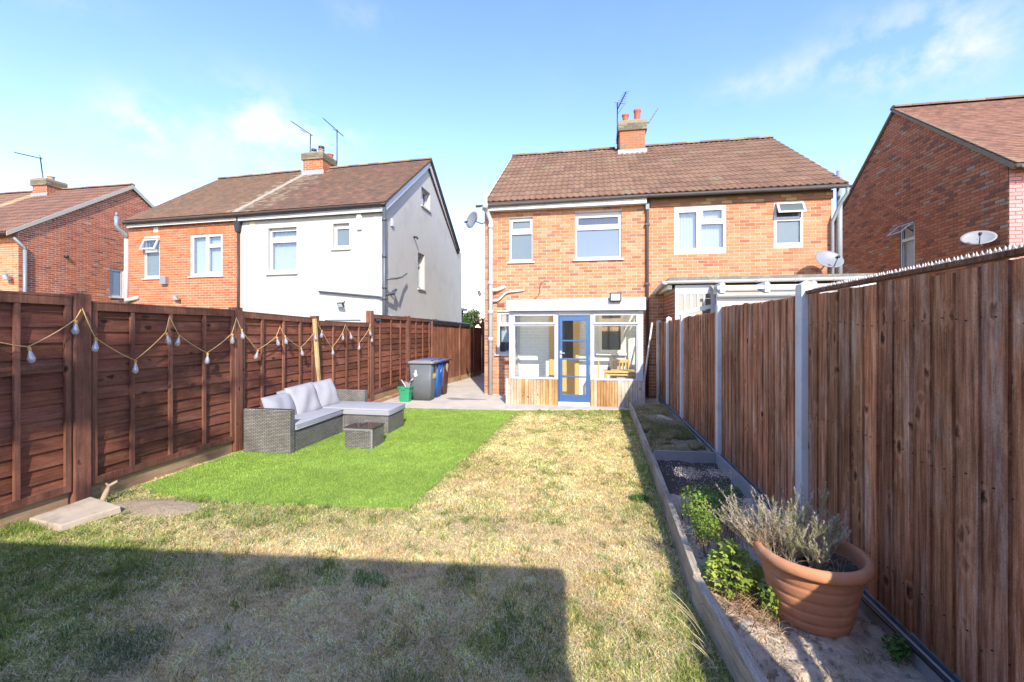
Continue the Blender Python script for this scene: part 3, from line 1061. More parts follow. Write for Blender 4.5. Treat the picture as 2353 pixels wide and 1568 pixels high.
# ------------------------------------------------------------------ right half of the pair
nb = thing('brick_house', 'orange brick house with an open top window and a white conservatory', 'house', (3.3, 10.7, 0))
ops = [(1.946 - 1.345, 3.078 - 1.345, 3.42, 4.50), (4.086 - 1.345, 4.682 - 1.345, 3.49, 4.49)]
wr = Wall((1.345, 10.7), (5.25, 10.7), 0, 4.80, openings=ops)
mb = wr.backing(MB())
Wall((5.25, 10.93), (5.25, 18.1), 0, 4.80, apex=(3.5, 7.3)).backing(mb)
mb.build('wall', M_MORTAR, nb)
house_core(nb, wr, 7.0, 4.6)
lay_bricks(nb, wr, .03, 4.80, PAL_RIGHT, visible=lambda s, z: z > 2.6 or s < .25)
# corbelled top courses
wc = Wall((1.40, 10.664), (5.27, 10.664), 4.53, 4.72, t=.03)
mb = wc.backing(MB()); mb.build('corbel', mat('dark_mortar', (.20, .16, .11), .95, .2, 9, .5, 90), nb)
lay_bricks(nb, wc, 4.53, 4.72, [(1, (.42, .20, .10)), (1, (.34, .15, .08)), (1, (.48, .30, .14)), (1, (.30, .14, .08))], maxn=0, rest='corbel_brickwork')
roof_deck(nb, (1.351, EY, EZ), (5.45, EY, EZ), (1.351, RY, RZ), (5.45, RY, RZ), (1.351, 18.38, EZ), (5.45, 18.38, EZ), M_FELT)
lay_tiles(nb, (1.351, EY, EZ + .012), (5.45, EY, EZ + .012), (0, RY - EY, RZ - EZ), 14, 14, 'roll', TILE_MAIN, paint=lichen(2.0, 7.15, .8, .42, LCOL, .24))
ridge_line(nb, (1.70, RY, RZ + .03), (5.46, RY, RZ + .03), M_TILE)
gutter(nb, (1.35, 10.455, 4.75), (5.50, 10.455, 4.735), .052, M_DGREY, 6)
window(nb, wr, *ops[0][:2], *ops[0][2:], [(.09, .43, .10, .88), (.555, .915, .72, .905), (.52, .94, .10, .61)], rec=.0, sill=0, curt=dict(folds=16))
w4 = window(nb, wr, *ops[1][:2], *ops[1][2:], [(.08, .92, .66, .945), (.09, .89, .10, .59)], rec=.0, sill=0, glmap={1: M_OBSC, 0: glass('gap_shade', (.25, .27, .28), .8)})  # dark tinted sheet painted in for the shade of the open light
casement(w4, wr, ops[1][0] + .03, ops[1][1] - .005, 4.20, 4.485, .012, R(28), gl=glass('casement_glass', (.30, .38, .36), .4, .1, .4, 60, refl=.12))
# rainwater downpipe at the right corner, swan-neck from the gutter
mb = MB()
p = PY(1912, 600, 10.62)
mb.tube([(5.44, 10.46, 4.70), (5.44, 10.46, 4.58), (5.36, 10.55, 4.40), (p.x, 10.62, 4.0), (p.x, 10.62, 3.86), (p.x, 10.62, .05)], .036, 10)
mb.build('downpipe', M_GREYPIPE, nb, smooth=True)
mb = MB()
p = PY(1926, 500, 10.75)
mb.tube([(p.x + .02, 10.75, 2.2), (p.x + .02, 10.75, 5.16)], .055, 14)
mb.build('flue_pipe', mat('pale_grey_pipe', (.27, .29, .29), .4, .05, 6), nb, smooth=True)
# gallows bracket on the wall above the extension
mb = MB()
for a, b in (((1535 - 60, 660), (1535 - 45, 660)), ((1535 - 60, 660), (1478, 668)), ((1478, 668), (1490, 660))):
    pass

# ------------------------------------------------------------------ flat-roofed extension and lean-to next door
ext = thing('conservatory', 'white framed conservatory with felt edged flat roof and white gutters', 'conservatory', (3.2, 9.9, 0))
ws = Wall((1.70, 10.68), (1.70, 9.28), 0, 2.50)
we = MB(); ws.backing(we)
Wall((2.45, 9.28), (5.35, 9.28), 0, 2.48).backing(we)
we.build('wall', M_MORTAR, ext)
lay_bricks(ext, ws, .03, 2.47, [(3, (.36, .125, .065)), (2, (.31, .105, .055)), (2, (.40, .15, .08))], visible=lambda s, z: z > 1.8, maxn=80)
mb = MB()
mb.prism([(1.52, 9.20, 2.60), (1.60, 9.20, 2.70), (5.50, 9.20, 2.70), (5.50, 9.20, 2.60)], (0, 1.46, 0))
mb.build('roof', mat('roof_felt', (.17, .165, .14), .95, .25, 30, .8, 200, col2=(.26, .25, .19), c2scale=8), ext)
gutter(ext, (1.50, 9.16, 2.615), (5.55, 9.16, 2.635), .06, M_UPVC, 6)
gutter(ext, (1.49, 10.66, 2.50), (1.49, 9.12, 2.61), .06, M_UPVC, 4)
mb = MB(); mb.box((1.55, 9.27, 2.46), (1.64, 10.66, 2.56)); mb.build('fascia', mat('cream_paint', (.70, .66, .54), .6, .06, 8), ext)
# glazed screen beside the brick pier
mb = MB()
F = 9.25
mb.box((1.70, F, .2), (1.76, F + .06, 2.54)); mb.box((1.76, F, 2.36), (2.44, F + .05, 2.54)); mb.box((2.38, F, .2), (2.45, F + .06, 2.36))
for k in range(1, 5):
    x = 1.76 + .62 * k / 5
    mb.box((x - .018, F + .004, 2.02), (x + .018, F + .046, 2.36))
mb.prism([(1.76, F - .012, 1.93), (2.40, F - .012, 2.07), (2.40, F - .012, 2.15), (1.76, F - .012, 2.01)], (0, .05, 0))
mb.box((1.76, F + .01, 1.60), (2.38, F + .04, 1.95))
for x in (1.95, 2.18):
    mb.box((x, F + .004, .2), (x + .05, F + .05, 1.95))
mb.build('window', M_UPVC, ext)
mb = MB(); mb.box((1.76, F + .02, .3), (2.38, F + .026, 2.36)); mb.build('pane', glass('conservatory_glass', (.55, .50, .42), .75, refl=.1), ext)
# lean-to roof: bars with end caps, lower gutter
mb = MB()
LX0, LX1, LF = 2.36, 5.6, 8.75
mb.prism([(LX0, LF, 2.31), (LX1, LF, 2.31), (LX1, 9.2, 2.50), (LX0, 9.2, 2.50)], (0, 0, .02))
mb.build('lean_to_roof', mat('stained_polycarbonate', (.42, .36, .27), .5, .15, 5), ext)
mb = MB(); mb.box((LX0, LF - .03, 2.40), (LX1, LF - .01, 2.47)); mb.build('flashing_strip', M_UPVC_OLD, ext)
for x in (2.40, 3.17, 3.95, 4.72):
    mb = MB(); mb.prism([(x, LF - .05, 2.33), (x + .09, LF - .05, 2.33), (x + .09, LF - .05, 2.50), (x + .045, LF - .05, 2.535), (x, LF - .05, 2.50)], (0, .5, 0))
    mb.build('glazing_bar', M_UPVC, ext, bevel=.008)
gutter(ext, (LX0 - .03, LF - .09, 2.30), (LX1, LF - .09, 2.32), .065, M_UPVC, 4)
mb = MB(); mb.box((LX0, LF - .02, 1.7), (LX1, LF + .03, 2.24)); mb.box((LX0 - .01, LF - .03, .2), (LX0 + .1, LF + .05, 2.24)); mb.build('front_frame', M_UPVC, ext)
mb = MB(); mb.box((LX0 + .1, LF, .2), (LX1, LF + .02, 1.7)); mb.build('front_pane', M_GLASS, ext)

# ================================================================== glazed porch
porch = thing('porch', 'white glazed lean-to porch on timber plank dado with pale boards above the door', 'porch', (-.3, 9.4, 0))
def Z6(x, y, Y=PYF):
    return PY(1103 + x * .1993, 643.4 + y * .1993, Y)
M_PORCHWALL = mat('painted_brick', (.80, .80, .72), .8, .04, 5, .3, 40)
M_PFRAME = mat('porch_white_paint', (.46, .47, .495), .5, .03, 6, col2=(.41, .405, .385), c2scale=9, c2lo=.6, c2hi=.8)
zt = 2.05
# fascia and roof
mb = MB()
mb.prism([(PX0 - .03, PYF - .12, 2.045), (PX1 + .03, PYF - .12, 2.045), (PX1 + .03, PYF - .12, 2.31), (PX0 - .03, PYF - .12, 2.285)], (0, .03, 0))
mb.build('fascia', M_PFRAME, porch, bevel=.004)
mb = MB()
mb.prism([(PX0, PYF - .085, 2.10), (PX1, PYF - .085, 2.10), (PX1, 10.68, 2.26), (PX0, 10.68, 2.26)], (0, 0, .05))
mb.build('roof', mat('translucent_porch_roof', (.92, .90, .82), .5, .03, 5, trans=.85), porch)  # translucency added so daylight brightens the porch inside
# frame posts and rails of the front
px = lambda z: Z6(z, 800).x
pz = lambda z, x=600: Z6(x, z).z
XL, XA, XB, XC_, XD, XR = PX0 + .06, -.665 - .14, -.665, .005, .06, PX1 - .06
mb = MB()
mb.box((PX0 + .01, PYF, .60), (PX0 + .11, PYF + .09, 2.05))
mb.box((XA + .07, PYF, .02), (XB - .003, PYF + .09, 2.05))
mb.box((XC_ + .003, PYF, .02), (XD + .01, PYF + .09, 2.05))
mb.box((PX1 - .13, PYF, .60), (PX1 - .01, PYF + .09, 2.05))
mb.box((PX0 + .11, PYF + .02, 1.98), (XA + .07, PYF + .08, 2.05)); mb.box((XD + .01, PYF + .02, 1.98), (PX1 - .13, PYF + .08, 2.05))
mb.box((PX0 + .01, PYF - .03, .575), (XA + .07, PYF + .10, .612)); mb.box((XD + .01, PYF - .03, .575), (PX1 - .005, PYF + .10, .612))
mb.box((XB - .003, PYF + .01, 1.965), (XC_ + .003, PYF + .08, 2.05))
mb.box((PX0 + .01, PYF - .004, 1.93), (PX0 + .05, PYF, 2.05)); mb.box((PX1 - .10, PYF - .004, 1.93), (PX1 - .02, PYF, 2.05))
mb.build('frame', M_PFRAME, porch, bevel=.004)
# tongue and groove strip above the door
for k in range(9):
    b = MB(); x = XB + (XC_ - XB) * k / 9
    b.box((x + .002, PYF - .012, 1.962), (x + (XC_ - XB) / 9 - .002, PYF + .009, 2.046))
    b.build('panel_board', mat('grey_green_paint', (.52, .55, .49), .7, .05, 8), porch)
# fanlights and big panes
def light_frame(x0, x1, z0, z1, w, y=PYF - .012, d=.07):
    b = MB()
    b.box((x0, y, z0), (x1, y + d, z0 + w)); b.box((x0, y, z1 - w), (x1, y + d, z1))
    b.box((x0, y, z0 + w), (x0 + w, y + d, z1 - w)); b.box((x1 - w, y, z0 + w), (x1, y + d, z1 - w))
    f = b.build('window', M_PFRAME, porch, bevel=.003)
    p = MB(); p.box((x0 + w - .004, y + d / 2, z0 + w - .004), (x1 - w + .004, y + d / 2 + .005, z1 - w + .004))
    p.build('pane', M_GLASS_PORCH, f)
light_frame(PX0 + .09, XA + .075, 1.755, 1.985, .042)
light_frame(XD + .008, PX1 - .11, 1.755, 1.985, .042)
for x0, x1 in ((PX0 + .11, XA + .07), (XD + .01, PX1 - .13)):
    b = MB()
    b.box((x0, PYF + .02, .612), (x0 + .02, PYF + .07, 1.752)); b.box((x1 - .02, PYF + .02, .612), (x1, PYF + .07, 1.752)); b.box((x0 + .02, PYF + .02, 1.72), (x1 - .02, PYF + .07, 1.752))
    f = b.build('window', M_PFRAME, porch)
    p = MB(); p.box((x0 + .016, PYF + .045, .608), (x1 - .016, PYF + .05, 1.725)); p.build('pane', M_GLASS_PORCH, f)
# plank dado
PLK = [(3, (.52, .34, .165)), (2, (.60, .43, .25)), (2, (.43, .26, .12)), (2, (.52, .40, .27)), (1.4, (.34, .19, .085)), (1, (.48, .42, .33))]
M_PLANK = wood('reclaimed_plank', (.62, .52, .42), (.95, .9, .85), (1.1, 1.1, 1.1), 'z', (.7, .66, .6), .35)
def dado(x0, x1, n, right=False):
    x = x0
    ws_ = [RNG.uniform(.8, 1.25) for _ in range(n)]
    s_ = sum(ws_)
    for w in ws_:
        ww = (x1 - x0) * w / s_
        c = pick(PLK)
        if right and x > .55: c = pick([(1, (.50, .44, .36)), (1, (.46, .42, .37)), (1, (.54, .46, .36))])
        b = MB(); b.box((x + .0035, PYF - .035 + RNG.uniform(-.006, .004), .022), (x + ww - .0035, PYF - .008, .572 + RNG.uniform(-.003, .003)), c)
        b.build('plank', M_PLANK, porch)
        x += ww
dado(PX0 - .02, XB - .008, 17)
dado(XC_ + .012, PX1 + .02, 17, True)
mb = MB(); mb.box((PX0 + .0, PYF - .006, .02), (XB - .008, PYF + .08, .575)); mb.box((XC_ + .01, PYF - .006, .02), (PX1, PYF + .08, .575)); mb.build('dado_backing', M_DARKROOM, porch)
mb = MB(); mb.box((PX0 - .055, PYF - .045, .02), (PX0 - .02, PYF + .06, .575)); mb.build('corner_strip', M_UPVC_OLD, porch)
# side walls of the porch
mb = MB()
for x in (PX0, PX1 - .03):
    mb.box((x, PYF + .09, .02), (x + .03, 10.685, .58)); mb.box((x, PYF + .09, 1.98), (x + .03, 10.685, 2.09))
    mb.box((x, PYF + .70, .58), (x + .03, PYF + .76, 1.98)); mb.box((x, 10.60, .58), (x + .03, 10.685, 1.98))
mb.build('side_frame', M_PFRAME, porch)
mb = MB()
for x in (PX0 + .012, PX1 - .018):
    mb.box((x, PYF + .09, .58), (x + .005, 10.60, 1.98))
mb.build('side_pane', M_GLASS_PORCH, porch)
mb = MB(); mb.box((PX0 + .03, PYF + .08, .012), (PX1 - .03, 10.66, .04)); mb.build('floor', mat('porch_floor', (.50, .49, .46), .6, .08, 6), porch)
# back wall inside the porch: painted brick courses
wp = Wall((PX0 + .03, 10.66), (PX1 - .03, 10.66), .04, 2.15, openings=[(.744, 1.46, .04, 2.0), (1.926, 2.515, 1.08, 2.08)], t=.02)
mb = wp.backing(MB()); mb.build('back_wall', M_PORCHWALL, porch)
lay_bricks(porch, wp, .05, 2.15, [(1, (.80, .80, .72)), (1, (.82, .82, .75)), (1, (.78, .78, .70))], maxn=0, rest='painted_brickwork', visible=lambda s, z: True)
# radiator / skirting inside
mb = MB(); mb.box((PX0 + .3, 10.63, .06), (-.92, 10.65, .34)); mb.build('skirting_panel', M_UPVC, porch)
# inner door
M_PINE = mat('pine', (.60, .36, .13), .5, .12, 5, stretch=(6, 6, .6), spec=.4)
mb = MB()
dx0, dx1 = PX0 + .03 + .744, PX0 + .03 + 1.46
mb.box((dx0, 10.60, .04), (dx0 + .09, 10.68, 2.0)); mb.box((dx1 - .09, 10.60, .04), (dx1, 10.68, 2.0)); mb.box((dx0 + .09, 10.60, 1.90), (dx1 - .09, 10.68, 2.0))
mb.box((dx0 + .09, 10.61, .04), (dx1 - .09, 10.66, .95)); mb.box((dx0 + .09, 10.61, .95), (dx0 + .14, 10.66, 1.90)); mb.box((dx1 - .14, 10.61, .95), (dx1 - .09, 10.66, 1.90))
mb.box((dx0 + .19, 10.603, .14), (dx1 - .19, 10.61, .80))
di = mb.build('inner_door', M_PINE, porch, bevel=.004)
mb = MB(); mb.box((dx0 + .14, 10.63, .95), (dx1 - .14, 10.635, 1.90)); mb.build('pane', glass('dark_glass', (.10, .11, .11), .3, refl=.06), di)
mb = MB(); mb.tube([(dx0 + .10, 10.60, 1.0), (dx0 + .10, 10.56, 1.0), (dx0 + .20, 10.56, 1.0)], .009, 8); mb.build('handle', M_METAL, di, smooth=True)
# inner window
M_CREAM = mat('cream_frame', (.74, .71, .56), .6, .04, 6)
wx0, wx1 = PX0 + .03 + 1.926, PX0 + .03 + 2.515
mb = MB()
for a in ((wx0, 1.08, wx0 + .075, 2.08), (wx1 - .075, 1.08, wx1, 2.08), (wx0 + .075, 1.08, wx1 - .075, 1.16), (wx0 + .075, 1.78, wx1 - .075, 1.90), (wx0 + .075, 2.02, wx1 - .075, 2.08)):
    mb.box((a[0], 10.61, a[1]), (a[2], 10.68, a[3]))
wi = mb.build('inner_window', M_CREAM, porch, bevel=.004)
for z0_, z1_ in ((1.16, 1.78), (1.90, 2.02)):
    mb = MB(); mb.box((wx0 + .075, 10.635, z0_), (wx1 - .075, 10.64, z1_)); mb.build('pane', MATS['dark_glass'], wi)
mb = MB(); mb.box((wx0 - .06, 10.56, 1.035), (wx1 + .06, 10.655, 1.075)); mb.build('sill', M_PORCHWALL, wi)
# the blue door
M_BLUE = mat('blue_paint', (.052, .118, .265), .38, .06, 6, .1, 30, spec=.5)
door = None
mb = MB()
Y0, Y1 = PYF - .01, PYF + .035
x0, x1 = XB, XC_
mb.box((x0, Y0 - .01, .10), (x0 + .018, Y1 + .04, 1.96)); mb.box((x1 - .018, Y0 - .01, .10), (x1, Y1 + .04, 1.96)); mb.box((x0 + .018, Y0 - .01, 1.925), (x1 - .018, Y1 + .04, 1.96))
door = mb.build('door', M_BLUE, porch, bevel=.003)
a0, a1 = x0 + .022, x1 - .022
pb = [.26, .63, 1.005, 1.385, 1.80]       # bottoms of the glazed lights, top last
mb = MB()
mb.box((a0, Y0, .105), (a0 + .062, Y1, 1.92)); mb.box((a1 - .062, Y0, .105), (a1, Y1, 1.92))
mb.box((a0 + .062, Y0, .105), (a1 - .062, Y1, .255)); mb.box((a0 + .062, Y0, 1.83), (a1 - .062, Y1, 1.92))
mb.build('door_frame', M_BLUE, door, bevel=.004)
zz = [.255, .62, .65, .995, 1.03, 1.39, 1.42, 1.83]
for k in range(3):
    b = MB(); b.box((a0 + .062, Y0 + .002, zz[2 * k + 1]), (a1 - .062, Y1 - .002, zz[2 * k + 2])); b.build('glazing_bar', M_BLUE, door, bevel=.004)
for k in range(4):
    b = MB(); b.box((a0 + .058, Y0 + .02, zz[2 * k] - .003), (a1 - .058, Y0 + .025, zz[2 * k + 1] + .003)); b.build('pane', M_GLASS_PORCH, door)
mb = MB()
mb.box((a0 + .008, Y0 - .008, 1.03), (a0 + .05, Y0 - .001, 1.19)); mb.tube([(a0 + .03, Y0 - .008, 1.145), (a0 + .03, Y0 - .05, 1.145), (a0 + .115, Y0 - .05, 1.14)], .009, 8)
mb.build('handle', M_UPVC, door)
mb = MB(); mb.tube([(a0 + .03, Y0 - .009, 1.06), (a0 + .03, Y0 - .0125, 1.06)], .008, 8); mb.build('keyhole', M_BLACK, door)
mb = MB(); mb.box((x0 + .003, PYF - .06, .024), (x1 - .003, PYF + .09, .098)); mb.build('threshold', mat('worn_white_paint', (.76, .75, .72), .7, .05, 9, col2=(.22, .20, .18), c2scale=26, c2lo=.58, c2hi=.66), porch, bevel=.006)

# furniture seen through the porch glass
M_BEECH = mat('light_wood', (.66, .44, .17), .45, .08, 6, spec=.4)
tb = thing('dining_table', 'small light wood table inside the glazed porch', 'table', (.66, 9.95, .04))
mb = MB(); mb.box((.30, 9.72, .70), (1.02, 10.25, .73)); mb.build('tabletop', M_BEECH, tb, bevel=.004)
mb = MB(); mb.box((.34, 9.76, .64), (.98, 9.78, .698)); mb.box((.34, 10.19, .64), (.98, 10.21, .698)); mb.build('apron', M_BEECH, tb)
for x in (.33, .95):
    for y in (9.745, 10.18):
        b = MB(); b.box((x, y, .042), (x + .045, y + .045, .698)); b.build('leg', M_BEECH, tb)
def chair(label, x, y, rot, grp='light wood chairs in the porch'):
    t = thing('chair', label, 'chair', (x, y, .041), grp)
    M_ = Matrix.Translation((x, y, .041)) @ Matrix.Rotation(rot, 4, 'Z')
    def bb(nm, *bx):
        b = MB(M_)
        for q in bx: b.box(*q)
        b.build(nm, M_BEECH, t, bevel=.003)
    bb('seat', ((-.20, -.20, .42), (.20, .20, .45)))
    for x_ in (-.19, .155):
        bb('leg', ((x_, -.19, 0), (x_ + .035, -.155, .42)))
        bb('leg', ((x_, .16, 0), (x_ + .035, .195, .419)))
        bb('back_post', ((x_, .165, .451), (x_ + .035, .195, .90)))
    bb('back_rail', ((-.154, .168, .83), (.154, .19, .90)))
    bb('back_rail', ((-.154, .168, .56), (.154, .19, .60)))
    for k in range(4):
        bb('back_slat', ((-.13 + k * .075, .172, .60), (-.10 + k * .075, .186, .83)))
chair('light wood slat back chair behind the porch table', .72, 10.42 - .07, 0)
chair('light wood chair seen side on at the end of the porch table', .37, 9.95, R(90))
bt = MB(); bt.lathe([(0, 0), (.035, 0), (.035, .06), (.012, .10), (.012, .15), (0, .155)], (.42, 10.0, .731), 12)
tag(bt.build('bottle', M_BLACK, None, smooth=True), 'small dark bottle on the table inside the porch', 'bottle')

# ================================================================== left pair: red brick half and white rendered half
e0x, e1x, pxx = -14.55, -5.45, -10.30
def fy(x): return 11.6 + (x + 14.6) / 8.97 * (-.42)     # facade line
LRY, LRZ = 14.9, 7.66
wh = thing('rendered_house', 'white rendered house with brown tiled roof and grey gutter', 'house', (-7.5, 11.3, 0))
ops = [(5.27 - 4.3, 6.24 - 4.3, 3.29, 4.62), (7.43 - 4.3, 7.95 - 4.3, 3.93, 4.64), (7.17 - 4.3, 8.31 - 4.3, 1.0, 1.92)]
wf = Wall((pxx, fy(pxx)), (-5.63, 11.18), 0, 5.05, openings=ops)
gops = [(2.965, 3.834, 5.91, 6.56), (2.643, 3.258, 3.03, 4.24)]
wg = Wall((-5.63, 11.18), (-5.78, 19.2), 0, 5.05, apex=(3.52, 7.52), openings=gops, t=.25)
mb = wf.backing(MB())
wg2 = Wall(wg.pt(.23, 0)[:2], (-5.78, 19.2), 0, 5.05)
wg.backing(mb)
mb.build('wall', M_RENDER, wh)
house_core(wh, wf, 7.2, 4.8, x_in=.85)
up = Vector((0, LRY - (fy(-8) - .22), LRZ - 5.07))
def e(x, z=5.07): return Vector((x, fy(x) - .22, z))
UPV = Vector((-.09, 3.75, LRZ - 5.07)); BKV = Vector((-.20, 7.5, -.05))
def rp(x, dz=0): return e(x) + UPV + Vector((0, 0, dz))
roof_deck(wh, e(pxx + .001), e(e1x), rp(pxx + .001), rp(e1x), e(pxx + .001) + BKV, e(e1x) + BKV, M_FELT)
def whpaint(p, col):
    d = abs((p.x + 10.05) - (p.z - 7.0) * .05)
    if RNG.random() < .75 * math.exp(-(d / .30) ** 2) or RNG.random() < .40 * math.exp(-((p.x + 9.75 - (7.6 - p.z) * .1) / .35) ** 2):
        return pick([(1, (.31, .25, .17)), (1, (.28, .21, .145)), (1, (.25, .18, .12))])
    return col
def ontop(p): return True
lay_tiles(wh, e(pxx + .001, 5.085), e(e1x, 5.085), UPV, 42, 29, 'plain', TILE_WHITE, paint=whpaint)
ridge_line(wh, rp(-9.9, .04), rp(e1x, .04), M_TILE)
mb = MB(); NS = 24
for k in range(NS):
    a_ = e(pxx).lerp(rp(pxx), k / NS); b_ = e(pxx).lerp(rp(pxx), (k + 1) / NS); w0 = .07 + RNG.uniform(0, .05); w1 = .06 + RNG.uniform(0, .06)
    mb.hexa([a_ + Vector((-w0, 0, .03)), a_ + Vector((w1, 0, .03)), b_ + Vector((w1, 0, .03)), b_ + Vector((-w0, 0, .03)), a_ + Vector((-w0, 0, .046)), a_ + Vector((w1, 0, .046)), b_ + Vector((w1, 0, .044)), b_ + Vector((-w0, 0, .044))])
mb.build('mortar_strip', mat('roof_mortar', (.31, .26, .195), .95, .25, 12, .6, 50), wh)
# verge boards on the gable
mb = MB()
gx = -5.50
mb.prism([(gx, 11.02, 5.01), (gx, 11.02, 4.82), (gx - .09, 14.69, 7.40), (gx - .09, 14.69, 7.60)], (-.03, 0, 0))
mb.prism([(gx - .09, 14.692, 7.60), (gx - .09, 14.692, 7.40), (gx - .20, 18.40, 5.02), (gx - .20, 18.40, 5.20)], (-.03, 0, 0))
mb.build('bargeboard', M_UPVC, wh)
mb = MB()
mb.prism([(gx - .02, 14.70, 7.72), (gx - .02, 14.70, 7.64), (gx - .13, 18.5, 5.09), (gx - .13, 18.5, 5.17)], (-.08, 0, 0))
mb.build('verge', M_BLACK, wh)
mb = MB()
a, b = e(pxx + .03), e(e1x - .05)
mb.prism([(a.x, a.y + .08, 4.86), (b.x, b.y + .08, 4.86), (b.x, b.y + .08, 5.03), (a.x, a.y + .08, 5.03)], (0, .02, 0))
mb.build('fascia', M_UPVC, wh)
ga, gb = e(pxx), e(e1x - .10)
gutter(wh, (ga.x, ga.y + .02, 5.02), (gb.x, gb.y + .02, 5.045), .06, M_BLACK, 7)
cf = dict(folds=12, amp=.022)
window(wh, wf, *ops[0][:2], *ops[0][2:], [(.07, .95, .80, .93), (.08, .95, .09, .68)], rec=.09, sill=.06, curt=cf, siz=.05, sillm=M_RENDER)
window(wh, wf, *ops[1][:2], *ops[1][2:], [(.16, .90, .14, .80)], rec=.09, sill=.05, gl=M_OBSC, siz=.05, sillm=M_RENDER)
window(wh, wf, *ops[2][:2], *ops[2][2:], [(.04, .48, .05, .9), (.52, .96, .05, .9)], rec=.06, sill=0)
window(wh, wg, *gops[0][:2], *gops[0][2:], [(.10, .45, .1, .9), (.55, .9, .1, .9)], rec=.15, sill=.05, siz=.05, sillm=M_RENDER)
window(wh, wg, *gops[1][:2], *gops[1][2:], [(.12, .88, .70, .92), (.12, .88, .07, .64)], rec=.15, sill=.05, siz=.05, sillm=M_RENDER)
# patches and boxes on the render
M_PATCH = mat('cream_vent', (.66, .60, .40), .9, .06, 8)
for (s, z, w, h) in ((4.63 - 4.3, 4.62, .20, .22), (7.86 - 4.3, 2.24, .24, .25)):
    b = MB(); wbox(b, wf, s, s + w, z, z + h, .001, .012); b.build('vent', M_PATCH, wh)
mb = MB(); wbox(mb, wf, 8.22 - 4.3, 8.36 - 4.3, 4.42, 4.86, .001, .07)
ab = mb.build('alarm_box', mat('alarm_plastic', (.74, .71, .58), .5, .03, 6), wh, bevel=.012)
mb = MB(); wbox(mb, wf, 8.255 - 4.3, 8.325 - 4.3, 4.53, 4.68, .0705, .074); mb.build('alarm_grille', M_PATCH, ab)
# corner soil stack with side branches
cx, cy = -5.52, 11.07
M_ANTH = mat('anthracite_pipe', (.07, .08, .09), .4, .06, 6, spec=.5)
mb = MB(); mb.tube([(cx, cy, .1), (cx, cy, 5.12)], .055, 14)
for z in (1.6, 2.45, 2.75, 3.6, 4.6): mb.tube([(cx, cy, z), (cx, cy, z + .09)], .065, 14)
st = mb.build('soil_pipe', M_ANTH, wh, smooth=True)
mb = MB(); a = wf.pt(7.03 - 4.3, 2.72, .07); b = wf.pt(8.9 - 4.3, 2.54, .07)
mb.tube([a + Vector((0, .06, 0)), a, b, (cx, cy, 2.50)], .026, 10); mb.build('waste_pipe', M_ANTH, st, smooth=True)
mb = MB(); mb.tube([(cx, cy, 3.02), (cx + .25, cy + .25, 3.06), (-5.45, 12.1, 3.20), (-5.5, 12.5, 3.34)], .026, 10); mb.build('waste_pipe', M_ANTH, st, smooth=True)
mb = MB(); mb.tube([(cx, cy, 2.60), (-5.45, 11.5, 2.66), (-5.5, 11.75, 2.78), (-5.62, 11.85, 2.74)], .045, 10); mb.build('branch_pipe', M_ANTH, st, smooth=True)
mb = MB(); mb.tube([wg.pt(2.26, 4.66, 0), wg.pt(2.26, 4.66, .10), wg.pt(2.26, 4.60, .14)], .035, 10); mb.build('flue', M_BLACK, wh, smooth=True)
mb = MB(); wbox(mb, wg, .52, .66, 4.62, 4.84, .001, .05); mb.build('junction_box', M_UPVC, wh, bevel=.008)
mb = MB(); wbox(mb, wg, .50, .62, 1.85, 2.05, .001, .05); mb.build('meter_box', M_UPVC, wh, bevel=.008)
# chimney shared by the pair
c0, c1 = PY(696, 400, 14.35).x, PY(740, 392, 14.35).x
cy1 = PX(770, 385, c1).y
chimney(wh, c0, c1, 14.35, min(cy1, 15.6), 7.32, 8.06, [(4, (.45, .15, .062)), (2, (.40, .13, .058)), (1, (.47, .20, .09))], .22,
        pots=[(c0 + .20, 14.7, .10, .17, M_POTBUFF, M_BLACK), (c1 - .2, 14.6, .11, .20, M_POTBUFF, M_BLACK), (c1 - .2, 15.15, .12, .24, M_POTRED, None)])

# ------------------------------------------------------------------ red brick half
rd = thing('brick_house', 'red brick house with a tiled roof, joined to the white rendered house', 'house', (-12.4, 11.5, 0))
ops = [(.642, 1.268, 3.26, 4.54), (2.452, 3.654, 3.275, 4.57)]
wrd = Wall((-14.6, 11.6), (pxx - .002, fy(pxx)), 0, 5.03, openings=ops)
mb = wrd.backing(MB())
Wall((-14.6, 19), (-14.6, 11.83), 0, 5.03, apex=(3.9, 7.5)).backing(mb)
mb.build('wall', M_MORTAR_PALE, rd)
house_core(rd, wrd, 7.0, 4.8)
lay_bricks(rd, wrd, .03, 4.95, PAL_RED, visible=lambda s, z: z > 2.0)
for (a, b, c, d) in ops[1:]:
    for k in range(int((b - a + .2) / .0765)):
        s = a - .1 + k * .0765
        q = MB(); wbox(q, wrd, s, s + .065, d + .01, d + .215, -.01, .011, pick(PAL_RED)); q.build('brick', M_BRICK, rd)
roof_deck(rd, e(e0x), e(pxx - .001), rp(e0x), rp(pxx - .001), e(e0x) + BKV, e(pxx - .001) + BKV, M_FELT)
lay_tiles(rd, e(e0x, 5.085), e(pxx - .001, 5.085), UPV, 42, 26, 'plain', TILE_RED, paint=lambda p, c: pick([(1, (.36, .31, .22)), (1, (.30, .23, .15))]) if RNG.random() < .7 * math.exp(-((p.x + 10.4) / .25) ** 2) else c)
ridge_line(rd, rp(e0x, .04), rp(-10.8, .04), M_TILE)
mb = MB(); a, b = e(e0x + .05), e(pxx - .03)
mb.prism([(a.x, a.y + .08, 4.88), (b.x, b.y + .08, 4.88), (b.x, b.y + .08, 5.03), (a.x, a.y + .08, 5.03)], (0, .02, 0)); mb.build('fascia', M_UPVC_OLD, rd)
ga, gb = e(e0x + .02), e(pxx - .001)
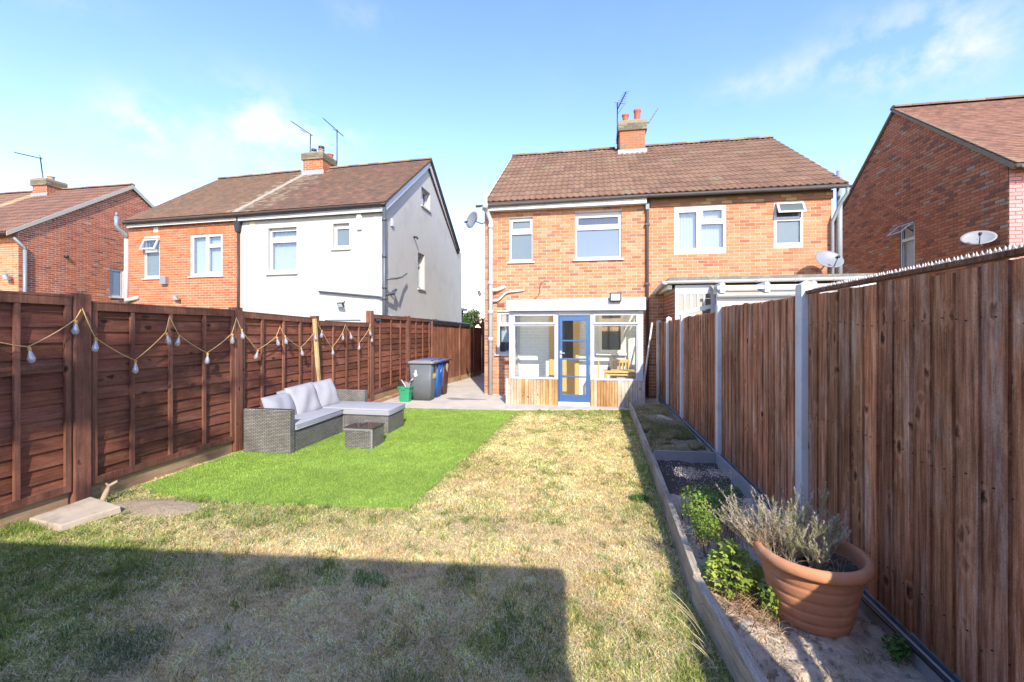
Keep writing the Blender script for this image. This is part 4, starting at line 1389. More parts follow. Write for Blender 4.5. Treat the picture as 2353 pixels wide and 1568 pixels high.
gutter(rd, (ga.x, ga.y + .02, 5.02), (gb.x, gb.y + .02, 5.02), .06, M_BLACK, 6)
w = window(rd, wrd, *ops[0][:2], *ops[0][2:], [(.10, .90, .72, .93), (.12, .92, .07, .64)], rec=.03, sill=.05, gl=M_OBSC, glmap={0: MATS['gap_shade']})
casement(w, wrd, ops[0][0] + .02, ops[0][1] - .02, 4.13, 4.50, .0, R(22))
window(rd, wrd, *ops[1][:2], *ops[1][2:], [(.08, .47, .07, .93), (.57, .93, .76, .93), (.57, .93, .11, .67)], rec=.03, sill=.05, curt=dict(folds=22, amp=.012))
# party-line downpipe with hopper
d0 = wf.pt(-.03, 0, .06)
mb = MB(); mb.tube([(d0.x, d0.y, 1.2), (d0.x, d0.y, 4.55)], .036, 10); hp = mb.build('downpipe', mat('dark_brown_pipe', (.06, .045, .04), .45, .1, 6), rd, smooth=True)
mb = MB(); mb.prism([(d0.x - .11, d0.y - .06, 4.86), (d0.x + .11, d0.y - .06, 4.86), (d0.x + .05, d0.y - .06, 4.55), (d0.x - .05, d0.y - .06, 4.55)], (0, .11, 0)); mb.build('hopper', M_BLACK, hp)
# white soil stack at the left corner, grey cowl above
q = wrd.pt(-.06, 0, .02)
mb = MB(); mb.tube([(q.x, q.y, 2.0), (q.x, q.y, 4.55)], .06, 14)
mb.tube([(q.x, q.y, 2.52), (q.x + .12, q.y - .08, 2.58), (q.x + .50, q.y - .03, 2.66)], .06, 12); so = mb.build('soil_pipe', M_WHITEPIPE, rd, smooth=True)
mb = MB(); mb.tube([(q.x, q.y, 4.55), (q.x, q.y, 4.72), (q.x - .06, q.y - .2, 4.85), (q.x - .07, q.y - .24, 4.95), (q.x - .07, q.y - .24, 5.22)], .06, 12); mb.tube([(q.x - .07, q.y - .24, 5.22), (q.x - .07, q.y - .24, 5.34)], .035, 10)
mb.build('vent_cowl', M_GREYPIPE, so, smooth=True)
b = MB(); wbox(b, wrd, 1.40, 1.62, 3.05, 3.30, .001, .12); b.build('flue_box', M_GREYPIPE, rd, bevel=.01)
b = MB(); wbox(b, wrd, 1.03, 1.21, 4.71, 4.87, .001, .014); b.build('vent', M_PATCH, rd)

# ================================================================== far-left house, gable towards the garden
fl = thing('brick_house', 'dark red brick gable house with pinkish tiles beyond the red brick semi', 'house', (-20, 13, 0))
gx = -18.9
gop = [(14.30 - 11.46, 14.82 - 11.46, 2.95, 4.10)]
wgl = Wall((gx, 11.46), (gx, 18.8), 0, 4.9, apex=(3.65, 7.55), openings=gop)
wfl = Wall((-28, 11.46), (gx, 11.46), 0, 4.9)
mb = wgl.backing(MB()); wfl2 = Wall((-28, 11.46), (gx - .23, 11.46), 0, 4.9); wfl2.backing(mb)
mb.build('wall', M_MORTAR_PALE, fl)
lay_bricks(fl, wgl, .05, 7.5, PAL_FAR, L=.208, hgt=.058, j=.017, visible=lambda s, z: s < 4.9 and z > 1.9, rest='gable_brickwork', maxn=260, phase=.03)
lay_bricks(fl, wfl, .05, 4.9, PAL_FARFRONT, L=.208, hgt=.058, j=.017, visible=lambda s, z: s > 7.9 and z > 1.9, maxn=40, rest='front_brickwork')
roof_deck(fl, (-28, 11.22, 4.88), (gx + .12, 11.22, 4.88), (-28, 15.1, 7.66), (gx + .12, 15.1, 7.66), (-28, 19, 4.88), (gx + .12, 19, 4.88), M_FELT)
lay_tiles(fl, (-28, 11.22, 4.89), (gx + .12, 11.22, 4.89), (0, 3.88, 2.78), 13, 30, 'flat', TILE_FARL, visible=lambda p: p.x > -26.5,
          paint=lambda p, c: pick([(1, (.26, .14, .09)), (1, (.22, .125, .085))]) if p.x < -23.6 else (pick([(1, (.44, .33, .20)), (1, (.38, .26, .16))]) if p.x < -23.0 else c))
ridge_line(fl, (-28, 15.1, 7.70), (gx + .12, 15.1, 7.70), M_TILE)
mb = MB()
X = gx + .10
mb.prism([(X, 11.10, 4.86), (X, 11.10, 4.72), (X, 15.1, 7.52), (X, 15.1, 7.68)], (.03, 0, 0))
mb.prism([(X, 15.1, 7.68), (X, 15.1, 7.52), (X, 19.1, 4.72), (X, 19.1, 4.86)], (.03, 0, 0))
mb.build('bargeboard', mat('grey_cream_paint', (.38, .36, .30), .7, .06, 6), fl)
gutter(fl, (-28, 11.16, 4.82), (gx + .1, 11.16, 4.82), .06, M_BLACK, 5)
window(fl, wgl, *gop[0][:2], *gop[0][2:], [(.14, .86, .07, .93)], rec=.04, sill=.05, gl=BLUEGL)
mb = MB(); p = PX(57, 600, gx + .08)
mb.tube([(gx + .07, 11.30, 4.70), (gx + .08, p.y, 4.42), (gx + .08, p.y, 4.30)], .04, 10); mb.tube([(gx + .08, p.y, 4.34), (gx + .08, p.y, 1.2)], .052, 12)
mb.build('downpipe', M_GREYPIPE, fl, smooth=True)
mb = MB(); p = wgl.pt(1.35, 4.31, 0); mb.tube([wgl.pt(1.33, 4.31, 0), wgl.pt(1.33, 4.31, .12)], .05, 10); mb.build('flue', M_BLACK, fl, smooth=True)
c0, c1 = PY(74, 450, 14.5).x, PY(106, 452, 14.5).x
cy1 = PX(150, 435, c1).y
chimney(fl, c0, c1, 14.5, min(cy1, 16.4), 7.25, 7.95, [(4, (.42, .145, .07)), (2, (.37, .12, .06))], .26,
        pots=[((c0 + c1) / 2, 14.9, .13, .22, M_POTBUFF, None)])

# ================================================================== right house: big brick gable and pink front
rh = thing('gable_house', 'big dark brick gable house with a pink painted rear wall', 'house', (9, 12, 0))
RX = 8.05
gop = [(16.55 - 13.10, 16.55 - 12.56, 3.15, 4.36)]
wgr = Wall((RX, 16.55), (RX, 10.07), 0, 4.87, apex=(3.25, 7.50), openings=gop)
wpk = Wall((RX, 10.07), (15, 10.07), 0, 4.87)
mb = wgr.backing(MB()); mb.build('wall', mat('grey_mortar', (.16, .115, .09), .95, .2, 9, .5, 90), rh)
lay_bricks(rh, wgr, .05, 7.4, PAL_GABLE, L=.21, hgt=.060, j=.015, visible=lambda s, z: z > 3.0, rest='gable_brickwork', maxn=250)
mb = MB(); wpk2 = Wall((RX + .23, 10.07), (15, 10.07), 0, 4.87); wpk2.backing(mb); wbox(mb, wpk, 0, .23, 0, 4.87, -.009, -.001)
M_PINK = mat('pink_paint', (.68, .30, .27), .8, .05, 6, .3, 80)
mb.build('rear_wall', M_PINK, rh)
lay_bricks(rh, wpk, .05, 4.87, [(2, (.72, .33, .30)), (1, (.69, .31, .28)), (1, (.74, .36, .33))], visible=lambda s, z: s < 1.2 and z > 3, maxn=40, rest='pink_brickwork')
house_core(rh, wgr, 5, 4.6)
mb = MB(); mb.prism([(RX + .25, 10.4, 4.85), (RX + .25, 16.2, 4.85), (RX + .25, 13.3, 7.2)], (6, 0, 0)); mb.build('attic', M_DARKROOM, rh)
roof_deck(rh, (RX - .06, 9.84, 4.80), (15, 9.84, 4.80), (RX - .06, 13.3, 7.56), (15, 13.3, 7.56), (RX - .06, 16.75, 4.80), (15, 16.75, 4.80), M_FELT, .06)
lay_tiles(rh, (RX - .06, 9.84, 4.815), (15, 9.84, 4.815), (0, 3.46, 2.76), 43, 42, 'plain', TILE_FARR, visible=lambda p: p.x < 11 and p.z > 4.9, paint=lambda p, c: pick([(1, (.30, .20, .13)), (1, (.27, .16, .11))]) if p.x < RX + .10 else c)
ridge_line(rh, (RX - .06, 13.3, 7.61), (15, 13.3, 7.61), M_TILE)
mb = MB()
mb.prism([(RX - .02, 16.75, 4.72), (RX - .02, 13.3, 7.49), (RX - .02, 13.3, 7.55), (RX - .02, 16.75, 4.79)], (-.05, 0, 0)); mb.prism([(RX - .02, 13.3, 7.49), (RX - .02, 9.9, 4.72), (RX - .02, 9.84, 4.79), (RX - .02, 13.3, 7.55)], (-.05, 0, 0))
mb.build('verge', mat('dark_mortar', (.2, .16, .11)), rh)
gutter(rh, (RX + .02, 9.78, 4.78), (15, 9.78, 4.78), .07, M_UPVC_OLD, 5)
w = window(rh, wgr, *gop[0][:2], *gop[0][2:], [(.10, .90, .70, .95), (.10, .90, .06, .64)], rec=.02, sill=.05, curt=dict(folds=8), glmap={0: MATS['gap_shade']})
casement(w, wgr, gop[0][0], gop[0][1], 3.98, 4.36, .02, R(48))

# ================================================================== things beyond
dh = thing('distant_house', 'small grey roofed house glimpsed past the white gable', 'house', (-8, 24, 0))
mb = MB(); mb.box((-12, 24, 0), (-7.5, 25.2, 2.75)); mb.build('wall', mat('pebbledash', (.38, .36, .32), .95, .15, 20), dh)
mb = MB(); mb.prism([(-12, 23.8, 2.75), (-7.3, 23.8, 2.75), (-7.3, 23.8, 2.90), (-12, 23.8, 3.02)], (0, 1.7, 0)); mb.build('roof', mat('slate', (.17, .17, .18), .7, .2, 8), dh)
mb = MB(); mb.tube([(-7.44, 24.9, 0), (-7.44, 24.9, 2.75)], .05, 8); mb.build('downpipe', M_BLACK, dh)

# ================================================================== left fence: brown lap panels
M_LAP = wood('brown_lap_wood', (.098, .034, .020), (.175, .064, .038), (.24, .094, .058), 'y', (.30, .17, .13), .35, knots=True, rough=.75)
M_LAPV = wood('brown_post_wood', (.105, .044, .028), (.175, .074, .047), (.235, .105, .068), 'z', (.22, .12, .09), .3, knots=True, rough=.75)
M_NEWWOOD = wood('new_timber', (.48, .29, .12), (.58, .38, .17), (.66, .46, .24), 'z', (.6, .45, .25), .3, knots=True, attr=False)
M_GRAVEL = wood('gravel_board_wood', (.24, .155, .085), (.32, .21, .115), (.38, .27, .16), 'y', (.34, .29, .22), .4, knots=False, attr=False)
FX = -4.735
lf = thing('lap_fence', 'brown horizontal lap panel fence carrying the string lights behind the sofa', 'fence', (-4.72, 5, 0))
# (y0, y1, top0, top1, bottom, battens)
panels = [(-2.45, -.60, 1.94, 1.94, .16, 4), (-.52, 1.36, 1.94, 1.94, .16, 4), (1.43, 3.22, 1.955, 1.945, .16, [1.9, 2.36, 2.84]),
          (3.39, 5.08, 1.905, 1.895, .16, [3.77, 4.19, 4.63]), (5.21, 6.80, 1.885, 1.835, .17, [5.60, 6.05, 6.44]),
          (6.93, 8.73, 1.79, 1.775, .20, [7.38, 7.83, 8.29]), (8.88, 10.69, 1.965, 1.955, .24, [9.22, 9.77, 10.30]),
          (10.86, 12.75, 1.95, 1.93, .22, [11.3, 11.8, 12.3])]
def lap_slat(y0, y1, z, h, parent, seed, x0=FX, P=None):
    r = random.Random(seed)
    n = 7
    v = []
    ph, am = r.uniform(0, 6), r.uniform(.003, .008)
    for i in range(n + 1):
        t = i / n; y = y0 + (y1 - y0) * t
        wv = am * math.sin(ph + t * r.uniform(3.5, 4.5)) + r.uniform(-.003, .003)
        v += [(x0 + .021, y, z + wv), (x0 + .003, y, z + h), (x0 + .008, y, z + wv)]
    f = []
    for i in range(n):
        a, b = 3 * i, 3 * i + 3
        f += [(a, b, b + 1, a + 1), (a + 2, b + 2, b, a), (a + 1, b + 1, b + 2, a + 2)]
    c = r.uniform(.72, 1.2)
    m = MB(P); m.add(v, f, (c * r.uniform(.95, 1.08), c, c * r.uniform(.9, 1.05)))
    return m.build('slat', M_LAP, parent)
def lap_panel(fence, y0, y1, t0, t1, zb, battens, seed, P=None, x0=FX):
    mb = MB(P, (1.0, 1.0, 1.0))
    w = .035
    tr = [(x0 + .022, y0, t0 - .075), (x0 + .052, y0, t0 - .075), (x0 + .052, y1, t1 - .075), (x0 + .022, y1, t1 - .075)]
    mb.hexa(tr + [(p[0], p[1], p[2] + .075) for p in tr])
    tr = [(x0 - .03, y0, t0), (x0 + .056, y0, t0), (x0 + .056, y1, t1), (x0 - .03, y1, t1)]
    mb.hexa(tr + [(p[0], p[1], p[2] + .014) for p in tr])
    mb.box((x0 + .022, y0, zb), (x0 + .05, y1, zb + .065))
    for y in (y0, y1 - .045):
        mb.box((x0 + .022, y, zb + .065), (x0 + .05, y + .045, (t0 if y == y0 else t1) - .076))
    po = mb.build('fence_panel', M_LAPV, fence)
    n = int(round((t0 - zb) / .133))
    hs = (min(t0, t1) - zb) / n
    for k in range(n):
        lap_slat(y0 + .003, y1 - .003, zb + k * hs + (.0 if k else .002), hs + .022, po, seed * 50 + k, x0, P)
    if isinstance(battens, int):
        battens = [y0 + (y1 - y0) * (k + 1) / (battens + 1) for k in range(battens)]
    for k, y in enumerate(battens):
        r = random.Random(seed * 9 + k); c = r.uniform(.9, 1.35)
        b = MB(P); b.box((x0 + .023, y - .02, zb + .067), (x0 + .048, y + .018, t0 + (t1 - t0) * (y - y0) / (y1 - y0) - .078), (c, c, c))
        b.build('batten', M_LAPV, po)
    return po
for i, (y0, y1, t0, t1, zb, bt) in enumerate(panels):
    lap_panel(lf, y0, y1, t0, t1, zb, bt, i + 1)
    b = MB(); b.box((FX - .01, y0 + .01, -.02), (FX + .022, y1 - .01, zb - .004)); b.build('gravel_board', M_GRAVEL, lf)
for (y, w, zt_) in ((-.56, .09, 2.0), (1.395, .09, 2.0), (3.305, .135, 1.985), (5.145, .12, 1.945), (6.865, .10, 1.885), (8.805, .13, 2.055), (10.775, .14, 2.0), (12.82, .12, 1.97)):
    b = MB(col=(1.05, 1.05, 1.05)); b.box((FX - .05, y - w / 2, 0), (FX + .068, y + w / 2, zt_))
    b.build('post', M_LAPV, lf, bevel=.004)
pt_ = thing('timber_post', 'pale new timber propped upright against the brown lap fence', 'post', (-4.64, 6.95, 0))
b = MB(); p0, p1 = PX(737, 905, -4.66), PX(722, 733, -4.64)
b.bar((p0.x, p0.y, .16), (p1.x, p1.y, p1.z), .055, .05); b.build('timber', M_NEWWOOD, pt_, bevel=.003)
bl = MB(); p = PX(870, 735, FX + .06); bl.box((FX + .053, p.y - .12, p.z - .02), (FX + .057, p.y + .10, p.z + .012))
bl.build('label_plate', mat('blue_label', (.05, .09, .28), .5, .03), lf)
# low brick edging in front of the gravel board by the patio
be = thing('brick_edging', 'low pale brick edging at the foot of the brown fence beside the patio', 'edging', (-4.62, 9.7, 0))
for k in range(12):
    b = MB(); y = 8.75 + k * .225; b.box((-4.70, y, .012), (-4.60, y + .215, .075 + RNG.uniform(-.004, .004)), pick([(1, (.46, .25, .15)), (1, (.50, .33, .22)), (1, (.42, .21, .13))])); b.build('brick', M_BRICK, be)

# board fence that runs on past the bins into the side passage
bf = thing('board_fence', 'brown vertical board fence with black ridged capping behind the wheelie bins', 'fence', (-4.2, 13, 0))
A, B = Vector((-4.36, 11.55, 0)), Vector((-3.86, 15.25, 0))
d = (B - A).normalized(); nn = Vector((d.y, -d.x, 0)); Lf = (B - A).length
n = 34
for k in range(n):
    a = A + d * (Lf * k / n); b_ = A + d * (Lf * (k + 1) / n + .012)
    zt_ = 1.80 - .10 * k / n
    c = RNG.uniform(.85, 1.3)
    o0, o1 = .006 + .006 * (k % 2), .014
    m = MB(col=(c * 1.15, c * 1.15, c * 1.1))
    P = [a + nn * o1, b_ + nn * o0, b_ - nn * .01, a - nn * .01]
    m.hexa([Vector((p.x, p.y, .17)) for p in P] + [Vector((p.x, p.y, zt_)) for p in P])
    m.build('board', M_LAPV, bf)
for t in (.0, .49, .80):
    q = A + d * (Lf * t) + nn * .03
    m = MB(col=(1.1, 1.1, 1.1)); m.bar((q.x, q.y, .05), (q.x, q.y, 1.88 - .1 * t), .05, .05); m.build('post', M_LAPV, bf)
m = MB(); P = [A + nn * .02, B + nn * .02, B - nn * .02, A - nn * .02]
m.hexa([Vector((p.x, p.y, .012)) for p in P] + [Vector((p.x, p.y, .168)) for p in P]); m.build('gravel_board', M_GRAVEL, bf)
for k in range(18):       # ridged black capping
    a = A + d * (Lf * .70 * k / 18); b_ = A + d * (Lf * .70 * (k + .82) / 18)
    zt_ = 1.90 - .07 * k / 18
    m = MB(); P = [a + nn * .05, b_ + nn * .05, b_ - nn * .05, a - nn * .05]
    m.hexa([Vector((p.x, p.y, zt_ - .12)) for p in P] + [Vector((p.x, p.y, zt_ + (.0 if i < 2 else .03))) for i, p in enumerate(P)])
    m.build('capping_piece', M_BLACK, bf)
sh = thing('shed', 'low grey felt shed roof just showing over the brown board fence', 'shed', (-5.4, 14, 0))
m = MB(); m.box((-6.0, 13.0, 0), (-4.75, 15.6, 1.84)); m.build('wall', M_GRAVEL, sh)
m = MB(); m.prism([(-6.1, 12.9, 1.85), (-4.62, 12.9, 1.85), (-4.62, 12.9, 1.90), (-6.1, 12.9, 1.94)], (0, 2.8, 0)); m.build('roof', MATS['roof_felt'], sh)
# cross panel closing the passage
cf_ = thing('lap_fence', 'short brown lap panel closing off the side passage behind the house', 'fence', (-3.2, 15.3, 0))
Pm = Matrix.Translation((-3.86, 15.40, 0)) @ Matrix.Rotation(R(-90), 4, 'Z') @ Matrix.Translation((-FX, 0, 0))
lap_panel(cf_, 0, 1.25, 1.86, 1.86, .05, [.4, .8], 40, Pm)

# ================================================================== right fence: feather-edge boards between concrete posts
M_FEATH = wood('weathered_board', (.12, .046, .023), (.36, .152, .075), (.62, .33, .19), 'z', (.66, .53, .43), .68)
RFX = 1.555
rf = thing('board_fence', 'weathered brown vertical board fence between concrete posts behind the plant pot', 'fence', (RFX, 5, 0))
def feather(y0, y1, top0, top1, zb=.17, n=None, parent=rf, skipf=None):
    n = n or int(round((y1 - y0) / .128))
    w = (y1 - y0) / n
    for k in range(n):
        a = y1 - k * w; b_ = a - w - .018
        b_ = max(b_, y0)
        tp = top0 + (top1 - top0) * ((a - y0) / (y1 - y0))
        c = RNG.uniform(.66, 1.3)
        cc = (c * RNG.uniform(.97, 1.1), c, c * RNG.uniform(.88, 1.04))
        th = RNG.uniform(.013, .017); jt_ = RNG.uniform(-.002, .002)
        tpj = tp + RNG.uniform(-.016, .010)
        m = MB(col=cc)
        # thin edge towards the house, thick edge proud towards the camera
        m.hexa([(RFX - .003 + jt_, a, zb), (RFX - th + jt_, b_, zb), (RFX + .003, b_, zb), (RFX + .003, a, zb),
                (RFX - .003 + jt_, a, tpj), (RFX - th + jt_ + RNG.uniform(-.003, .002), b_, tpj), (RFX + .003, b_, tpj), (RFX + .003, a, tpj)])
        m.build('board', M_FEATH, parent)
    for z in (.35, 1.0, 1.65):
        m = MB(col=(.9, .9, .9)); m.box((RFX + .004, y0, z), (RFX + .045, y1, z + .075)); m.build('rail', M_FEATH, parent)
posts = [(3.52, 2.0), (5.62, 1.965), (7.76, 1.92), (9.15, 1.90), (10.42, 1.86)]
feather(9.20, 10.37, 1.80, 1.80); feather(7.81, 9.10, 1.83, 1.83); feather(5.67, 7.71, 1.875, 1.85); feather(3.57, 5.57, 1.905, 1.925); feather(1.82, 3.47, 1.910, 1.893, n=13)
feather(-2.5, .18, 1.96, 1.96)
def conc_post(y, zt_, x=RFX):
    m = MB()
    w, dd = .05, .048
    m.box((x - dd, y - w, 0), (x + .052, y + w, zt_ - .025))
    v = [(x - dd, y - w, zt_ - .0251), (x + .052, y - w, zt_ - .0251), (x + .052, y + w, zt_ - .0251), (x - dd, y + w, zt_ - .0251), (x + .002, y - .012, zt_ + .008), (x + .002, y + .012, zt_ + .008)]
    m.add(v, [(0, 1, 4), (1, 2, 5, 4), (2, 3, 5), (3, 0, 4, 5)])
    return m.build('post', M_POST, rf, bevel=.005)
for y, z in posts: conc_post(y, z)
for y in (1.46, -.0): pass
conc_post(1.76, 1.99); conc_post(.22, 1.99); conc_post(-2.55, 1.99)
# weathered cap rail along the near panels
for y0, y1, z0, z1 in ((1.82, 3.48, 1.9235, 1.9065),):
    m = MB(col=(.42, .42, .42)); P = [(RFX - .022, y0), (RFX + .035, y0), (RFX + .035, y1), (RFX - .022, y1)]
    zz_ = [z0, z0, z1, z1]
    m.hexa([(p[0], p[1], z) for p, z in zip(P, zz_)] + [(p[0], p[1], z + .0215) for p, z in zip(P, zz_)])
    m.build('cap_rail', M_FEATH, rf)
# low gappy panel beside the camera: light comes over it onto the bed
for k in range(9):
    y = .28 + k * .162
    gap = 0 if y < 1.0 else .028
    m = MB(col=(1, 1, 1)); m.box((RFX - .012, y, .17), (RFX + .003, min(y + .162 - gap, 1.70), 1.05 if y < 1.0 else 1.16)); m.build('board', M_FEATH, rf)
m = MB(col=(1, 1, 1)); m.box((RFX - .02, .27, 1.165), (RFX + .03, 1.70, 1.20)); m.build('rail', M_FEATH, rf)
# nail heads on the boards, three rows
nm = MB()
for z in (.39, 1.04, 1.69):
    for k in range(26):
        y = 1.86 + k * .0625 + RNG.uniform(-.012, .012)
        nm.box((RFX - .0185, y - .0022, z + RNG.uniform(-.03, .03)), (RFX - .012, y + .0022, z + .005 + RNG.uniform(-.0, .004)))
nm2 = MB()
for q in range(0, len(nm.v), 8):
    zs0 = nm.v[q][2]; nm2.box((nm.v[q][0], nm.v[q][1], zs0), (nm.v[q + 6][0], nm.v[q + 6][1], zs0 + .005))
o = nm2.build('nail', mat('rusty_nail', (.07, .045, .035), .7, .1), rf); o['kind'] = 'stuff'
# concrete gravel boards and the dark edging strip in front
for y0, y1 in ((-2.5, 1.70), (1.82, 3.46), (3.58, 5.56), (5.68, 7.70), (7.82, 9.09), (9.21, 10.36)):
    m = MB(); m.box((RFX - .018, y0, 0), (RFX + .02, y1, .168)); m.build('gravel_board', mat('dark_concrete_board', (.16, .165, .175), .9, .12, 6, .4, 90, col2=(.27, .27, .27), c2scale=3), rf)
er = thing('edging_strip', 'grey timber edging strip with a black pipe along the raised bed fence foot', 'edging', (1.47, 6, 0))
for y0, y1 in ((.8, 3.4), (3.42, 6.0), (6.02, 9.1)):
    m = MB(); m.box((1.475, y0, .05), (1.495, y1, .185)); m.build('edging_board', mat('grey_timber', (.30, .29, .28), .9, .15, 8, .4, 60, stretch=(1, .1, 1)), er, bevel=.003)
    m = MB(); m.tube([(1.462, y0, .178), (1.462 + .004, (y0 + y1) / 2, .182), (1.462, y1, .178)], .011, 7); m.build('pipe', M_BLACK, er, smooth=True)
m = MB(); p = PX(1517, 702, RFX - .03); m.box((p.x - .01, p.y - .05, p.z - .05), (p.x + .02, p.y + .05, p.z + .04)); m.build('hook_plate', M_BLACK, rf)
# anti-climb spikes behind the cap rail
ss = thing('spike_strip', 'row of small white plastic spikes along the top of the weathered board fence', 'spikes', (RFX + .05, 2.6, 1.94))
m = MB(); m.hexa([(RFX + .004, 1.83, 1.9455), (RFX + .032, 1.83, 1.9455), (RFX + .032, 3.46, 1.9285), (RFX + .004, 3.46, 1.9285), (RFX + .004, 1.83, 1.951), (RFX + .032, 1.83, 1.951), (RFX + .032, 3.46, 1.934), (RFX + .004, 3.46, 1.934)]); m.build('base_strip', mat('cream_plastic', (.50, .42, .335), .5, .03), ss)
sm = MB(); sm.add([(-.007, -.007, 0), (.007, -.007, 0), (.007, .007, 0), (-.007, .007, 0), (0, 0, .024)], [(0, 1, 4), (1, 2, 4), (2, 3, 4), (3, 0, 4)])
sme = sm.mesh('spike', MATS['cream_plastic'])
for k in range(81):
    y = 1.845 + k * .02
    put('spike', sme, (RFX + .018 + RNG.uniform(-.003, .003), y + RNG.uniform(-.003, .003), 1.9508 - (y - 1.83) / 1.63 * .0175), ss)

# ================================================================== raised bed
EDGE = [(9.15, .785), (5.42, .700), (2.77, .605), (.6, .84), (-1.5, 1.0)]
def edge_x(y):
    y = np.asarray(y, float)
    return np.interp(-y, [-e_[0] for e_ in EDGE], [e_[1] for e_ in EDGE])
M_SLEEPER = wood('grey_sleeper', (.23, .19, .145), (.36, .305, .235), (.48, .42, .33), 'y', (.46, .42, .36), .4, knots=True, attr=False)
bed = thing('raised_bed', 'long weathered timber edge of the raised bed beside the dry lawn', 'raised bed', (.7, 5, 0))
for (y0, x0), (y1, x1), hh, w in ((EDGE[0], (5.44, .70), .165, .045), ((5.41, .70), (2.79, .612), .175, .05), ((2.76, .600), (-.9, 1.0), .172, .058)):
    q = MB(); q.hexa([(x0, y0, 0), (x0 + w, y0, 0), (x1 + w, y1, 0), (x1, y1, 0), (x0 + .004, y0, hh), (x0 + w, y0, hh), (x1 + w, y1, hh), (x1 + .004, y1, hh)])
    q.build('timber', M_SLEEPER, bed, bevel=.006)
q = MB(); q.hexa([(.755, 5.43, .0), (1.47, 5.45, .0), (1.47, 5.475, .0), (.755, 5.455, .0), (.755, 5.43, .20), (1.47, 5.45, .20), (1.47, 5.475, .20), (.755, 5.455, .20)])
q.build('cross_board', MATS['grey_timber'], bed)
q = MB(); q.box((1.445, 4.2, .02), (1.462, 5.42, .20)); q.build('side_board', MATS['grey_timber'], bed)
q = MB(); q.box((.84, 9.135, .0), (1.47, 9.16, .15)); q.build('end_board', MATS['grey_timber'], bed)
# soil: a sheet with real lumps
def soil(name, y0, y1, z, amp, m, nx=46, ny=150, seed=3):
    ys = np.linspace(y0, y1, ny)
    V = np.zeros((ny, nx, 3))
    for i, y in enumerate(ys):
        xs_ = np.linspace(float(edge_x(y)) + .02, 1.474, nx)
        V[i, :, 0] = xs_; V[i, :, 1] = y
    x, y = V[..., 0], V[..., 1]
    V[..., 2] = z + amp * (fbm(x, y, 5, seed) - .5) * 2 + amp * .7 * (fbm(x, y, 19, seed + 4) - .5) + amp * .5 * (vnoise(x, y, 45, seed + 8) - .5)
    idx = np.arange(ny * nx).reshape(ny, nx)
    F = np.stack([idx[:-1, :-1], idx[:-1, 1:], idx[1:, 1:], idx[1:, :-1]], -1).reshape(-1, 4)
    me = bpy.data.meshes.new(name)
    me.from_pydata([tuple(p) for p in V.reshape(-1, 3)], [], [tuple(int(k) for k in f) for f in F])
    me.polygons.foreach_set('use_smooth', [True] * len(me.polygons))
    me.materials.append(m)
    o = put(name, me); o['kind'] = 'structure'
    return o
M_SOIL = mat('dry_soil', (.52, .42, .31), .98, .22, 12, .9, 70, col2=(.36, .285, .205), c2scale=5, c2lo=.45, c2hi=.65, bdist=.012)
M_COMPOST = mat('compost', (.085, .066, .052), .95, .3, 20, .9, 90, bdist=.01)
soil('bed_soil', .4, 4.30, .10, .030, M_SOIL, 60, 240)
soil('compost_soil', 4.30, 5.43, .075, .020, M_COMPOST, 40, 70)
soil('far_bed_soil', 5.47, 9.13, .10, .018, mat('mossy_soil', (.24, .20, .13), .98, .25, 9, .8, 60, col2=(.09, .10, .04), c2scale=4, bdist=.01), 36, 160, 9)
# white grit in the compost
N = 420
xx = NP.uniform(.79, 1.43, N); yy = NP.uniform(4.33, 5.40, N)
V = []; 
s_ = NP.uniform(.0015, .0042, N)
base = np.array([[-1, -1, 0], [1, -1, 0], [1, 1, 0], [-1, 1, 0], [0, 0, 1.2]])
V = (np.stack([xx, yy, .085 + .012 * fbm(xx, yy, 5, 3)], 1)[:, None, :] + base[None] * s_[:, None, None]).reshape(-1, 3)
F = (np.arange(N)[:, None, None] * 5 + np.array([[0, 1, 4], [1, 2, 4], [2, 3, 4], [3, 0, 4]])[None]).reshape(-1, 3)
bigmesh('perlite_grit', V, F, np.full((len(V), 3), .62), M_LEAF)
# pebbles and crumbs on the dry soil
N = 700
xx = NP.uniform(.72, 1.46, N); yy = NP.uniform(1.2, 3.2, N)
s_ = NP.uniform(.003, .011, N) * (NP.rand(N) ** 1.5 + .25)
V = (np.stack([xx, yy, .105 + .03 * (fbm(xx, yy, 5, 3) - .5) * 2], 1)[:, None, :] + base[None] * s_[:, None, None] * (1 + .4 * NP.uniform(-1, 1, (N, 5, 3)))).reshape(-1, 3)
F = (np.arange(N)[:, None, None] * 5 + np.array([[0, 1, 4], [1, 2, 4], [2, 3, 4], [3, 0, 4]])[None]).reshape(-1, 3)
cc = np.where(NP.rand(N, 1) < .12, .55, .28) * np.array([[1, .84, .66]])
bigmesh('soil_crumbs', V, F, np.repeat(cc, 5, 0), M_LEAF)
sl = thing('stone_slab', 'flat grey stone lying among the moss in the far raised bed', 'slab', (1.15, 7.9, .1))
b = MB(); b.prism([(1.0, 7.55, .11), (1.38, 7.62, .11), (1.24, 8.0, .125), (.93, 7.9, .125)], (0, 0, .025)); b.build('stone', M_CONC, sl, bevel=.006)

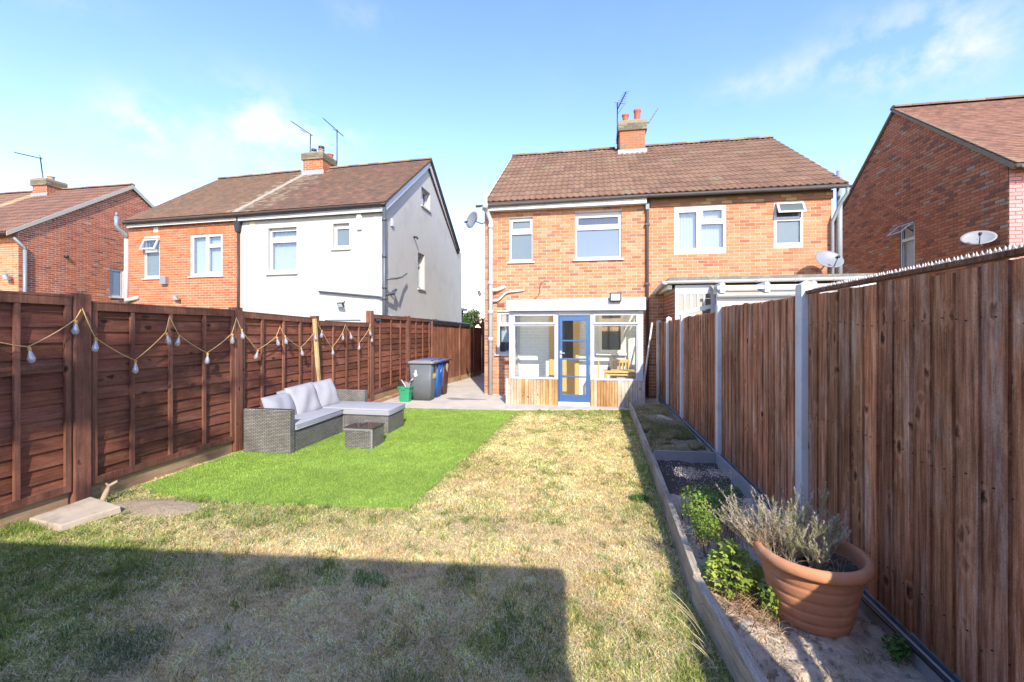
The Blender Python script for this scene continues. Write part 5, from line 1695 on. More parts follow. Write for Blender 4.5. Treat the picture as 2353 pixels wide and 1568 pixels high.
# ================================================================== garden furniture
def wicker():
    m = bpy.data.materials.new('grey_wicker'); m.use_nodes = True
    t = m.node_tree; L = t.links; b = t.nodes['Principled BSDF']
    b.inputs['Roughness'].default_value = .5; b.inputs['Specular IOR Level'].default_value = .4
    geo = nd(t, 'ShaderNodeNewGeometry'); sp = nd(t, 'ShaderNodeSeparateXYZ'); L.new(geo.outputs['Position'], sp.inputs[0])
    u = math_(t, 'ADD', sp.outputs[0], sp.outputs[1]); cb = nd(t, 'ShaderNodeCombineXYZ'); L.new(u, cb.inputs[0]); L.new(sp.outputs[2], cb.inputs[1])
    br = nd(t, 'ShaderNodeTexBrick'); br.inputs['Scale'].default_value = 1; br.inputs['Brick Width'].default_value = .055; br.inputs['Row Height'].default_value = .0185
    br.inputs['Mortar Size'].default_value = .0040; br.inputs['Mortar Smooth'].default_value = .6; br.inputs['Bias'].default_value = 0
    br.inputs['Color1'].default_value = (.26, .245, .215, 1); br.inputs['Color2'].default_value = (.185, .174, .154, 1); br.inputs['Mortar'].default_value = (.028, .026, .024, 1)
    L.new(cb.outputs[0], br.inputs['Vector'])
    nz = nd(t, 'ShaderNodeTexNoise'); nz.inputs['Scale'].default_value = 5; L.new(geo.outputs['Position'], nz.inputs['Vector'])
    vm = nd(t, 'ShaderNodeVectorMath', operation='SCALE'); L.new(br.outputs['Color'], vm.inputs[0]); L.new(math_(t, 'ADD', nz.outputs[0], .55), vm.inputs['Scale'])
    L.new(vm.outputs[0], b.inputs['Base Color'])
    bp = nd(t, 'ShaderNodeBump'); bp.inputs['Strength'].default_value = .8; bp.inputs['Distance'].default_value = .006; bp.invert = True
    L.new(br.outputs['Fac'], bp.inputs['Height']); L.new(bp.outputs[0], b.inputs['Normal'])
    return m
M_WICK = wicker()
M_FAB = mat('grey_cushion_fabric', (.33, .328, .342), .9, .05, 5, .5, 9, bdist=.012)
so = thing('rattan_sofa', 'grey rattan corner sofa with chaise end on the artificial grass', 'sofa', (-4.1, 6.0, .01))
g0 = .014
def part(root, name, m, *boxes, bevel=.012):
    b = MB()
    for q in boxes: b.box(*q)
    return b.build(name, m, root, bevel=bevel)
part(so, 'armrest', M_WICK, ((-4.56, 5.09, g0), (-3.86, 5.19, .59)))
part(so, 'armrest', M_WICK, ((-4.56, 6.98, g0), (-3.84, 7.08, .585)))
part(so, 'backrest', M_WICK, ((-4.56, 5.192, g0), (-4.49, 6.978, .56)))
part(so, 'seat_base', M_WICK, ((-4.488, 5.193, g0), (-3.875, 6.345, .285)))
part(so, 'chaise_base', M_WICK, ((-4.488, 6.348, g0), (-3.845, 6.977, .285)), ((-3.843, 6.348, g0), (-3.10, 6.94, .285)))
def cushion(name, label, M_, w, l, t, seed, m=M_FAB, piping=True, grp=None, puff=.35, n=14):
    """soft box: w x l with thickness t, local z up"""
    r = np.random.RandomState(seed)
    v = []; f = []
    ph = r.rand(6) * 6
    for sgn in (1, -1):
        for i in range(n + 1):
            for j in range(n + 1):
                a, b = i / n * 2 - 1, j / n * 2 - 1
                k = ((1 - abs(a) ** 5) * (1 - abs(b) ** 5)) ** .5
                wr = .010 * math.sin(4 * a + ph[0] + 2.2 * math.sin(2 * b + ph[1])) * k + .007 * math.sin(7 * b + ph[2] + 3 * a) * k
                sx = 1 - .035 * (1 - abs(b) ** 2) * abs(a); sy = 1 - .035 * (1 - abs(a) ** 2) * abs(b)
                v.append((a * w / 2 * sx, b * l / 2 * sy, sgn * t / 2 * (1 - puff + puff * (1 - a * a) * (1 - b * b)) * k + (wr if sgn > 0 else 0)))
    N = (n + 1) ** 2
    for i in range(n):
        for j in range(n):
            q = i * (n + 1) + j
            f.append((q, q + n + 1, q + n + 2, q + 1)); f.append((N + q, N + q + 1, N + q + n + 2, N + q + n + 1))
    mb = MB(M_); mb.add(v, f)
    loc = M_.translation
    t_ = thing('cushion', label, 'cushion', loc, grp)
    mb.build('cover', m, t_, smooth=True)
    if piping:
        pp = []
        for k in range(4 * 8):
            e_, u_ = divmod(k, 8); u_ = u_ / 8 * 2 - 1
            a, b = ((u_, -1), (1, u_), (-u_, 1), (-1, -u_))[e_]
            a *= .98; b *= .98
            pp.append(M_ @ Vector((a * w / 2, b * l / 2, 0)))
        pp.append(pp[0])
        q = MB(); q.tube(pp, .006, 6, caps=False); q.build('piping', mat('cushion_piping', (.30, .31, .36), .8, .03), t_, smooth=True)
    return t_
def flat_pad(name, label, x0, x1, y0, y1, z0, z1, grp=None):
    t_ = thing('cushion', label, 'cushion', ((x0 + x1) / 2, (y0 + y1) / 2, z0), grp)
    b = MB(); b.box((x0, y0, z0), (x1, y1, z1))
    o = b.build('cover', M_FAB, t_); m_ = o.modifiers.new('bevel', 'BEVEL'); m_.width = .03; m_.segments = 4
    for p in o.data.polygons: p.use_smooth = True
    for z in (z0 + .022, z1 - .022):
        q = MB(); e_ = -.001
        q.tube([(x0 - e_, y0 - e_, z), (x1 + e_, y0 - e_, z), (x1 + e_, y1 + e_, z), (x0 - e_, y1 + e_, z), (x0 - e_, y0 - e_, z)], .0055, 6)
        q.build('piping', mat('cushion_piping', (.30, .31, .36), .8, .03), t_, smooth=True)
flat_pad('cushion', 'flat grey seat pad on the main sofa seat', -4.45, -3.855, 5.20, 6.33, .288, .395)
flat_pad('cushion', 'long flat grey pad covering the chaise end of the sofa', -4.45, -3.085, 6.335, 6.965, .288, .40)
def lean(x, y, z, yaw, tilt, roll=0):
    return Matrix.Translation((x, y, z)) @ Matrix.Rotation(yaw, 4, 'Z') @ Matrix.Rotation(tilt, 4, 'Y') @ Matrix.Rotation(roll, 4, 'Z')
cushion('cushion', 'grey back cushion slumped low by the near rattan arm', lean(-4.34, 5.52, .52, R(4), R(70)), .42, .62, .20, 1, grp='back cushions on the rattan sofa')
cushion('cushion', 'grey back cushion tipped up on its corner between the other two', lean(-4.32, 6.02, .56, R(-9), R(68), R(4)), .50, .56, .18, 2, grp='back cushions on the rattan sofa')
cushion('cushion', 'grey back cushion leaning up beside the far rattan arm', lean(-4.31, 6.52, .575, R(-14), R(66), R(5)), .48, .52, .18, 3, grp='back cushions on the rattan sofa')
cushion('cushion', 'grey back cushion half hidden behind the tipped one', lean(-4.42, 5.86, .54, R(2), R(76), R(4)), .45, .50, .14, 4, grp='back cushions on the rattan sofa')
ct = thing('coffee_table', 'small grey rattan table with glass top in front of the sofa', 'coffee table', (-3.13, 5.68, .01))
part(ct, 'table_body', M_WICK, ((-3.335, 5.51, g0), (-2.925, 5.86, .285)), bevel=.008)
part(ct, 'edge_trim', mat('grey_rattan_edge', (.25, .25, .245), .5, .08, 30), ((-2.945, 5.503, g0), (-2.918, 5.509, .285)), ((-3.34, 5.503, .262), (-2.946, 5.509, .285)), bevel=0)
b = MB(); b.box((-3.345, 5.50, .294), (-2.915, 5.87, .300)); b.build('glass_top', glass('table_glass', (.30, .31, .31), .6, .02, refl=.10), ct)
part(ct, 'top_frame', mat('black_trim', (.05, .05, .05), .4, .05), ((-3.345, 5.50, .285), (-2.915, 5.87, .2938)), bevel=0)

# ================================================================== wheelie bins
def rprism(mb, rings, n=5):
    """rounded-rectangle loft. rings: (x0,x1,y0,y1,z,r)"""
    R_ = []
    for (x0, x1, y0, y1, z, r) in rings:
        ring = []
        for cx_, cy_, a0 in ((x1 - r, y1 - r, 0), (x0 + r, y1 - r, 90), (x0 + r, y0 + r, 180), (x1 - r, y0 + r, 270)):
            for k in range(n):
                a = R(a0 + 90 * k / (n - 1)); ring.append((cx_ + r * math.cos(a), cy_ + r * math.sin(a), z))
        R_.append(ring)
    m = len(R_[0]); v = [p for q in R_ for p in q]; f = []
    for i in range(len(R_) - 1):
        for k in range(m):
            k2 = (k + 1) % m; f.append((i * m + k, i * m + k2, (i + 1) * m + k2, (i + 1) * m + k))
    f.append(tuple(range(m - 1, -1, -1))); f.append(tuple((len(R_) - 1) * m + k for k in range(m)))
    mb.add(v, f)
    return mb
def bin_(label, y, col, lidcol, nm):
    t = thing('wheelie_bin', label, 'wheelie bin', (-3.85, y, .0125), 'wheelie bins in a row by the fence')
    m1 = mat(nm + '_plastic', col, .5, .10, 6, .2, 120, spec=.4, col2=tuple(c * .75 + .05 for c in col), c2scale=6, c2lo=.55, c2hi=.8)
    m2 = mat(nm + '_lid', lidcol, .45, .08, 6, .2, 120, spec=.45)
    z0 = .013
    hw = .205
    b = rprism(MB(), [(-4.02, -3.60, y - hw + .055, y + hw - .055, z0, .04), (-4.06, -3.575, y - hw + .03, y + hw - .03, .30, .045), (-4.10, -3.545, y - hw, y + hw, .86, .05)])
    o = b.build('body', m1, t); [setattr(p, 'use_smooth', len(p.vertices) == 4) for p in o.data.polygons]
    b = rprism(MB(), [(-4.13, -3.505, y - hw - .025, y + hw + .025, .858, .05), (-4.13, -3.50, y - hw - .027, y + hw + .027, .895, .05), (-4.12, -3.515, y - hw - .015, y + hw + .015, .91, .05), (-4.04, -3.62, y - hw + .06, y + hw - .06, .932, .05)])
    o = b.build('lid', m2, t); [setattr(p, 'use_smooth', len(p.vertices) == 4) for p in o.data.polygons]
    for s in (-.10, .08):
        b = MB(); b.box((-3.60, y + s, .926), (-3.555, y + s + .05, .936)); b.build('lid_slot', M_BLACK, t)
    b = MB(); b.tube([(-4.12, y - hw + .02, .80), (-4.185, y - hw + .03, .845), (-4.185, y + hw - .03, .845), (-4.12, y + hw - .02, .80)], .018, 8); b.build('handle', M_BLACK, t, smooth=True)
    for s in (-1, 1):
        b = MB(); yy_ = y + s * (hw - .03)
        b.lathe([(.03, -.02), (.085, -.02), (.095, -.012), (.095, .012), (.085, .02), (.03, .02)], (-4.10, yy_, .108), 18, X=Matrix.Rotation(R(90), 3, 'X')); b.build('wheel', M_BLACK, t, smooth=False)
    return t, m1
gb_, _ = bin_('dark grey wheelie bin with a yellow house number beside the green caddy', 9.62, (.115, .125, .128), (.20, .215, .22), 'grey_bin')
bb_, _ = bin_('bright blue wheelie bin between the grey and the brown ones', 10.075, (.010, .085, .30), (.06, .12, .36), 'blue_bin')
br_, _ = bin_('brown wheelie bin at the end of the row by the board fence', 10.53, (.080, .034, .024), (.15, .062, .045), 'brown_bin')
def text(name, body, loc, rot, size, m, parent):
    cu = bpy.data.curves.new(name, 'FONT'); cu.body = body; cu.size = size; cu.align_x = 'CENTER'; cu.extrude = .0008
    cu.resolution_u = 3; cu.materials.append(m); cu.offset = .006
    tmp = bpy.data.objects.new('tmp', cu); C.objects.link(tmp)
    bpy.context.view_layer.update()
    me = bpy.data.meshes.new_from_object(tmp.evaluated_get(bpy.context.evaluated_depsgraph_get()))
    bpy.data.objects.remove(tmp)
    me.materials.clear(); me.materials.append(m)
    return put(name, me, loc, parent, rot)
M_YEL = mat('yellow_sticker', (.62, .56, .16), .6, .05)
M_WSTK = mat('white_sticker', (.72, .72, .68), .6, .05)
text('house_number', '109', (-3.5595, 9.625, .515), (R(92), 0, R(90)), .15, M_YEL, gb_)
def ragged(name, pts, m, parent, seed=0):
    b = MB(); b.add(pts, [tuple(range(len(pts)))]); return b.build(name, m, parent)
def face_y(pts):      # ragged sticker on the tapered side of the grey bin
    out = []
    for (x, z) in pts:
        t = (z - .30) / .56; out.append((x, 9.62 - (.175 + .03 * t) - .0025, z))
    return out
ragged('sticker', face_y([(-3.985, .62), (-3.95, .655), (-3.945, .71), (-3.915, .72), (-3.905, .66), (-3.885, .60), (-3.91, .575), (-3.955, .56), (-3.96, .60)]), M_WSTK, gb_)
def face_x(y, pts):
    out = []
    for (yy_, z) in pts:
        t = (z - .30) / .56; out.append((-3.575 + .03 * t + .0028, y + yy_, z))
    return out
ragged('sticker', face_x(10.53, [(-.10, .74), (-.03, .80), (.06, .79), (.09, .70), (.05, .66), (.07, .60), (.02, .56), (-.01, .63), (-.07, .64)]), mat('faded_sticker', (.56, .53, .34), .6, .08, 20), br_)
ragged('emblem', face_x(10.075, [(-.03, .60), (.03, .62), (.05, .70), (.03, .74), (.02, .68), (-.02, .66), (-.05, .68)]), mat('white_print', (.55, .62, .72), .5, .03), bb_)
ragged('emblem', face_x(9.62, [(-.05, .66), (.06, .66), (.07, .72), (.05, .78), (-.04, .78), (-.06, .72)]), mat('dark_blue_print', (.03, .05, .14), .5, .03), gb_)
for s in (-.12, .11):
    b = MB(); b.hexa([(-3.575, 10.075 + s, .25), (-3.566, 10.075 + s, .25), (-3.566, 10.075 + s + .025, .25), (-3.575, 10.075 + s + .025, .25), (-3.55, 10.075 + s, .80), (-3.541, 10.075 + s, .80), (-3.541, 10.075 + s + .025, .80), (-3.55, 10.075 + s + .025, .80)])
    b.build('rib', MATS['blue_bin_plastic'], bb_)
# green food caddy with garden tools
cd = thing('food_caddy', 'small green food caddy with tools sticking out beside the grey bin', 'caddy', (-4.12, 9.32, .0125))
M_GRN = mat('green_plastic', (.035, .27, .125), .45, .06, 6, spec=.45)
b = rprism(MB(), [(-4.235, -4.02, 9.22, 9.40, .013, .03), (-4.255, -3.995, 9.20, 9.42, .325, .035), (-4.275, -3.975, 9.18, 9.44, .327, .035), (-4.275, -3.975, 9.18, 9.44, .355, .035), (-4.26, -3.99, 9.195, 9.425, .356, .03), (-4.25, -4.0, 9.205, 9.415, .20, .03)])
b.build('body', M_GRN, cd)
b = MB(); b.tube([(-4.28, 9.31, .33), (-4.30, 9.30, .40), (-4.24, 9.30, .47), (-4.16, 9.31, .47)], .010, 7); b.build('handle', M_BLACK, cd, smooth=True)
b = MB(); b.box((-4.18, 9.1775, .29), (-4.08, 9.18, .325)); b.build('latch', M_GRN, cd)
tl = thing('hand_brush', 'hand brush with white handle poking out of the green caddy', 'brush', (-4.15, 9.3, .2))
b = MB(); b.tube([(-4.06, 9.25, .30), (-4.22, 9.30, .50)], .013, 8); b.build('handle', M_UPVC, tl, smooth=True)
b = MB(); b.box((-4.10, 9.24, .25), (-4.02, 9.28, .34)); b.build('grip', M_BLACK, tl)
tl = thing('dustpan', 'grey metal dustpan standing in the green caddy', 'dustpan', (-4.1, 9.33, .2))
b = MB(); b.prism([(-4.20, 9.33, .25), (-4.05, 9.33, .25), (-4.02, 9.35, .43), (-4.18, 9.35, .46)], (0, .012, 0)); b.build('pan', M_METAL, tl)
b = MB(); b.tube([(-4.08, 9.35, .42), (-3.96, 9.36, .53)], .011, 8); b.build('handle', M_METAL, tl, smooth=True)

# ================================================================== string lights on the left fence
sl_ = thing('string_lights', 'rope string of clear bulbs draped in loops along the brown fence', 'string lights', (-4.62, 5.5, 1.5))
SXP = -4.645
chain = [(-260, 735, 0), (-150, 790, 1), (-60, 762, 0), (0, 787, 0), (64, 797, 1), (172, 735, 1), (188, 707, 0), (218, 776, 1), (309, 828, 1), (380, 764, 1), (389, 727, 0), (410, 769, 1), (475, 811, 1), (532, 767, 1), (543, 730, 0),
         (553, 756, 1), (591, 804, 1), (634, 774, 1), (643, 750, 0), (653, 771, 1), (690, 799, 1), (722, 764, 1), (728, 742, 0), (738, 759, 1), (762, 799, 1), (786, 766, 1), (793, 747, 0), (803, 764, 1), (824, 789, 1), (847, 757, 1), (850, 741, 0), (853, 772, 1)]
pts = [PX(u, v, SXP) for (u, v, k) in chain]
cp = []
for a, b_ in zip(pts, pts[1:]):
    n = 5; L_ = (b_ - a).length
    for k in range(n):
        t = k / n; p = a.lerp(b_, t); p.z -= .035 * L_ * 4 * t * (1 - t); cp.append(p)
cp.append(pts[-1])
b = MB(); b.tube(cp, .0046, 6)
b.build('rope', mat('jute_rope', (.52, .37, .17), .9, .2, 60, .5, 200), sl_, smooth=True)
sk = MB(); sk.lathe([(0, .0), (.012, 0), (.013, -.03), (.011, -.034), (0, -.034)], (0, 0, 0), 10)
ske = sk.mesh('socket', mat('amber_cap', (.50, .27, .07), .4, .1, 20), True)
bu = MB(); bu.lathe([(.011, -.034), (.014, -.05), (.024, -.085), (.027, -.105), (.022, -.125), (.010, -.137), (0, -.139)], (0, 0, 0), 14)
bue = bu.mesh('bulb', glass('bulb_glass', (.95, .96, .98), .55, .02, ior=1.5, refl=.14), True)
bi = MB(); bi.tube([(0, 0, -.034), (.004, 0, -.06), (-.005, .003, -.08), (.006, -.003, -.10), (0, 0, -.115)], .0025, 5)
bie = bi.mesh('filament', M_WSTK, True)
for (u, v, k), p in zip(chain, pts):
    if k:
        rz = (RNG.uniform(-.18, .18), RNG.uniform(-.22, .22), 0)
        q = p + Vector((.012, 0, -.002))
        o = put('bulb', bue, q, sl_, rz); put('socket', ske, q, o, (0, 0, 0)).rotation_euler = (0, 0, 0)
        put('filament', bie, q, o)

# ================================================================== aerials, dishes, floodlights
def aerial(label, mast, boom0, boom1, n, el=.16, extra=(), r=.012, grid=True):
    t = thing('tv_aerial', label, 'aerial', mast[0])
    b = MB(); b.tube(mast, r * 1.5, 7); b.build('mast', M_BLACK, t, smooth=True)
    b0, b1 = Vector(boom0), Vector(boom1)
    b = MB(); b.bar(b0, b1, r * 2.4, r * 2.4); bo = b.build('boom', M_BLACK, t)
    d = (b1 - b0).normalized(); s = d.cross(Vector((0, 0, 1))).normalized()
    for k in range(n):
        c = b0.lerp(b1, .25 + .75 * k / max(1, n - 1))
        b = MB(); b.tube([c - s * el * (1 - .3 * k / n), c + s * el * (1 - .3 * k / n)], r * .45, 5); b.build('element', M_BLACK, bo)
    for e_ in extra:
        b = MB(); b.tube([Vector(p) for p in e_], r * .9, 6); b.build('bracket', M_DGREY, t)
    return t
Y = 14.1
aerial('thin aerial with crossed booms on a tall mast beside the shorter red chimney pot', [PY(1418, 345, Y), PY(1418, 236, Y)], PY(1419, 250, Y - .25), PY(1438, 212, Y + .6), 6, .14,
       [(PY(1411, 236, Y), PY(1432, 238, Y)), (PY(1419, 262, Y), PY(1437, 236, Y + .4)), (PY(1414, 322, Y), PY(1428, 321, Y)), (PY(1414, 330, Y), PY(1428, 330, Y))])
t = aerial('short stick aerial pointing up away from the taller red chimney pot', [PY(1484, 281, Y), PY(1490, 283, Y)], PY(1490, 283, Y), PY(1511, 250, Y), 5, .05)
Y = 15.0
aerial('straight many rodded aerial on the thin mast behind the rendered house chimney', [PY(774, 378, Y), PY(774, 298, Y)], PY(788, 313, Y), PY(743, 273, Y), 12, .13, [(PY(764, 297, Y), PY(776, 304, Y))])
aerial('tilted sparse aerial above the rendered house chimney pots', [PY(712, 372, Y + .3), PY(713, 308, Y + .3)], PY(717, 312, Y + .3), PY(670, 280, Y + .3), 7, .12, [(PY(690, 298, Y + .3), PY(702, 306, Y + .3))])
Y = 15.2
aerial('long aerial on the dark red gable house chimney', [PY(104, 455, Y), PY(92, 362, Y)], PY(96, 365, Y), PY(34, 351, Y), 14, .13, [(PY(89, 355, Y), PY(94, 364, Y))], r=.016)

def dish(label, c, nrm, rx, ry, mount, tilt=0, m=None):
    c = Vector(c); n = Vector(nrm).normalized()
    t = thing('satellite_dish', label, 'satellite dish', c)
    x = Vector((0, 0, 1)).cross(n).normalized(); y = n.cross(x)
    X = Matrix((x, y, n)).transposed()
    mm = m or mat('dish_grey', (.20, .215, .225), .45, .06, 5, spec=.4)
    NR, NA = 7, 28
    v = []; f = []
    for i in range(NR + 1):
        r = i / NR
        for k in range(NA):
            a = 2 * math.pi * k / NA
            v.append(c + X @ Vector((rx * r * math.cos(a), ry * r * math.sin(a), .22 * rx * r * r)))
    for i in range(NR):
        for k in range(NA):
            k2 = (k + 1) % NA; f.append((i * NA + k, i * NA + k2, (i + 1) * NA + k2, (i + 1) * NA + k))
    b = MB(); b.add(v, f); o = b.build('reflector', mm, t, smooth=True)
    s_ = o.modifiers.new('thick', 'SOLIDIFY'); s_.thickness = .008
    b = MB(); b.tube([c + X @ Vector((rx * math.cos(a), ry * math.sin(a), .22 * rx)) for a in [2 * math.pi * k / 28 for k in range(29)]], .006, 6, caps=False); b.build('rim', mm, t, smooth=True)
    l0 = c + X @ Vector((0, -ry * .98, .2 * rx)); l1 = c + X @ Vector((0, -ry * .62, rx * 1.0))
    b = MB(); b.tube([c + X @ Vector((0, -ry * .75, -.02)), l0, l1], .011, 7); ar = b.build('arm', M_DGREY, t, smooth=True)
    b = MB(); dd = (c - l1).normalized(); b.tube([l1 - dd * .02, l1 + dd * .06], [.03, .022], 10); b.build('receiver', M_BLACK, ar, smooth=True)
    mount = Vector(mount); bk = c - n * .05
    b = MB(); b.tube([bk, bk.lerp(mount, .6) + Vector((0, 0, -.06)), mount], .018, 8); b.build('bracket', M_METAL, t, smooth=True)
    return t
dish('round grey satellite dish beside the white soil pipe of the porch house', PY(1087, 507, 10.95), (-.55, -.75, .22), .225, .225, (-2.62, 10.95, 4.43))
dish('grey oval satellite dish above the conservatory roof at the house corner', PY(1902, 600, 10.25), (.12, -.9, .62), .275, .235, (4.95, 10.69, 2.95))
dish('pale oval satellite dish on the big dark brick gable', PX(2247, 551, 7.72), (-.45, -.75, .75), .255, .20, (8.04, 10.6, 3.4), m=mat('dish_pale', (.27, .275, .275), .45, .06, 5))

def floodlight(label, c, nrm, w, h, wall_pt, m=None):
    c = Vector(c); n = Vector(nrm).normalized(); x = Vector((0, 0, 1)).cross(n).normalized(); y = n.cross(x)
    X = Matrix((x, y, n)).transposed().to_4x4(); M_ = Matrix.Translation(c) @ X
    t = thing('floodlight', label, 'floodlight', c, None)
    b = MB(M_); b.box((-w / 2, -h / 2, -.05), (w / 2, h / 2, .0)); b.build('housing', m or M_BLACK, t, bevel=.006)
    b = MB(M_); b.prism([(-w * .40, -h * .38, .002), (w * .40, -h * .38, .002), (w * .40, h * .38, .002), (-w * .40, h * .38, .002)], (0, 0, .004)); b.build('lens', mat('lamp_lens', (.45, .48, .46), .15, .1, 30, spec=.6), t)
    b = MB(M_); b.prism([(-w * .16, -h * .02, .0065), (w * .16, -h * .02, .0065), (w * .24, h * .28, .0065), (-w * .24, h * .28, .0065)], (0, 0, .002)); b.build('reflector', M_UPVC, t)
    b = MB(); b.tube([c - n * .05, Vector(wall_pt)], .014, 8); b.build('bracket', M_BLACK, t)
    return t
p = PY(1414, 683, 9.16)
floodlight('black floodlight standing above the porch roof edge', p, (0, -1, -.12), .235, .185, (p.x, 9.33, p.z - .08))
p = PY(1400, 700, 9.20)
p = PY(781, 702, 11.05)
floodlight('small black floodlight on the white rendered wall', p, (-.25, -1, -.5), .21, .14, (p.x + .03, 11.23, p.z + .12), M_BLACK)
p = PY(401, 685, 11.35)
floodlight('small grey floodlight low on the red brick wall', p, (-.2, -1, -.4), .22, .16, (p.x, 11.5, p.z - .02), M_GREYPIPE)
p = PY(10, 637, 11.25)
floodlight('small grey lamp on the corner of the dark red gable house', p, (-.1, -1, -.3), .26, .2, (p.x, 11.45, p.z), M_GREYPIPE)
p = PY(1099, 675, 10.8)
floodlight('grey floodlight sticking out past the corner of the porch house below the dish', p, (-.8, -.4, -.3), .17, .15, (-2.62, 10.85, p.z), M_DGREY)

# leaning waste pipe by the porch
lp = thing('leaning_pole', 'thin white pole leaning in the corner between porch and fence', 'pole', (1.2, 9.6, 0))
b = MB(); b.tube([PY(1476, 905, 9.55), PY(1498, 742, 9.9)], .019, 8); b.build('pole', M_UPVC_OLD, lp, smooth=True)

# concrete slab, stick and bare earth by the left fence
cs = thing('concrete_slab', 'loose concrete paving slab lying by the foot of the brown lap fence', 'slab', (-4.4, 3.05, 0))
b = MB(); b.hexa([(-4.645, 2.88, .005), (-4.215, 2.82, .005), (-4.10, 3.20, .015), (-4.60, 3.32, .015), (-4.64, 2.885, .065), (-4.22, 2.825, .062), (-4.105, 3.195, .08), (-4.60, 3.315, .085)])
b.build('slab', mat('old_slab', (.47, .39, .29), .95, .12, 6, .6, 90, col2=(.30, .24, .17), c2scale=5), cs, bevel=.008)
stk = thing('stick', 'short broken stick standing behind the loose concrete slab', 'stick', (-4.55, 3.4, 0))
b = MB(); b.tube([(-4.46, 3.30, .03), (-4.49, 3.36, .10), (-4.53, 3.42, .15), (-4.47, 3.45, .19)], [.022, .024, .017, .013], 8); b.tube([(-4.53, 3.42, .15), (-4.58, 3.43, .17)], [.014, .009], 7)
b.build('branch', mat('bark', (.38, .27, .17), .95, .2, 30, .6, 80), stk, smooth=True)

# ================================================================== terracotta pot
PC = Vector((1.175, 2.61, .085))
tp = thing('plant_pot', 'big ribbed terracotta plant pot in the raised bed', 'plant pot', PC)
prof = [(0, 0), (.165, 0), (.175, .01)]
zs_ = [.012, .07, .13, .19, .255, .318]
for k in range(5):
    z0, z1 = zs_[k], zs_[k + 1]
    rr = lambda z: .172 + .068 * (z / .32) ** .9
    for q in range(7):
        t = q / 7; z = z0 + (z1 - z0) * t
        prof.append((rr(z) + .0038 * math.sin(math.pi * t) ** .5 - (.004 if q == 0 else 0), z))
prof += [(.240, .318), (.246, .322), (.266, .325), (.275, .338), (.276, .36), (.268, .378), (.252, .384), (.240, .380), (.232, .36), (.225, .30), (.222, .28)]
b = MB(); b.lathe(prof, PC, 56); b.build('body', M_TERRA, tp, smooth=True)
b = MB(); v = [PC + Vector((0, 0, .31))]
for i in range(1, 9):
    for k in range(28):
        a = 2 * math.pi * k / 28; r = .229 * i / 8
        v.append(PC + Vector((r * math.cos(a), r * math.sin(a), .30 + .018 * math.sin(5 * a + i) * (1 - i / 9) + RNG.uniform(-.006, .006))))
f = [(0, 1 + k, 1 + (k + 1) % 28) for k in range(28)] + [(1 + i * 28 + k, 1 + i * 28 + (k + 1) % 28, 1 + (i + 1) * 28 + (k + 1) % 28, 1 + (i + 1) * 28 + k) for i in range(7) for k in range(28)]
b.add(v, f); b.build('potting_soil', M_COMPOST, tp, smooth=True)

# ================================================================== grass
def smooth(a, b, x):
    t = np.clip((x - a) / (b - a), 0, 1); return t * t * (3 - 2 * t)
TURF = [(-4.60, 3.62), (-3.3, 3.55), (-1.632, 3.767), (-1.425, 8.64), (-4.60, 8.46)]
def in_turf(x, y):
    xr = np.interp(y, [3.767, 8.64], [-1.632, -1.425]) + .012 * np.sin(y * 9)
    yb = np.interp(x, [-4.6, -4.2, -3.3, -1.63], [3.80, 3.64, 3.60, 3.767]) + .012 * np.sin(x * 11)
    return (x < xr) & (y > yb) & (x > -4.62)
def patio_y(x):
    return np.interp(x, [-4.70, -1.70, .80], [8.47, 8.66, 9.15])
def blades(x, y, h, w, lean, cols, z0=0.0, segs=2, tipcol=1.15):
    n = len(x)
    az = NP.uniform(0, 2 * np.pi, n); rot = NP.uniform(0, 2 * np.pi, n)
    dx, dy = np.cos(az) * lean * h, np.sin(az) * lean * h
    hz = h * np.sqrt(np.clip(1 - lean ** 2, .05, 1))
    px_, py_ = np.cos(rot) * w / 2, np.sin(rot) * w / 2
    z0 = np.broadcast_to(z0, (n,))
    b0 = np.stack([x - px_, y - py_, z0], 1); b1 = np.stack([x + px_, y + py_, z0], 1)
    mx, my, mz = x + dx * .38, y + dy * .38, z0 + hz * .62
    m0 = np.stack([mx - px_ * .8, my - py_ * .8, mz], 1); m1 = np.stack([mx + px_ * .8, my + py_ * .8, mz], 1)
    t = np.stack([x + dx, y + dy, z0 + hz], 1)
    V = np.stack([b0, b1, m0, m1, t], 1).reshape(-1, 3)
    F = (np.arange(n)[:, None, None] * 5 + np.array([[0, 1, 3], [0, 3, 2], [2, 3, 4]])[None]).reshape(-1, 3)
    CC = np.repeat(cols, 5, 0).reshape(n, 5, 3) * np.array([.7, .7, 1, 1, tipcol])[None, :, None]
    return V, F, CC.reshape(-1, 3)

def greenness(x, y):
    g = .30 * smooth(.44, .68, fbm(x, y, .9, 21)) + .50 * smooth(.58, .74, fbm(x, y, 2.3, 31)) + .05
    g += .75 * smooth(-1.9, -3.4, x) * smooth(3.3, 2.4, y)                       # the shaded left corner stays green
    g += .55 * smooth(.5, .0, np.abs(y - 3.45)) * smooth(-1.3, -2.2, x)             # strip along the front of the turf
    g += .60 * smooth(8.3, 8.95, y + .3 * fbm(x, y, 1.5, 5))                        # by the patio
    g += .45 * smooth(.22, .0, np.abs(x - np.interp(y, [3.767, 8.64], [-1.632, -1.425]))) * (y > 3.5)
    g += .35 * smooth(.30, .05, edge_x(y) - x)
    g -= .55 * np.exp(-(((x + 1.9) / .95) ** 2 + ((y - 2.2) / .55) ** 2))              # worn dry centre
    g += .25 * smooth(2.6, 1.9, y) * smooth(-1.1, -.2, x)
    return np.clip(g, 0, 1)
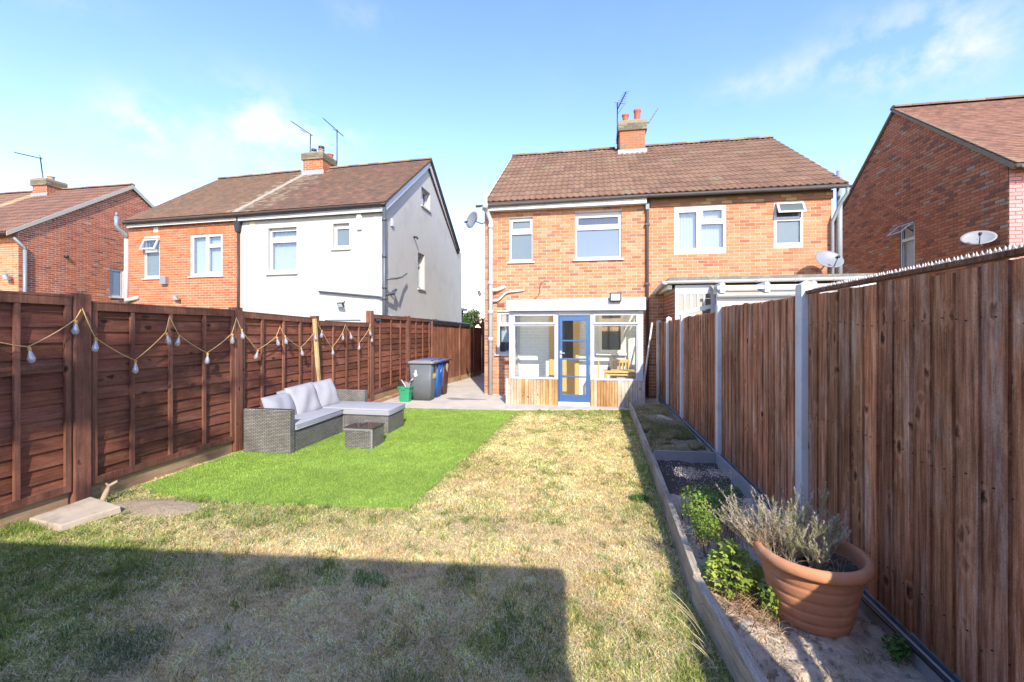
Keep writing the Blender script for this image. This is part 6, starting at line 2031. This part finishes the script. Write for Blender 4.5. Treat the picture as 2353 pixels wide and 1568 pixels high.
def bare(x, y):
    b = .85 * np.exp(-(((x + 1.95) / .42) ** 2 + ((y - 2.05) / .16) ** 2)) + .6 * np.exp(-(((x + 1.45) / .25) ** 2 + ((y - 2.5) / .12) ** 2))
    b += .95 * np.exp(-(((x + 4.02) / .35) ** 2 + ((y - 3.38) / .16) ** 2)) + .6 * np.exp(-(((x + 3.35) / .25) ** 2 + ((y - 3.42) / .08) ** 2))
    b += .35 * smooth(.60, .75, fbm(x, y, 3.1, 77))
    return np.clip(b, 0, 1)
def grass_area(n, x0, x1, y0, y1, wmul=1.0, hmul=1.0):
    x, y = NP.uniform(x0, x1, n), NP.uniform(y0, y1, n)
    a = np.stack([x, y], 1)
    ok = ~in_turf(x, y) & (y < patio_y(x) + .02 * np.sin(x * 23) + .015 * np.sin(x * 61)) & (x < edge_x(y) - .004) & (x > -4.70)
    ok &= NP.rand(n) > bare(x, y) * .9
    # only what lies in the camera's field and a margin round it
    D = -_s * x + _c * y; X = _c * x + _s * y
    ok &= (np.abs(X) < 1.30 * D + .35) & (D > 1.45)
    x, y = x[ok], y[ok]; n = len(x)
    g = greenness(x, y)
    isg = NP.rand(n) < (.06 + .90 * g)
    r = NP.rand(n, 1)
    straw = np.array([[.90, .62, .275]]) * (.72 + .55 * r) + np.array([[.06, .045, .035]]) * NP.randn(n, 1) * .5
    straw = np.where(NP.rand(n, 1) < .16, np.array([[.70, .46, .20]]) * (.8 + .4 * r), straw)
    straw = np.where(NP.rand(n, 1) < .14, np.array([[.90, .79, .54]]) * (.85 + .3 * r), straw)
    green = np.array([[.27, .32, .07]]) * (.6 + .75 * r)
    green = np.where(NP.rand(n, 1) < .35, np.array([[.145, .22, .05]]) * (.7 + .6 * r), green)
    green = np.where(NP.rand(n, 1) < .18, np.array([[.48, .45, .14]]) * (.8 + .4 * r), green)
    col = np.clip(np.where(isg[:, None], green, straw), .01, .9)
    cl = .45 + .55 * fbm(x, y, 6, 51) + .75 * vnoise(x, y, 13, 52) ** 2
    col = col * ((.62 + .76 * fbm(x, y, 3.6, 53)) * (.74 + .52 * vnoise(x, y, 16, 54)))[:, None]
    col = np.clip(col * 1.12, .01, .93)
    h = np.where(isg, NP.uniform(.018, .045, n), NP.uniform(.014, .036, n)) * cl * hmul
    lean = np.where(isg, NP.uniform(.35, .9, n), NP.uniform(.72, .99, n))
    w = NP.uniform(.0024, .0046, n) * wmul
    return blades(x, y, h, w, lean, col)
parts = [grass_area(300000, -4.72, 1.0, 1.0, 3.0, 1.0), grass_area(105000, -4.72, .75, 3.0, 4.6, 1.25), grass_area(80000, -1.8, .80, 4.6, 6.6, 1.6, .95), grass_area(60000, -1.8, .80, 6.6, 9.3, 2.2, .9)]
# long bleached dead blades lying over the near turf, and taller tufts
def dead_blades(n, x0, x1, y0, y1):
    x, y = NP.uniform(x0, x1, n), NP.uniform(y0, y1, n)
    ok = ~in_turf(x, y) & (x < edge_x(y) - .02) & (x > -4.68) & (NP.rand(n) < 1.0 - .75 * greenness(x, y)) & (NP.rand(n) > .6 * bare(x, y)) & (vnoise(x, y, 7, 91) > .38)
    x, y = x[ok], y[ok]; n = len(x)
    col = np.array([[.86, .69, .42]]) * NP.uniform(.7, 1.05, (n, 1))
    return blades(x, y, NP.uniform(.035, .075, n), NP.uniform(.0022, .0036, n), NP.uniform(.88, .985, n), col, .008, tipcol=1.0)
def tall_tufts(n, x0, x1, y0, y1):
    cx_, cy_ = NP.uniform(x0, x1, n), NP.uniform(y0, y1, n)
    keep = NP.rand(n) < .15 + .85 * greenness(cx_, cy_)
    cx_, cy_ = cx_[keep], cy_[keep]
    m = 26
    x = (cx_[:, None] + NP.randn(len(cx_), m) * .022).ravel(); y = (cy_[:, None] + NP.randn(len(cx_), m) * .022).ravel()
    ok = ~in_turf(x, y) & (x < edge_x(y) - .02) & (x > -4.68) & (y < patio_y(x) - .03)
    gcol = np.repeat(np.array([[.17, .25, .06]]) * NP.uniform(.6, 1.4, (len(cx_), 1)), m, 0)[ok] * NP.uniform(.75, 1.25, (ok.sum(), 1))
    x, y = x[ok], y[ok]; n = len(x)
    return blades(x, y, NP.uniform(.03, .07, n), NP.uniform(.0024, .004, n), NP.uniform(.3, .9, n), gcol)
parts += [dead_blades(60000, -4.6, .9, 1.2, 3.6), tall_tufts(900, -4.6, .9, 1.2, 3.8), tall_tufts(240, -1.8, .75, 3.8, 9.1)]
V = []; F = []; CC = []; k = 0
for v, f, c in parts:
    V.append(v); F.append(f + k); CC.append(c); k += len(v)
bigmesh('lawn_grass', np.concatenate(V), np.concatenate(F), np.concatenate(CC), M_GRASS)
# artificial turf: a green mat with short even pile
tm = MB()
P = [(-4.62, 3.80), (-4.2, 3.64), (-3.3, 3.60), (-2.4, 3.69), (-1.632, 3.767), (-1.53, 6.2), (-1.425, 8.64), (-4.62, 8.46)]
tm.prism([(x, y, .002) for x, y in P], (0, 0, .010))
struct('artificial_lawn', tm, mat('turf_mat', (.22, .33, .055), .9, .15, 14, .5, 150))
n = 230000
x, y = NP.uniform(-4.62, -1.4, n), NP.uniform(3.55, 8.66, n)
keep = NP.rand(n) < np.clip(1.25 - (y - 3.5) * .13, .35, 1)
ok = in_turf(x, y) & (y < np.interp(x, [-4.62, -1.425], [8.46, 8.64]) - .01) & keep
ok &= ~((x < -3.87) & (y > 5.1) & (y < 7.0) & (x > -4.55))
x, y = x[ok], y[ok]; n = len(x)
r = NP.rand(n, 1)
col = np.array([[.27, .41, .065]]) * (.62 + .7 * r)
col = np.where(NP.rand(n, 1) < .22, np.array([[.42, .53, .13]]) * (.8 + .4 * r), col)
col *= ((.74 + .52 * fbm(x, y, 1.1, 61)) * (.86 + .28 * vnoise(x, y, 9, 62)))[:, None]
v, f, c = blades(x, y, NP.uniform(.014, .026, n), NP.uniform(.0022, .004, n) * (1 + .12 * (y - 3.5)), NP.uniform(.2, .8, n), col, .011)
bigmesh('turf_pile', v, f, c, M_GRASS)
# dry clippings blown on to the turf
n = 420
x, y = NP.uniform(-4.5, -1.5, n), NP.uniform(3.65, 8.5, n)
ok = in_turf(x, y) & (NP.rand(n) < np.clip(1.2 - (x + 1.5) * -.28, .15, 1)) & ~((x < -2.88) & (y > 5.05) & (y < 7.1))
x, y = x[ok], y[ok]
v, f, c = blades(x, y, NP.uniform(.02, .05, len(x)), NP.uniform(.003, .006, len(x)), np.full(len(x), .98), np.array([[.62, .47, .24]]) * NP.uniform(.6, 1.2, (len(x), 1)), .026)
bigmesh('dry_clippings', v, f, c, M_GRASS)
# bare earth by the slab
em = MB(); NX, NY = 44, 26
gx_, gy_ = np.meshgrid(np.linspace(-1, 1, NX), np.linspace(-1, 1, NY))
ex_, ey_ = -3.98 + .50 * gx_, 3.37 + .21 * gy_ + .05 * gx_
rad = np.sqrt(gx_ ** 2 + gy_ ** 2) + .35 * (fbm(ex_, ey_, 6, 71) - .5)
ez_ = np.where(rad < 1, .004 + .030 * (1 - rad ** 2) + .022 * (fbm(ex_, ey_, 14, 72) - .35) * (1 - rad), -.03)
em.add([(float(p), float(q), float(r)) for p, q, r in zip(ex_.ravel(), ey_.ravel(), ez_.ravel())], [(j * NX + i, j * NX + i + 1, (j + 1) * NX + i + 1, (j + 1) * NX + i) for j in range(NY - 1) for i in range(NX - 1)])
struct('bare_earth', em, mat('bare_soil', (.36, .27, .185), .98, .28, 12, .9, 60, col2=(.24, .185, .12), c2scale=6, bdist=.012), smooth=True)

# ================================================================== plants
def leafcloud(n, cx, cy, cz, rx, ry, rz, size, pal, up=.4, shape=None, fill=.55, aspect=.55):
    """small leaves spread through a crown volume, denser at its skin"""
    d = NP.randn(n, 3); d /= np.linalg.norm(d, axis=1)[:, None]
    rad = NP.rand(n) ** (fill) 
    p = d * rad[:, None] * np.array([rx, ry, rz]) + np.array([cx, cy, cz])
    nrm = d + NP.randn(n, 3) * .6 + np.array([0, 0, up]); nrm /= np.linalg.norm(nrm, axis=1)[:, None]
    t = np.cross(nrm, NP.randn(n, 3)); t /= np.linalg.norm(t, axis=1)[:, None]
    b = np.cross(nrm, t)
    s = size * NP.uniform(.6, 1.3, n)[:, None]
    v0 = p - t * s; v1 = p + b * s * aspect; v2 = p + t * s; v3 = p - b * s * aspect
    v1 = v1 + nrm * s * .15; v3 = v3 + nrm * s * .15
    V = np.stack([v0, v1, v2, v3], 1).reshape(-1, 3)
    F = np.arange(4 * n).reshape(-1, 4)
    ci = NP.choice(len(pal), n, p=np.array([w for w, c in pal]) / sum(w for w, c in pal))
    c = np.array([c for w, c in pal])[ci] * NP.uniform(.75, 1.25, (n, 1))
    return V, F, np.repeat(c, 4, 0)
def merge(lst):
    V, F, CC, k = [], [], [], 0
    for v, f, c in lst:
        V.append(v); F.append(f + k); CC.append(c); k += len(v)
    return np.concatenate(V), np.concatenate(F), np.concatenate(CC)

def stalks(name, parent, base_fn, n, length, spread, m, r=.002, lean_fn=None, curve=.3, nodes=5):
    """thin stems as one loose mass; returns tip list"""
    mb = MB(); tips = []
    for k in range(n):
        p = Vector(base_fn()); a = RNG.uniform(0, 2 * math.pi); s_ = spread * RNG.uniform(.3, 1)
        d = Vector((math.cos(a) * s_, math.sin(a) * s_, 1)) if lean_fn is None else Vector(lean_fn(p))
        d.normalize(); L_ = length * RNG.uniform(.6, 1.1)
        pts_ = [p]
        for q in range(nodes):
            d = (d + Vector((RNG.uniform(-1, 1), RNG.uniform(-1, 1), RNG.uniform(-.4, .8))) * curve * .35).normalized()
            pts_.append(pts_[-1] + d * L_ / nodes)
        mb.tube(pts_, [r * (1 - .75 * i / nodes) for i in range(nodes + 1)], 4, caps=False)
        tips.append((pts_, d))
    o = mb.build(name, m, parent); o['kind'] = 'stuff'
    return tips

# lavender in the pot: woody stems, narrow grey-green leaves, spent flower heads
lv = thing('lavender', 'half dead woody lavender growing out of the terracotta pot', 'plant', PC + Vector((0, 0, .3)))
clumps = [(Vector((-.17, .02, .31)), Vector((-.50, .05, 1)), 9, .36), (Vector((-.20, .06, .31)), Vector((-.85, .2, .80)), 8, .33), (Vector((-.06, .08, .31)), Vector((-.20, .1, 1)), 9, .34),
          (Vector((.02, .0, .31)), Vector((.12, .05, 1)), 9, .27), (Vector((-.02, -.08, .31)), Vector((.05, -.15, 1)), 6, .18), (Vector((.10, .06, .31)), Vector((.55, .1, .9)), 6, .24), (Vector((.0, .12, .31)), Vector((.25, .35, 1)), 7, .34), (Vector((-.10, -.02, .31)), Vector((-.25, -.1, 1)), 7, .26)]
tipsall = []
sb = MB()
def shoot(p, d, ll, r0, jit, nseg=5):
    pts_ = [p]
    for q in range(nseg):
        d = (d + Vector((RNG.uniform(-1, 1), RNG.uniform(-1, 1), RNG.uniform(-.3, .9))) * jit).normalized(); pts_.append(pts_[-1] + d * ll / nseg)
    sb.tube(pts_, [r0 * (1 - .7 * k / nseg) for k in range(nseg + 1)], 4, caps=False)
    return pts_, d
for (bp_, dr, n, L_) in clumps:
    for k in range(n):
        p = PC + bp_ + Vector((RNG.uniform(-.03, .03), RNG.uniform(-.03, .03), -.01))
        d = (dr + Vector((RNG.uniform(-.5, .5), RNG.uniform(-.5, .5), RNG.uniform(-.2, .1)))).normalized(); ll = L_ * RNG.uniform(.5, .85)
        main, d1 = shoot(p, d, ll, .0026, .16)
        for j in range(7):
            i_ = RNG.randint(1, 5); dd = (d1 + Vector((RNG.uniform(-1, 1), RNG.uniform(-1, 1), RNG.uniform(0, .9))) * .55).normalized()
            tw_, d2 = shoot(main[i_], dd, L_ * RNG.uniform(.22, .48), .0012, .14)
            tipsall.append((tw_, d2, dr))
stm = sb.build('stem', mat('woody_stem', (.36, .30, .22), .9, .2, 40), lv); stm['kind'] = 'stuff'
NV, NF, NC = [], [], []
def add_needle(p, d, L_, w, c):
    s = d.cross(Vector((RNG.uniform(-1, 1), RNG.uniform(-1, 1), RNG.uniform(-1, 1)))).normalized() * w
    k = len(NV)
    NV.extend([tuple(p - s * .5), tuple(p + s * .5), tuple(p + d * L_)]); NF.append((k, k + 1, k + 2)); NC.extend([c, c, c])
for (pts_, d, dr) in tipsall:
    green = RNG.random() < (.55 if dr.x > -.3 else .25)
    for q in range(1, 6):
        for _ in range(9):
            t = RNG.random(); p = pts_[q - 1].lerp(pts_[q], t)
            dd = (d * .9 + Vector((RNG.uniform(-1, 1), RNG.uniform(-1, 1), RNG.uniform(-.3, .8)))).normalized()
            c = (.36, .40, .17) if green and RNG.random() < .75 else (.58, .50, .36)
            kk = RNG.uniform(.7, 1.25)
            add_needle(p, dd, RNG.uniform(.012, .028), .0026, tuple(x * kk for x in c))
    if RNG.random() < .45:
        for _ in range(14):
            p = pts_[-1] + d * RNG.uniform(0, .02)
            dd = (d + Vector((RNG.uniform(-1, 1), RNG.uniform(-1, 1), RNG.uniform(-1, 1)))).normalized()
            add_needle(p, dd, .008, .005, (.60, .54, .52) if RNG.random() < .6 else (.52, .44, .48))
bigmesh('foliage', np.array(NV), np.array(NF), np.array(NC), M_LEAF, 'stuff', lv).location = -WL[lv.name]
# dead twigs over the pot soil
NV, NF, NC = [], [], []
sb = MB()
for k in range(130):
    a = RNG.uniform(0, 6.28); r_ = .21 * RNG.random() ** .5; p = PC + Vector((r_ * math.cos(a), r_ * math.sin(a), .315)); d = Vector((RNG.uniform(-1, 1), RNG.uniform(-1, 1), RNG.uniform(.05, .8))).normalized()
    L_ = RNG.uniform(.03, .12); sb.tube([p, p + d * L_ * .5 + Vector((0, 0, .005)), p + d * L_], [.0015, .0012, .0007], 3, caps=False)
o = sb.build('dead_twig', mat('dead_twigs', (.32, .26, .18), .9, .25, 40), lv); o['kind'] = 'stuff'

# marjoram: bushy green mound with pale flower heads by the timber edge
PG = [(4, (.21, .34, .05)), (3, (.145, .26, .04)), (2, (.29, .40, .07)), (1, (.33, .34, .10))]
mj = thing('marjoram', 'bushy green marjoram with pale spent flower heads behind the timber edge', 'plant', (.86, 3.55, .1))
lst = [leafcloud(1900, .84, 3.52, .30, .16, .30, .16, .011, PG), leafcloud(1000, 1.02, 3.62, .33, .16, .22, .14, .011, [(3, (.08, .17, .035)), (2, (.12, .23, .05)), (1, (.16, .26, .06))]),
       leafcloud(900, .80, 3.22, .27, .10, .14, .10, .010, PG)]
v, f, c = merge(lst); bigmesh('foliage', v, f, c, M_LEAF, 'stuff', mj).location = -WL[mj.name]
lst = [leafcloud(800, .80, 3.78, .47, .13, .14, .03, .006, [(2, (.50, .44, .40)), (1, (.42, .34, .30))], fill=.5, aspect=.8), leafcloud(500, 1.05, 3.85, .46, .16, .12, .03, .006, [(1, (.48, .43, .38))], fill=.5, aspect=.8)]
v, f, c = merge(lst); bigmesh('flower_head', v, f, c, M_LEAF, 'stuff', mj).location = -WL[mj.name]
stalks('stem', mj, lambda: (RNG.uniform(.74, 1.06), RNG.uniform(3.1, 3.85), .10), 120, .30, .35, mat('brown_stem', (.20, .11, .06), .9, .2, 30), .0022)
# chrysanthemum clump: bigger cut leaves
cm_ = thing('chrysanthemum', 'leafy yellow green chrysanthemum clump in front of the terracotta pot', 'plant', (.86, 2.78, .1))
PY_ = [(3, (.33, .42, .07)), (2, (.40, .47, .09)), (2, (.23, .34, .06)), (1, (.46, .48, .13))]
LV, LF, LC = [], [], []
def cut_leaf(p, d, up, s, c):
    """lobed leaf: 5 lobes fanned round the stalk"""
    t = d.normalized(); n_ = (up - t * up.dot(t)).normalized(); b = t.cross(n_)
    for a, l in ((0, 1.0), (.75, .8), (-.75, .8), (1.45, .5), (-1.45, .5)):
        e_ = t * math.cos(a) + b * math.sin(a); w = (t * -math.sin(a) + b * math.cos(a)) * s * .20
        k = len(LV); m_ = p + e_ * s * l * .6 + n_ * s * .06
        LV.extend([tuple(p), tuple(m_ - w), tuple(p + e_ * s * l - n_ * s * .10), tuple(m_ + w)]); LF.append((k, k + 1, k + 2, k + 3)); LC.extend([c] * 4)
for k in range(210):
    a = RNG.uniform(0, 6.28); r_ = .15 * RNG.random() ** .6; h_ = RNG.uniform(.05, .30) * (1.1 - r_ / .2)
    p = Vector((.85 + r_ * math.cos(a), 2.80 + 1.2 * r_ * math.sin(a), .10 + h_))
    d = Vector((math.cos(a) + RNG.uniform(-.5, .5), math.sin(a) + RNG.uniform(-.5, .5), RNG.uniform(-.1, .7)))
    cc = pick(PY_); kk = RNG.uniform(.8, 1.2)
    cut_leaf(p, d, Vector((RNG.uniform(-.3, .3), RNG.uniform(-.6, .0), 1)), RNG.uniform(.035, .06), tuple(x * kk for x in cc))
bigmesh('foliage', np.array(LV), np.array(LF), np.array(LC), M_LEAF, 'stuff', cm_).location = -WL[cm_.name]
stalks('stem', cm_, lambda: (RNG.uniform(.78, .93), RNG.uniform(2.68, 2.92), .10), 40, .22, .4, mat('green_stem', (.16, .20, .06), .8, .2, 30), .0025)
# trailing sprig beside the pot, weeds by the edging
def small_weed(label, x, y, z, r_, h_, n, size, pal, name='weed', cat='weed'):
    t = thing(name, label, cat, (x, y, z))
    v, f, c = leafcloud(n, x, y, z + h_ * .5, r_, r_ * 1.2, h_ * .6, size, pal)
    v[:, 2] = np.maximum(v[:, 2], z + .004)
    bigmesh('foliage', v, f, c, M_LEAF, 'stuff', t).location = -WL[t.name]
    return t
small_weed('trailing green sprig between the chrysanthemum and the terracotta pot', .955, 2.55, .10, .05, .17, 110, .013, PG, 'sprig', 'plant')
small_weed('low green weed between the terracotta pot and the fence foot', 1.42, 2.33, .10, .055, .10, 260, .012, [(2, (.07, .15, .03)), (1, (.12, .2, .05))])
small_weed('smaller low green weed along the edging strip, a step past the pot', 1.44, 2.08, .10, .05, .06, 160, .011, [(2, (.07, .16, .03)), (1, (.13, .24, .05))])
# dry red-brown stems at the foot of the chrysanthemum
dt = thing('dead_stems', 'tangle of reddish dead stems at the foot of the chrysanthemum', 'dead stems', (.82, 2.55, .1))
sb = MB()
for k in range(170):
    p = Vector((RNG.uniform(.72, .96), RNG.uniform(2.38, 2.75), .105)); d = Vector((RNG.uniform(-1, 1), RNG.uniform(-1, .6), RNG.uniform(.0, .5))).normalized(); L_ = RNG.uniform(.04, .14)
    sb.tube([p, p + d * L_ * .5 + Vector((0, 0, .015)), p + d * L_], [.0018, .0014, .0008], 3, (.34, .15, .07) if RNG.random() < .6 else (.46, .32, .17), caps=False)
o = sb.build('stem', M_LEAF, dt); o['kind'] = 'stuff'
# moss and thyme mat over the far bed
def tuft_field(name, n, y0, y1, pal, hlo, hhi, seed, w=.004, thr=.42):
    y = NP.uniform(y0, y1, n); x = edge_x(y) + .03 + NP.rand(n) * (1.45 - edge_x(y) - .03)
    k = fbm(x, y, 3.2, seed); ok = k > thr
    x, y, k = x[ok], y[ok], k[ok]; n = len(x)
    ci = NP.choice(len(pal), n, p=np.array([w_ for w_, c in pal]) / sum(w_ for w_, c in pal)); col = np.array([c for w_, c in pal])[ci] * NP.uniform(.7, 1.3, (n, 1))
    gp = smooth(.52, .66, fbm(x, y, 1.7, seed + 3))[:, None]
    col = col * (1 - gp * .5) + np.array([[.10, .15, .03]]) * gp * .5
    h_ = NP.uniform(hlo, hhi, n) * (.5 + k)
    v, f, c = blades(x, y, h_, NP.uniform(.7, 1.3, n) * w, NP.uniform(.3, .95, n), col, .098 + .02 * (fbm(x, y, 5, 9) - .5))
    bigmesh(name, v, f, c, M_GRASS)
tuft_field('moss_cover', 60000, 5.5, 9.1, [(3, (.46, .37, .20)), (3, (.32, .26, .14)), (1.5, (.22, .24, .08)), (1.2, (.58, .47, .27))], .03, .085, 88, .007)
tuft_field('dry_litter', 5000, 1.3, 3.0, [(1, (.42, .32, .18)), (1, (.36, .22, .11))], .015, .05, 97, .003, .56)
# tall seeding grass stems leaning over the lawn from the timber
sg = thing('seeding_grass', 'few tall pale seeding grass stems leaning out from the timber edge', 'grass stems', (.62, 2.4, 0))
sb = MB()
for k in range(8):
    p = Vector((.60 + RNG.uniform(-.015, .03), 2.25 + RNG.uniform(-.12, .35), .0)); d = Vector((-.25 + RNG.uniform(-.15, .1), RNG.uniform(.05, .5), 1)).normalized(); pts_ = [p]
    L_ = RNG.uniform(.16, .30)
    for q in range(7):
        d = (d + Vector((-.10, .02, -.07))).normalized(); pts_.append(pts_[-1] + d * L_ / 7)
    q = MB(); q.tube(pts_, [.0009] * 4 + [.0012, .0017, .0014, .0005], 4, caps=False); q.build('stem', mat('straw_stem', (.58, .48, .27), .8, .1, 40), sg)
# weeds and dandelions on the lawn
def tuft(label, x, y, r_, n, h_, cols, name='grass_tuft'):
    t = thing(name, label, 'grass tuft', (x, y, 0), 'darker grass tufts in the lawn')
    a = NP.uniform(0, 6.28, n); rr = r_ * NP.rand(n) ** .6
    ci = NP.randint(0, len(cols), n); col = np.array(cols)[ci] * NP.uniform(.7, 1.3, (n, 1))
    v, f, c = blades(x + rr * np.cos(a) * 1.25, y + rr * np.sin(a), NP.uniform(.5, 1, n) * h_, NP.uniform(.0025, .0045, n), NP.uniform(.3, .9, n), col)
    bigmesh('blade', v, f, c, M_GRASS, 'stuff', t).location = -WL[t.name]
DG = [(.09, .17, .065), (.12, .20, .07), (.17, .23, .10), (.36, .32, .17)]
q = GZ(290, 1500); tuft('big dark green grass tuft in the shaded corner of the lawn', q.x, q.y, .17, 900, .07, DG)
q = GZ(845, 1335); tuft('bright green weed tuft in the shade near the shadow edge', q.x, q.y, .08, 300, .06, [(.12, .25, .05), (.18, .30, .07)])
q = GZ(455, 1152); tuft('small leafy weed at the front edge of the artificial grass', q.x, q.y, .09, 300, .07, [(.24, .34, .06), (.17, .26, .05)])
q = GZ(60, 1218); tuft('pale green weeds at the foot of the lap fence by the slab', q.x, q.y, .16, 700, .10, [(.25, .33, .06), (.18, .27, .05)])
q = GZ(1475, 1150); tuft('green grass tuft against the timber edge in its shadow', q.x - .03, q.y, .08, 420, .08, [(.10, .20, .04), (.07, .15, .04)])
for (u, v_, lb) in ((1040, 1302, 'yellow dandelion on the shadow edge of the lawn'), (303, 1450, 'yellow dandelion in the shade by the worn patch'), (14, 1222, 'orange flower among the weeds at the foot of the lap fence')):
    q = GZ(u, v_, .03); t = thing('dandelion', lb, 'flower', (q.x, q.y, 0))
    col = (.72, .50, .02) if 'yellow' in lb else (.70, .30, .03)
    b = MB(); b.tube([(q.x, q.y, 0), (q.x + .004, q.y, .03)], .002, 5); b.build('stem', mat('green_stem', (.16, .20, .06), .8, .2, 30), t)
    b = MB(col=col)
    for ring, L_, z_ in ((16, .016, .030), (12, .010, .034)):
        for k in range(ring):
            a = 2 * math.pi * k / ring; c_, s__ = math.cos(a), math.sin(a)
            b.add([(q.x - s__ * .0025, q.y + c_ * .0025, z_), (q.x + s__ * .0025, q.y - c_ * .0025, z_), (q.x + c_ * L_, q.y + s__ * L_, z_ + .006)], [(0, 1, 2)])
    b.build('flower_head', M_LEAF, t)

# ================================================================== trees beyond
def limb(mb, p, d, L_, r, lvl, tips):
    pts_ = [p]; n = 4
    for q in range(n):
        d = (d + Vector((RNG.uniform(-1, 1), RNG.uniform(-1, 1), RNG.uniform(-.2, .6))) * .16).normalized(); pts_.append(pts_[-1] + d * L_ / n)
    mb.tube(pts_, [r * (1 - .5 * k / n) for k in range(n + 1)], 6 if lvl else 8)
    if lvl < 2:
        for k in range(4 if lvl == 0 else 3):
            t = RNG.randint(2, n); dd = (d + Vector((RNG.uniform(-1, 1), RNG.uniform(-1, 1), RNG.uniform(-.1, .7))) * .9).normalized()
            limb(mb, pts_[t], dd, L_ * RNG.uniform(.5, .75), r * .5, lvl + 1, tips)
    else:
        tips.append(pts_[-1])
def tree(label, x, y, h_, cr, pal, n, size, name='tree', clumps_=12):
    t = thing(name, label, 'tree', (x, y, 0))
    mb = MB(); tips = []
    limb(mb, Vector((x, y, 0)), Vector((0, 0, 1)), h_ * .6, h_ * .03, 0, tips)
    mb.build('trunk', mat('tree_bark', (.12, .095, .07), .9, .25, 12, .6, 30), t, smooth=True)
    lst = []
    for k in range(clumps_):
        a = RNG.uniform(0, 6.28); rr = cr * RNG.uniform(.2, .75); zz_ = h_ * RNG.uniform(.5, .88)
        s_ = cr * RNG.uniform(.32, .52)
        lst.append(leafcloud(n // clumps_, x + rr * math.cos(a), y + rr * math.sin(a), zz_, s_, s_, s_ * .8, size, [(w_, tuple(q * RNG.uniform(.75, 1.25) for q in c)) for w_, c in pal], fill=.45))
    v, f, c = merge(lst); bigmesh('crown', v, f, c, M_LEAF, 'stuff', t).location = -WL[t.name]
q = PY(1080, 730, 34.0)
tree('round green tree in the gap between the white house and the porch house', q.x, 34, 3.5, 1.25, [(3, (.075, .145, .025)), (2, (.05, .105, .02)), (1, (.12, .19, .035))], 5200, .07, 'tree')
q = PY(1099, 745, 33.0)
tree('dark purple leaved shrub low in the gap beside the porch house', q.x + .1, 33, 2.65, .75, [(2, (.035, .02, .022)), (1, (.055, .03, .03))], 1800, .06, 'shrub', 7)

# ================================================================== what stands behind the camera: a flat roofed garden room (its shadow crosses the lawn) and a tree
gr = thing('garden_room', 'timber garden room with overhanging flat roof at the end of the lawn behind the camera', 'garden room', (-1.8, -3, 0))
M_CLAD = mat('timber_cladding', (.30, .20, .12), .8, .2, 5, .3, 40, stretch=(1, 1, 8))
b = MB(); b.prism([(-4.45, -1.165, 2.60), (1.20, -.65, 2.60), (1.48, -5.0, 2.60), (-4.2, -5.45, 2.60)], (0, 0, .10)); b.build('roof', MATS['roof_felt'], gr)
b = MB(); b.prism([(-4.3, -1.95, 0), (.25, -1.55, 0), (.45, -4.7, 0), (-4.1, -5.0, 0)], (0, 0, 2.598)); b.build('wall', M_CLAD, gr)
for (x, y) in ((-4.3, -1.10), (.90, -.64)):
    b = MB(); b.box((x - .05, y - .05, 0), (x + .05, y + .05, 2.598)); b.build('post', M_CLAD, gr)
bt_ = thing('bare_tree', 'thin branched tree behind the garden room throwing dappled shade on the fence', 'tree', (-2.3, -5.75, 0))
mb = MB()
mb.tube([(-2.3, -5.75, 0), (-2.32, -5.7, 3), (-2.3, -5.3, 4.6), (-2.3, -4.4, 5.3), (-2.3, -3.2, 5.6), (-2.3, -1.9, 5.8)], [.10, .085, .07, .06, .05, .03], 8)
st_ = random.Random(4)
tw = []
for k in range(34):
    t_ = st_.random()
    p = Vector((-2.3, -4.4 + 2.6 * t_, 5.3 + .5 * t_)); d = Vector((st_.uniform(-.3, .3), st_.uniform(-.9, 1.0), st_.uniform(-.2, .9))).normalized(); L_ = st_.uniform(.7, 1.7); pts_ = [p]
    for q in range(5):
        d = (d + Vector((st_.uniform(-.4, .4), st_.uniform(-1, 1), st_.uniform(-.5, .6))) * .2).normalized(); d.x *= .55; pts_.append(pts_[-1] + d * L_ / 5)
    mb.tube(pts_, [.034, .03, .024, .018, .012, .007], 6); tw += pts_[2:]
mb.build('trunk', MATS['tree_bark'], bt_, smooth=True)
lst = [leafcloud(22, p.x, p.y, p.z, .10, .26, .14, .05, [(1, (.07, .12, .03))]) for p in tw[::2]]
v, f, c = merge(lst); bigmesh('crown', v, f, c, M_LEAF, 'stuff', bt_).location = -WL[bt_.name]
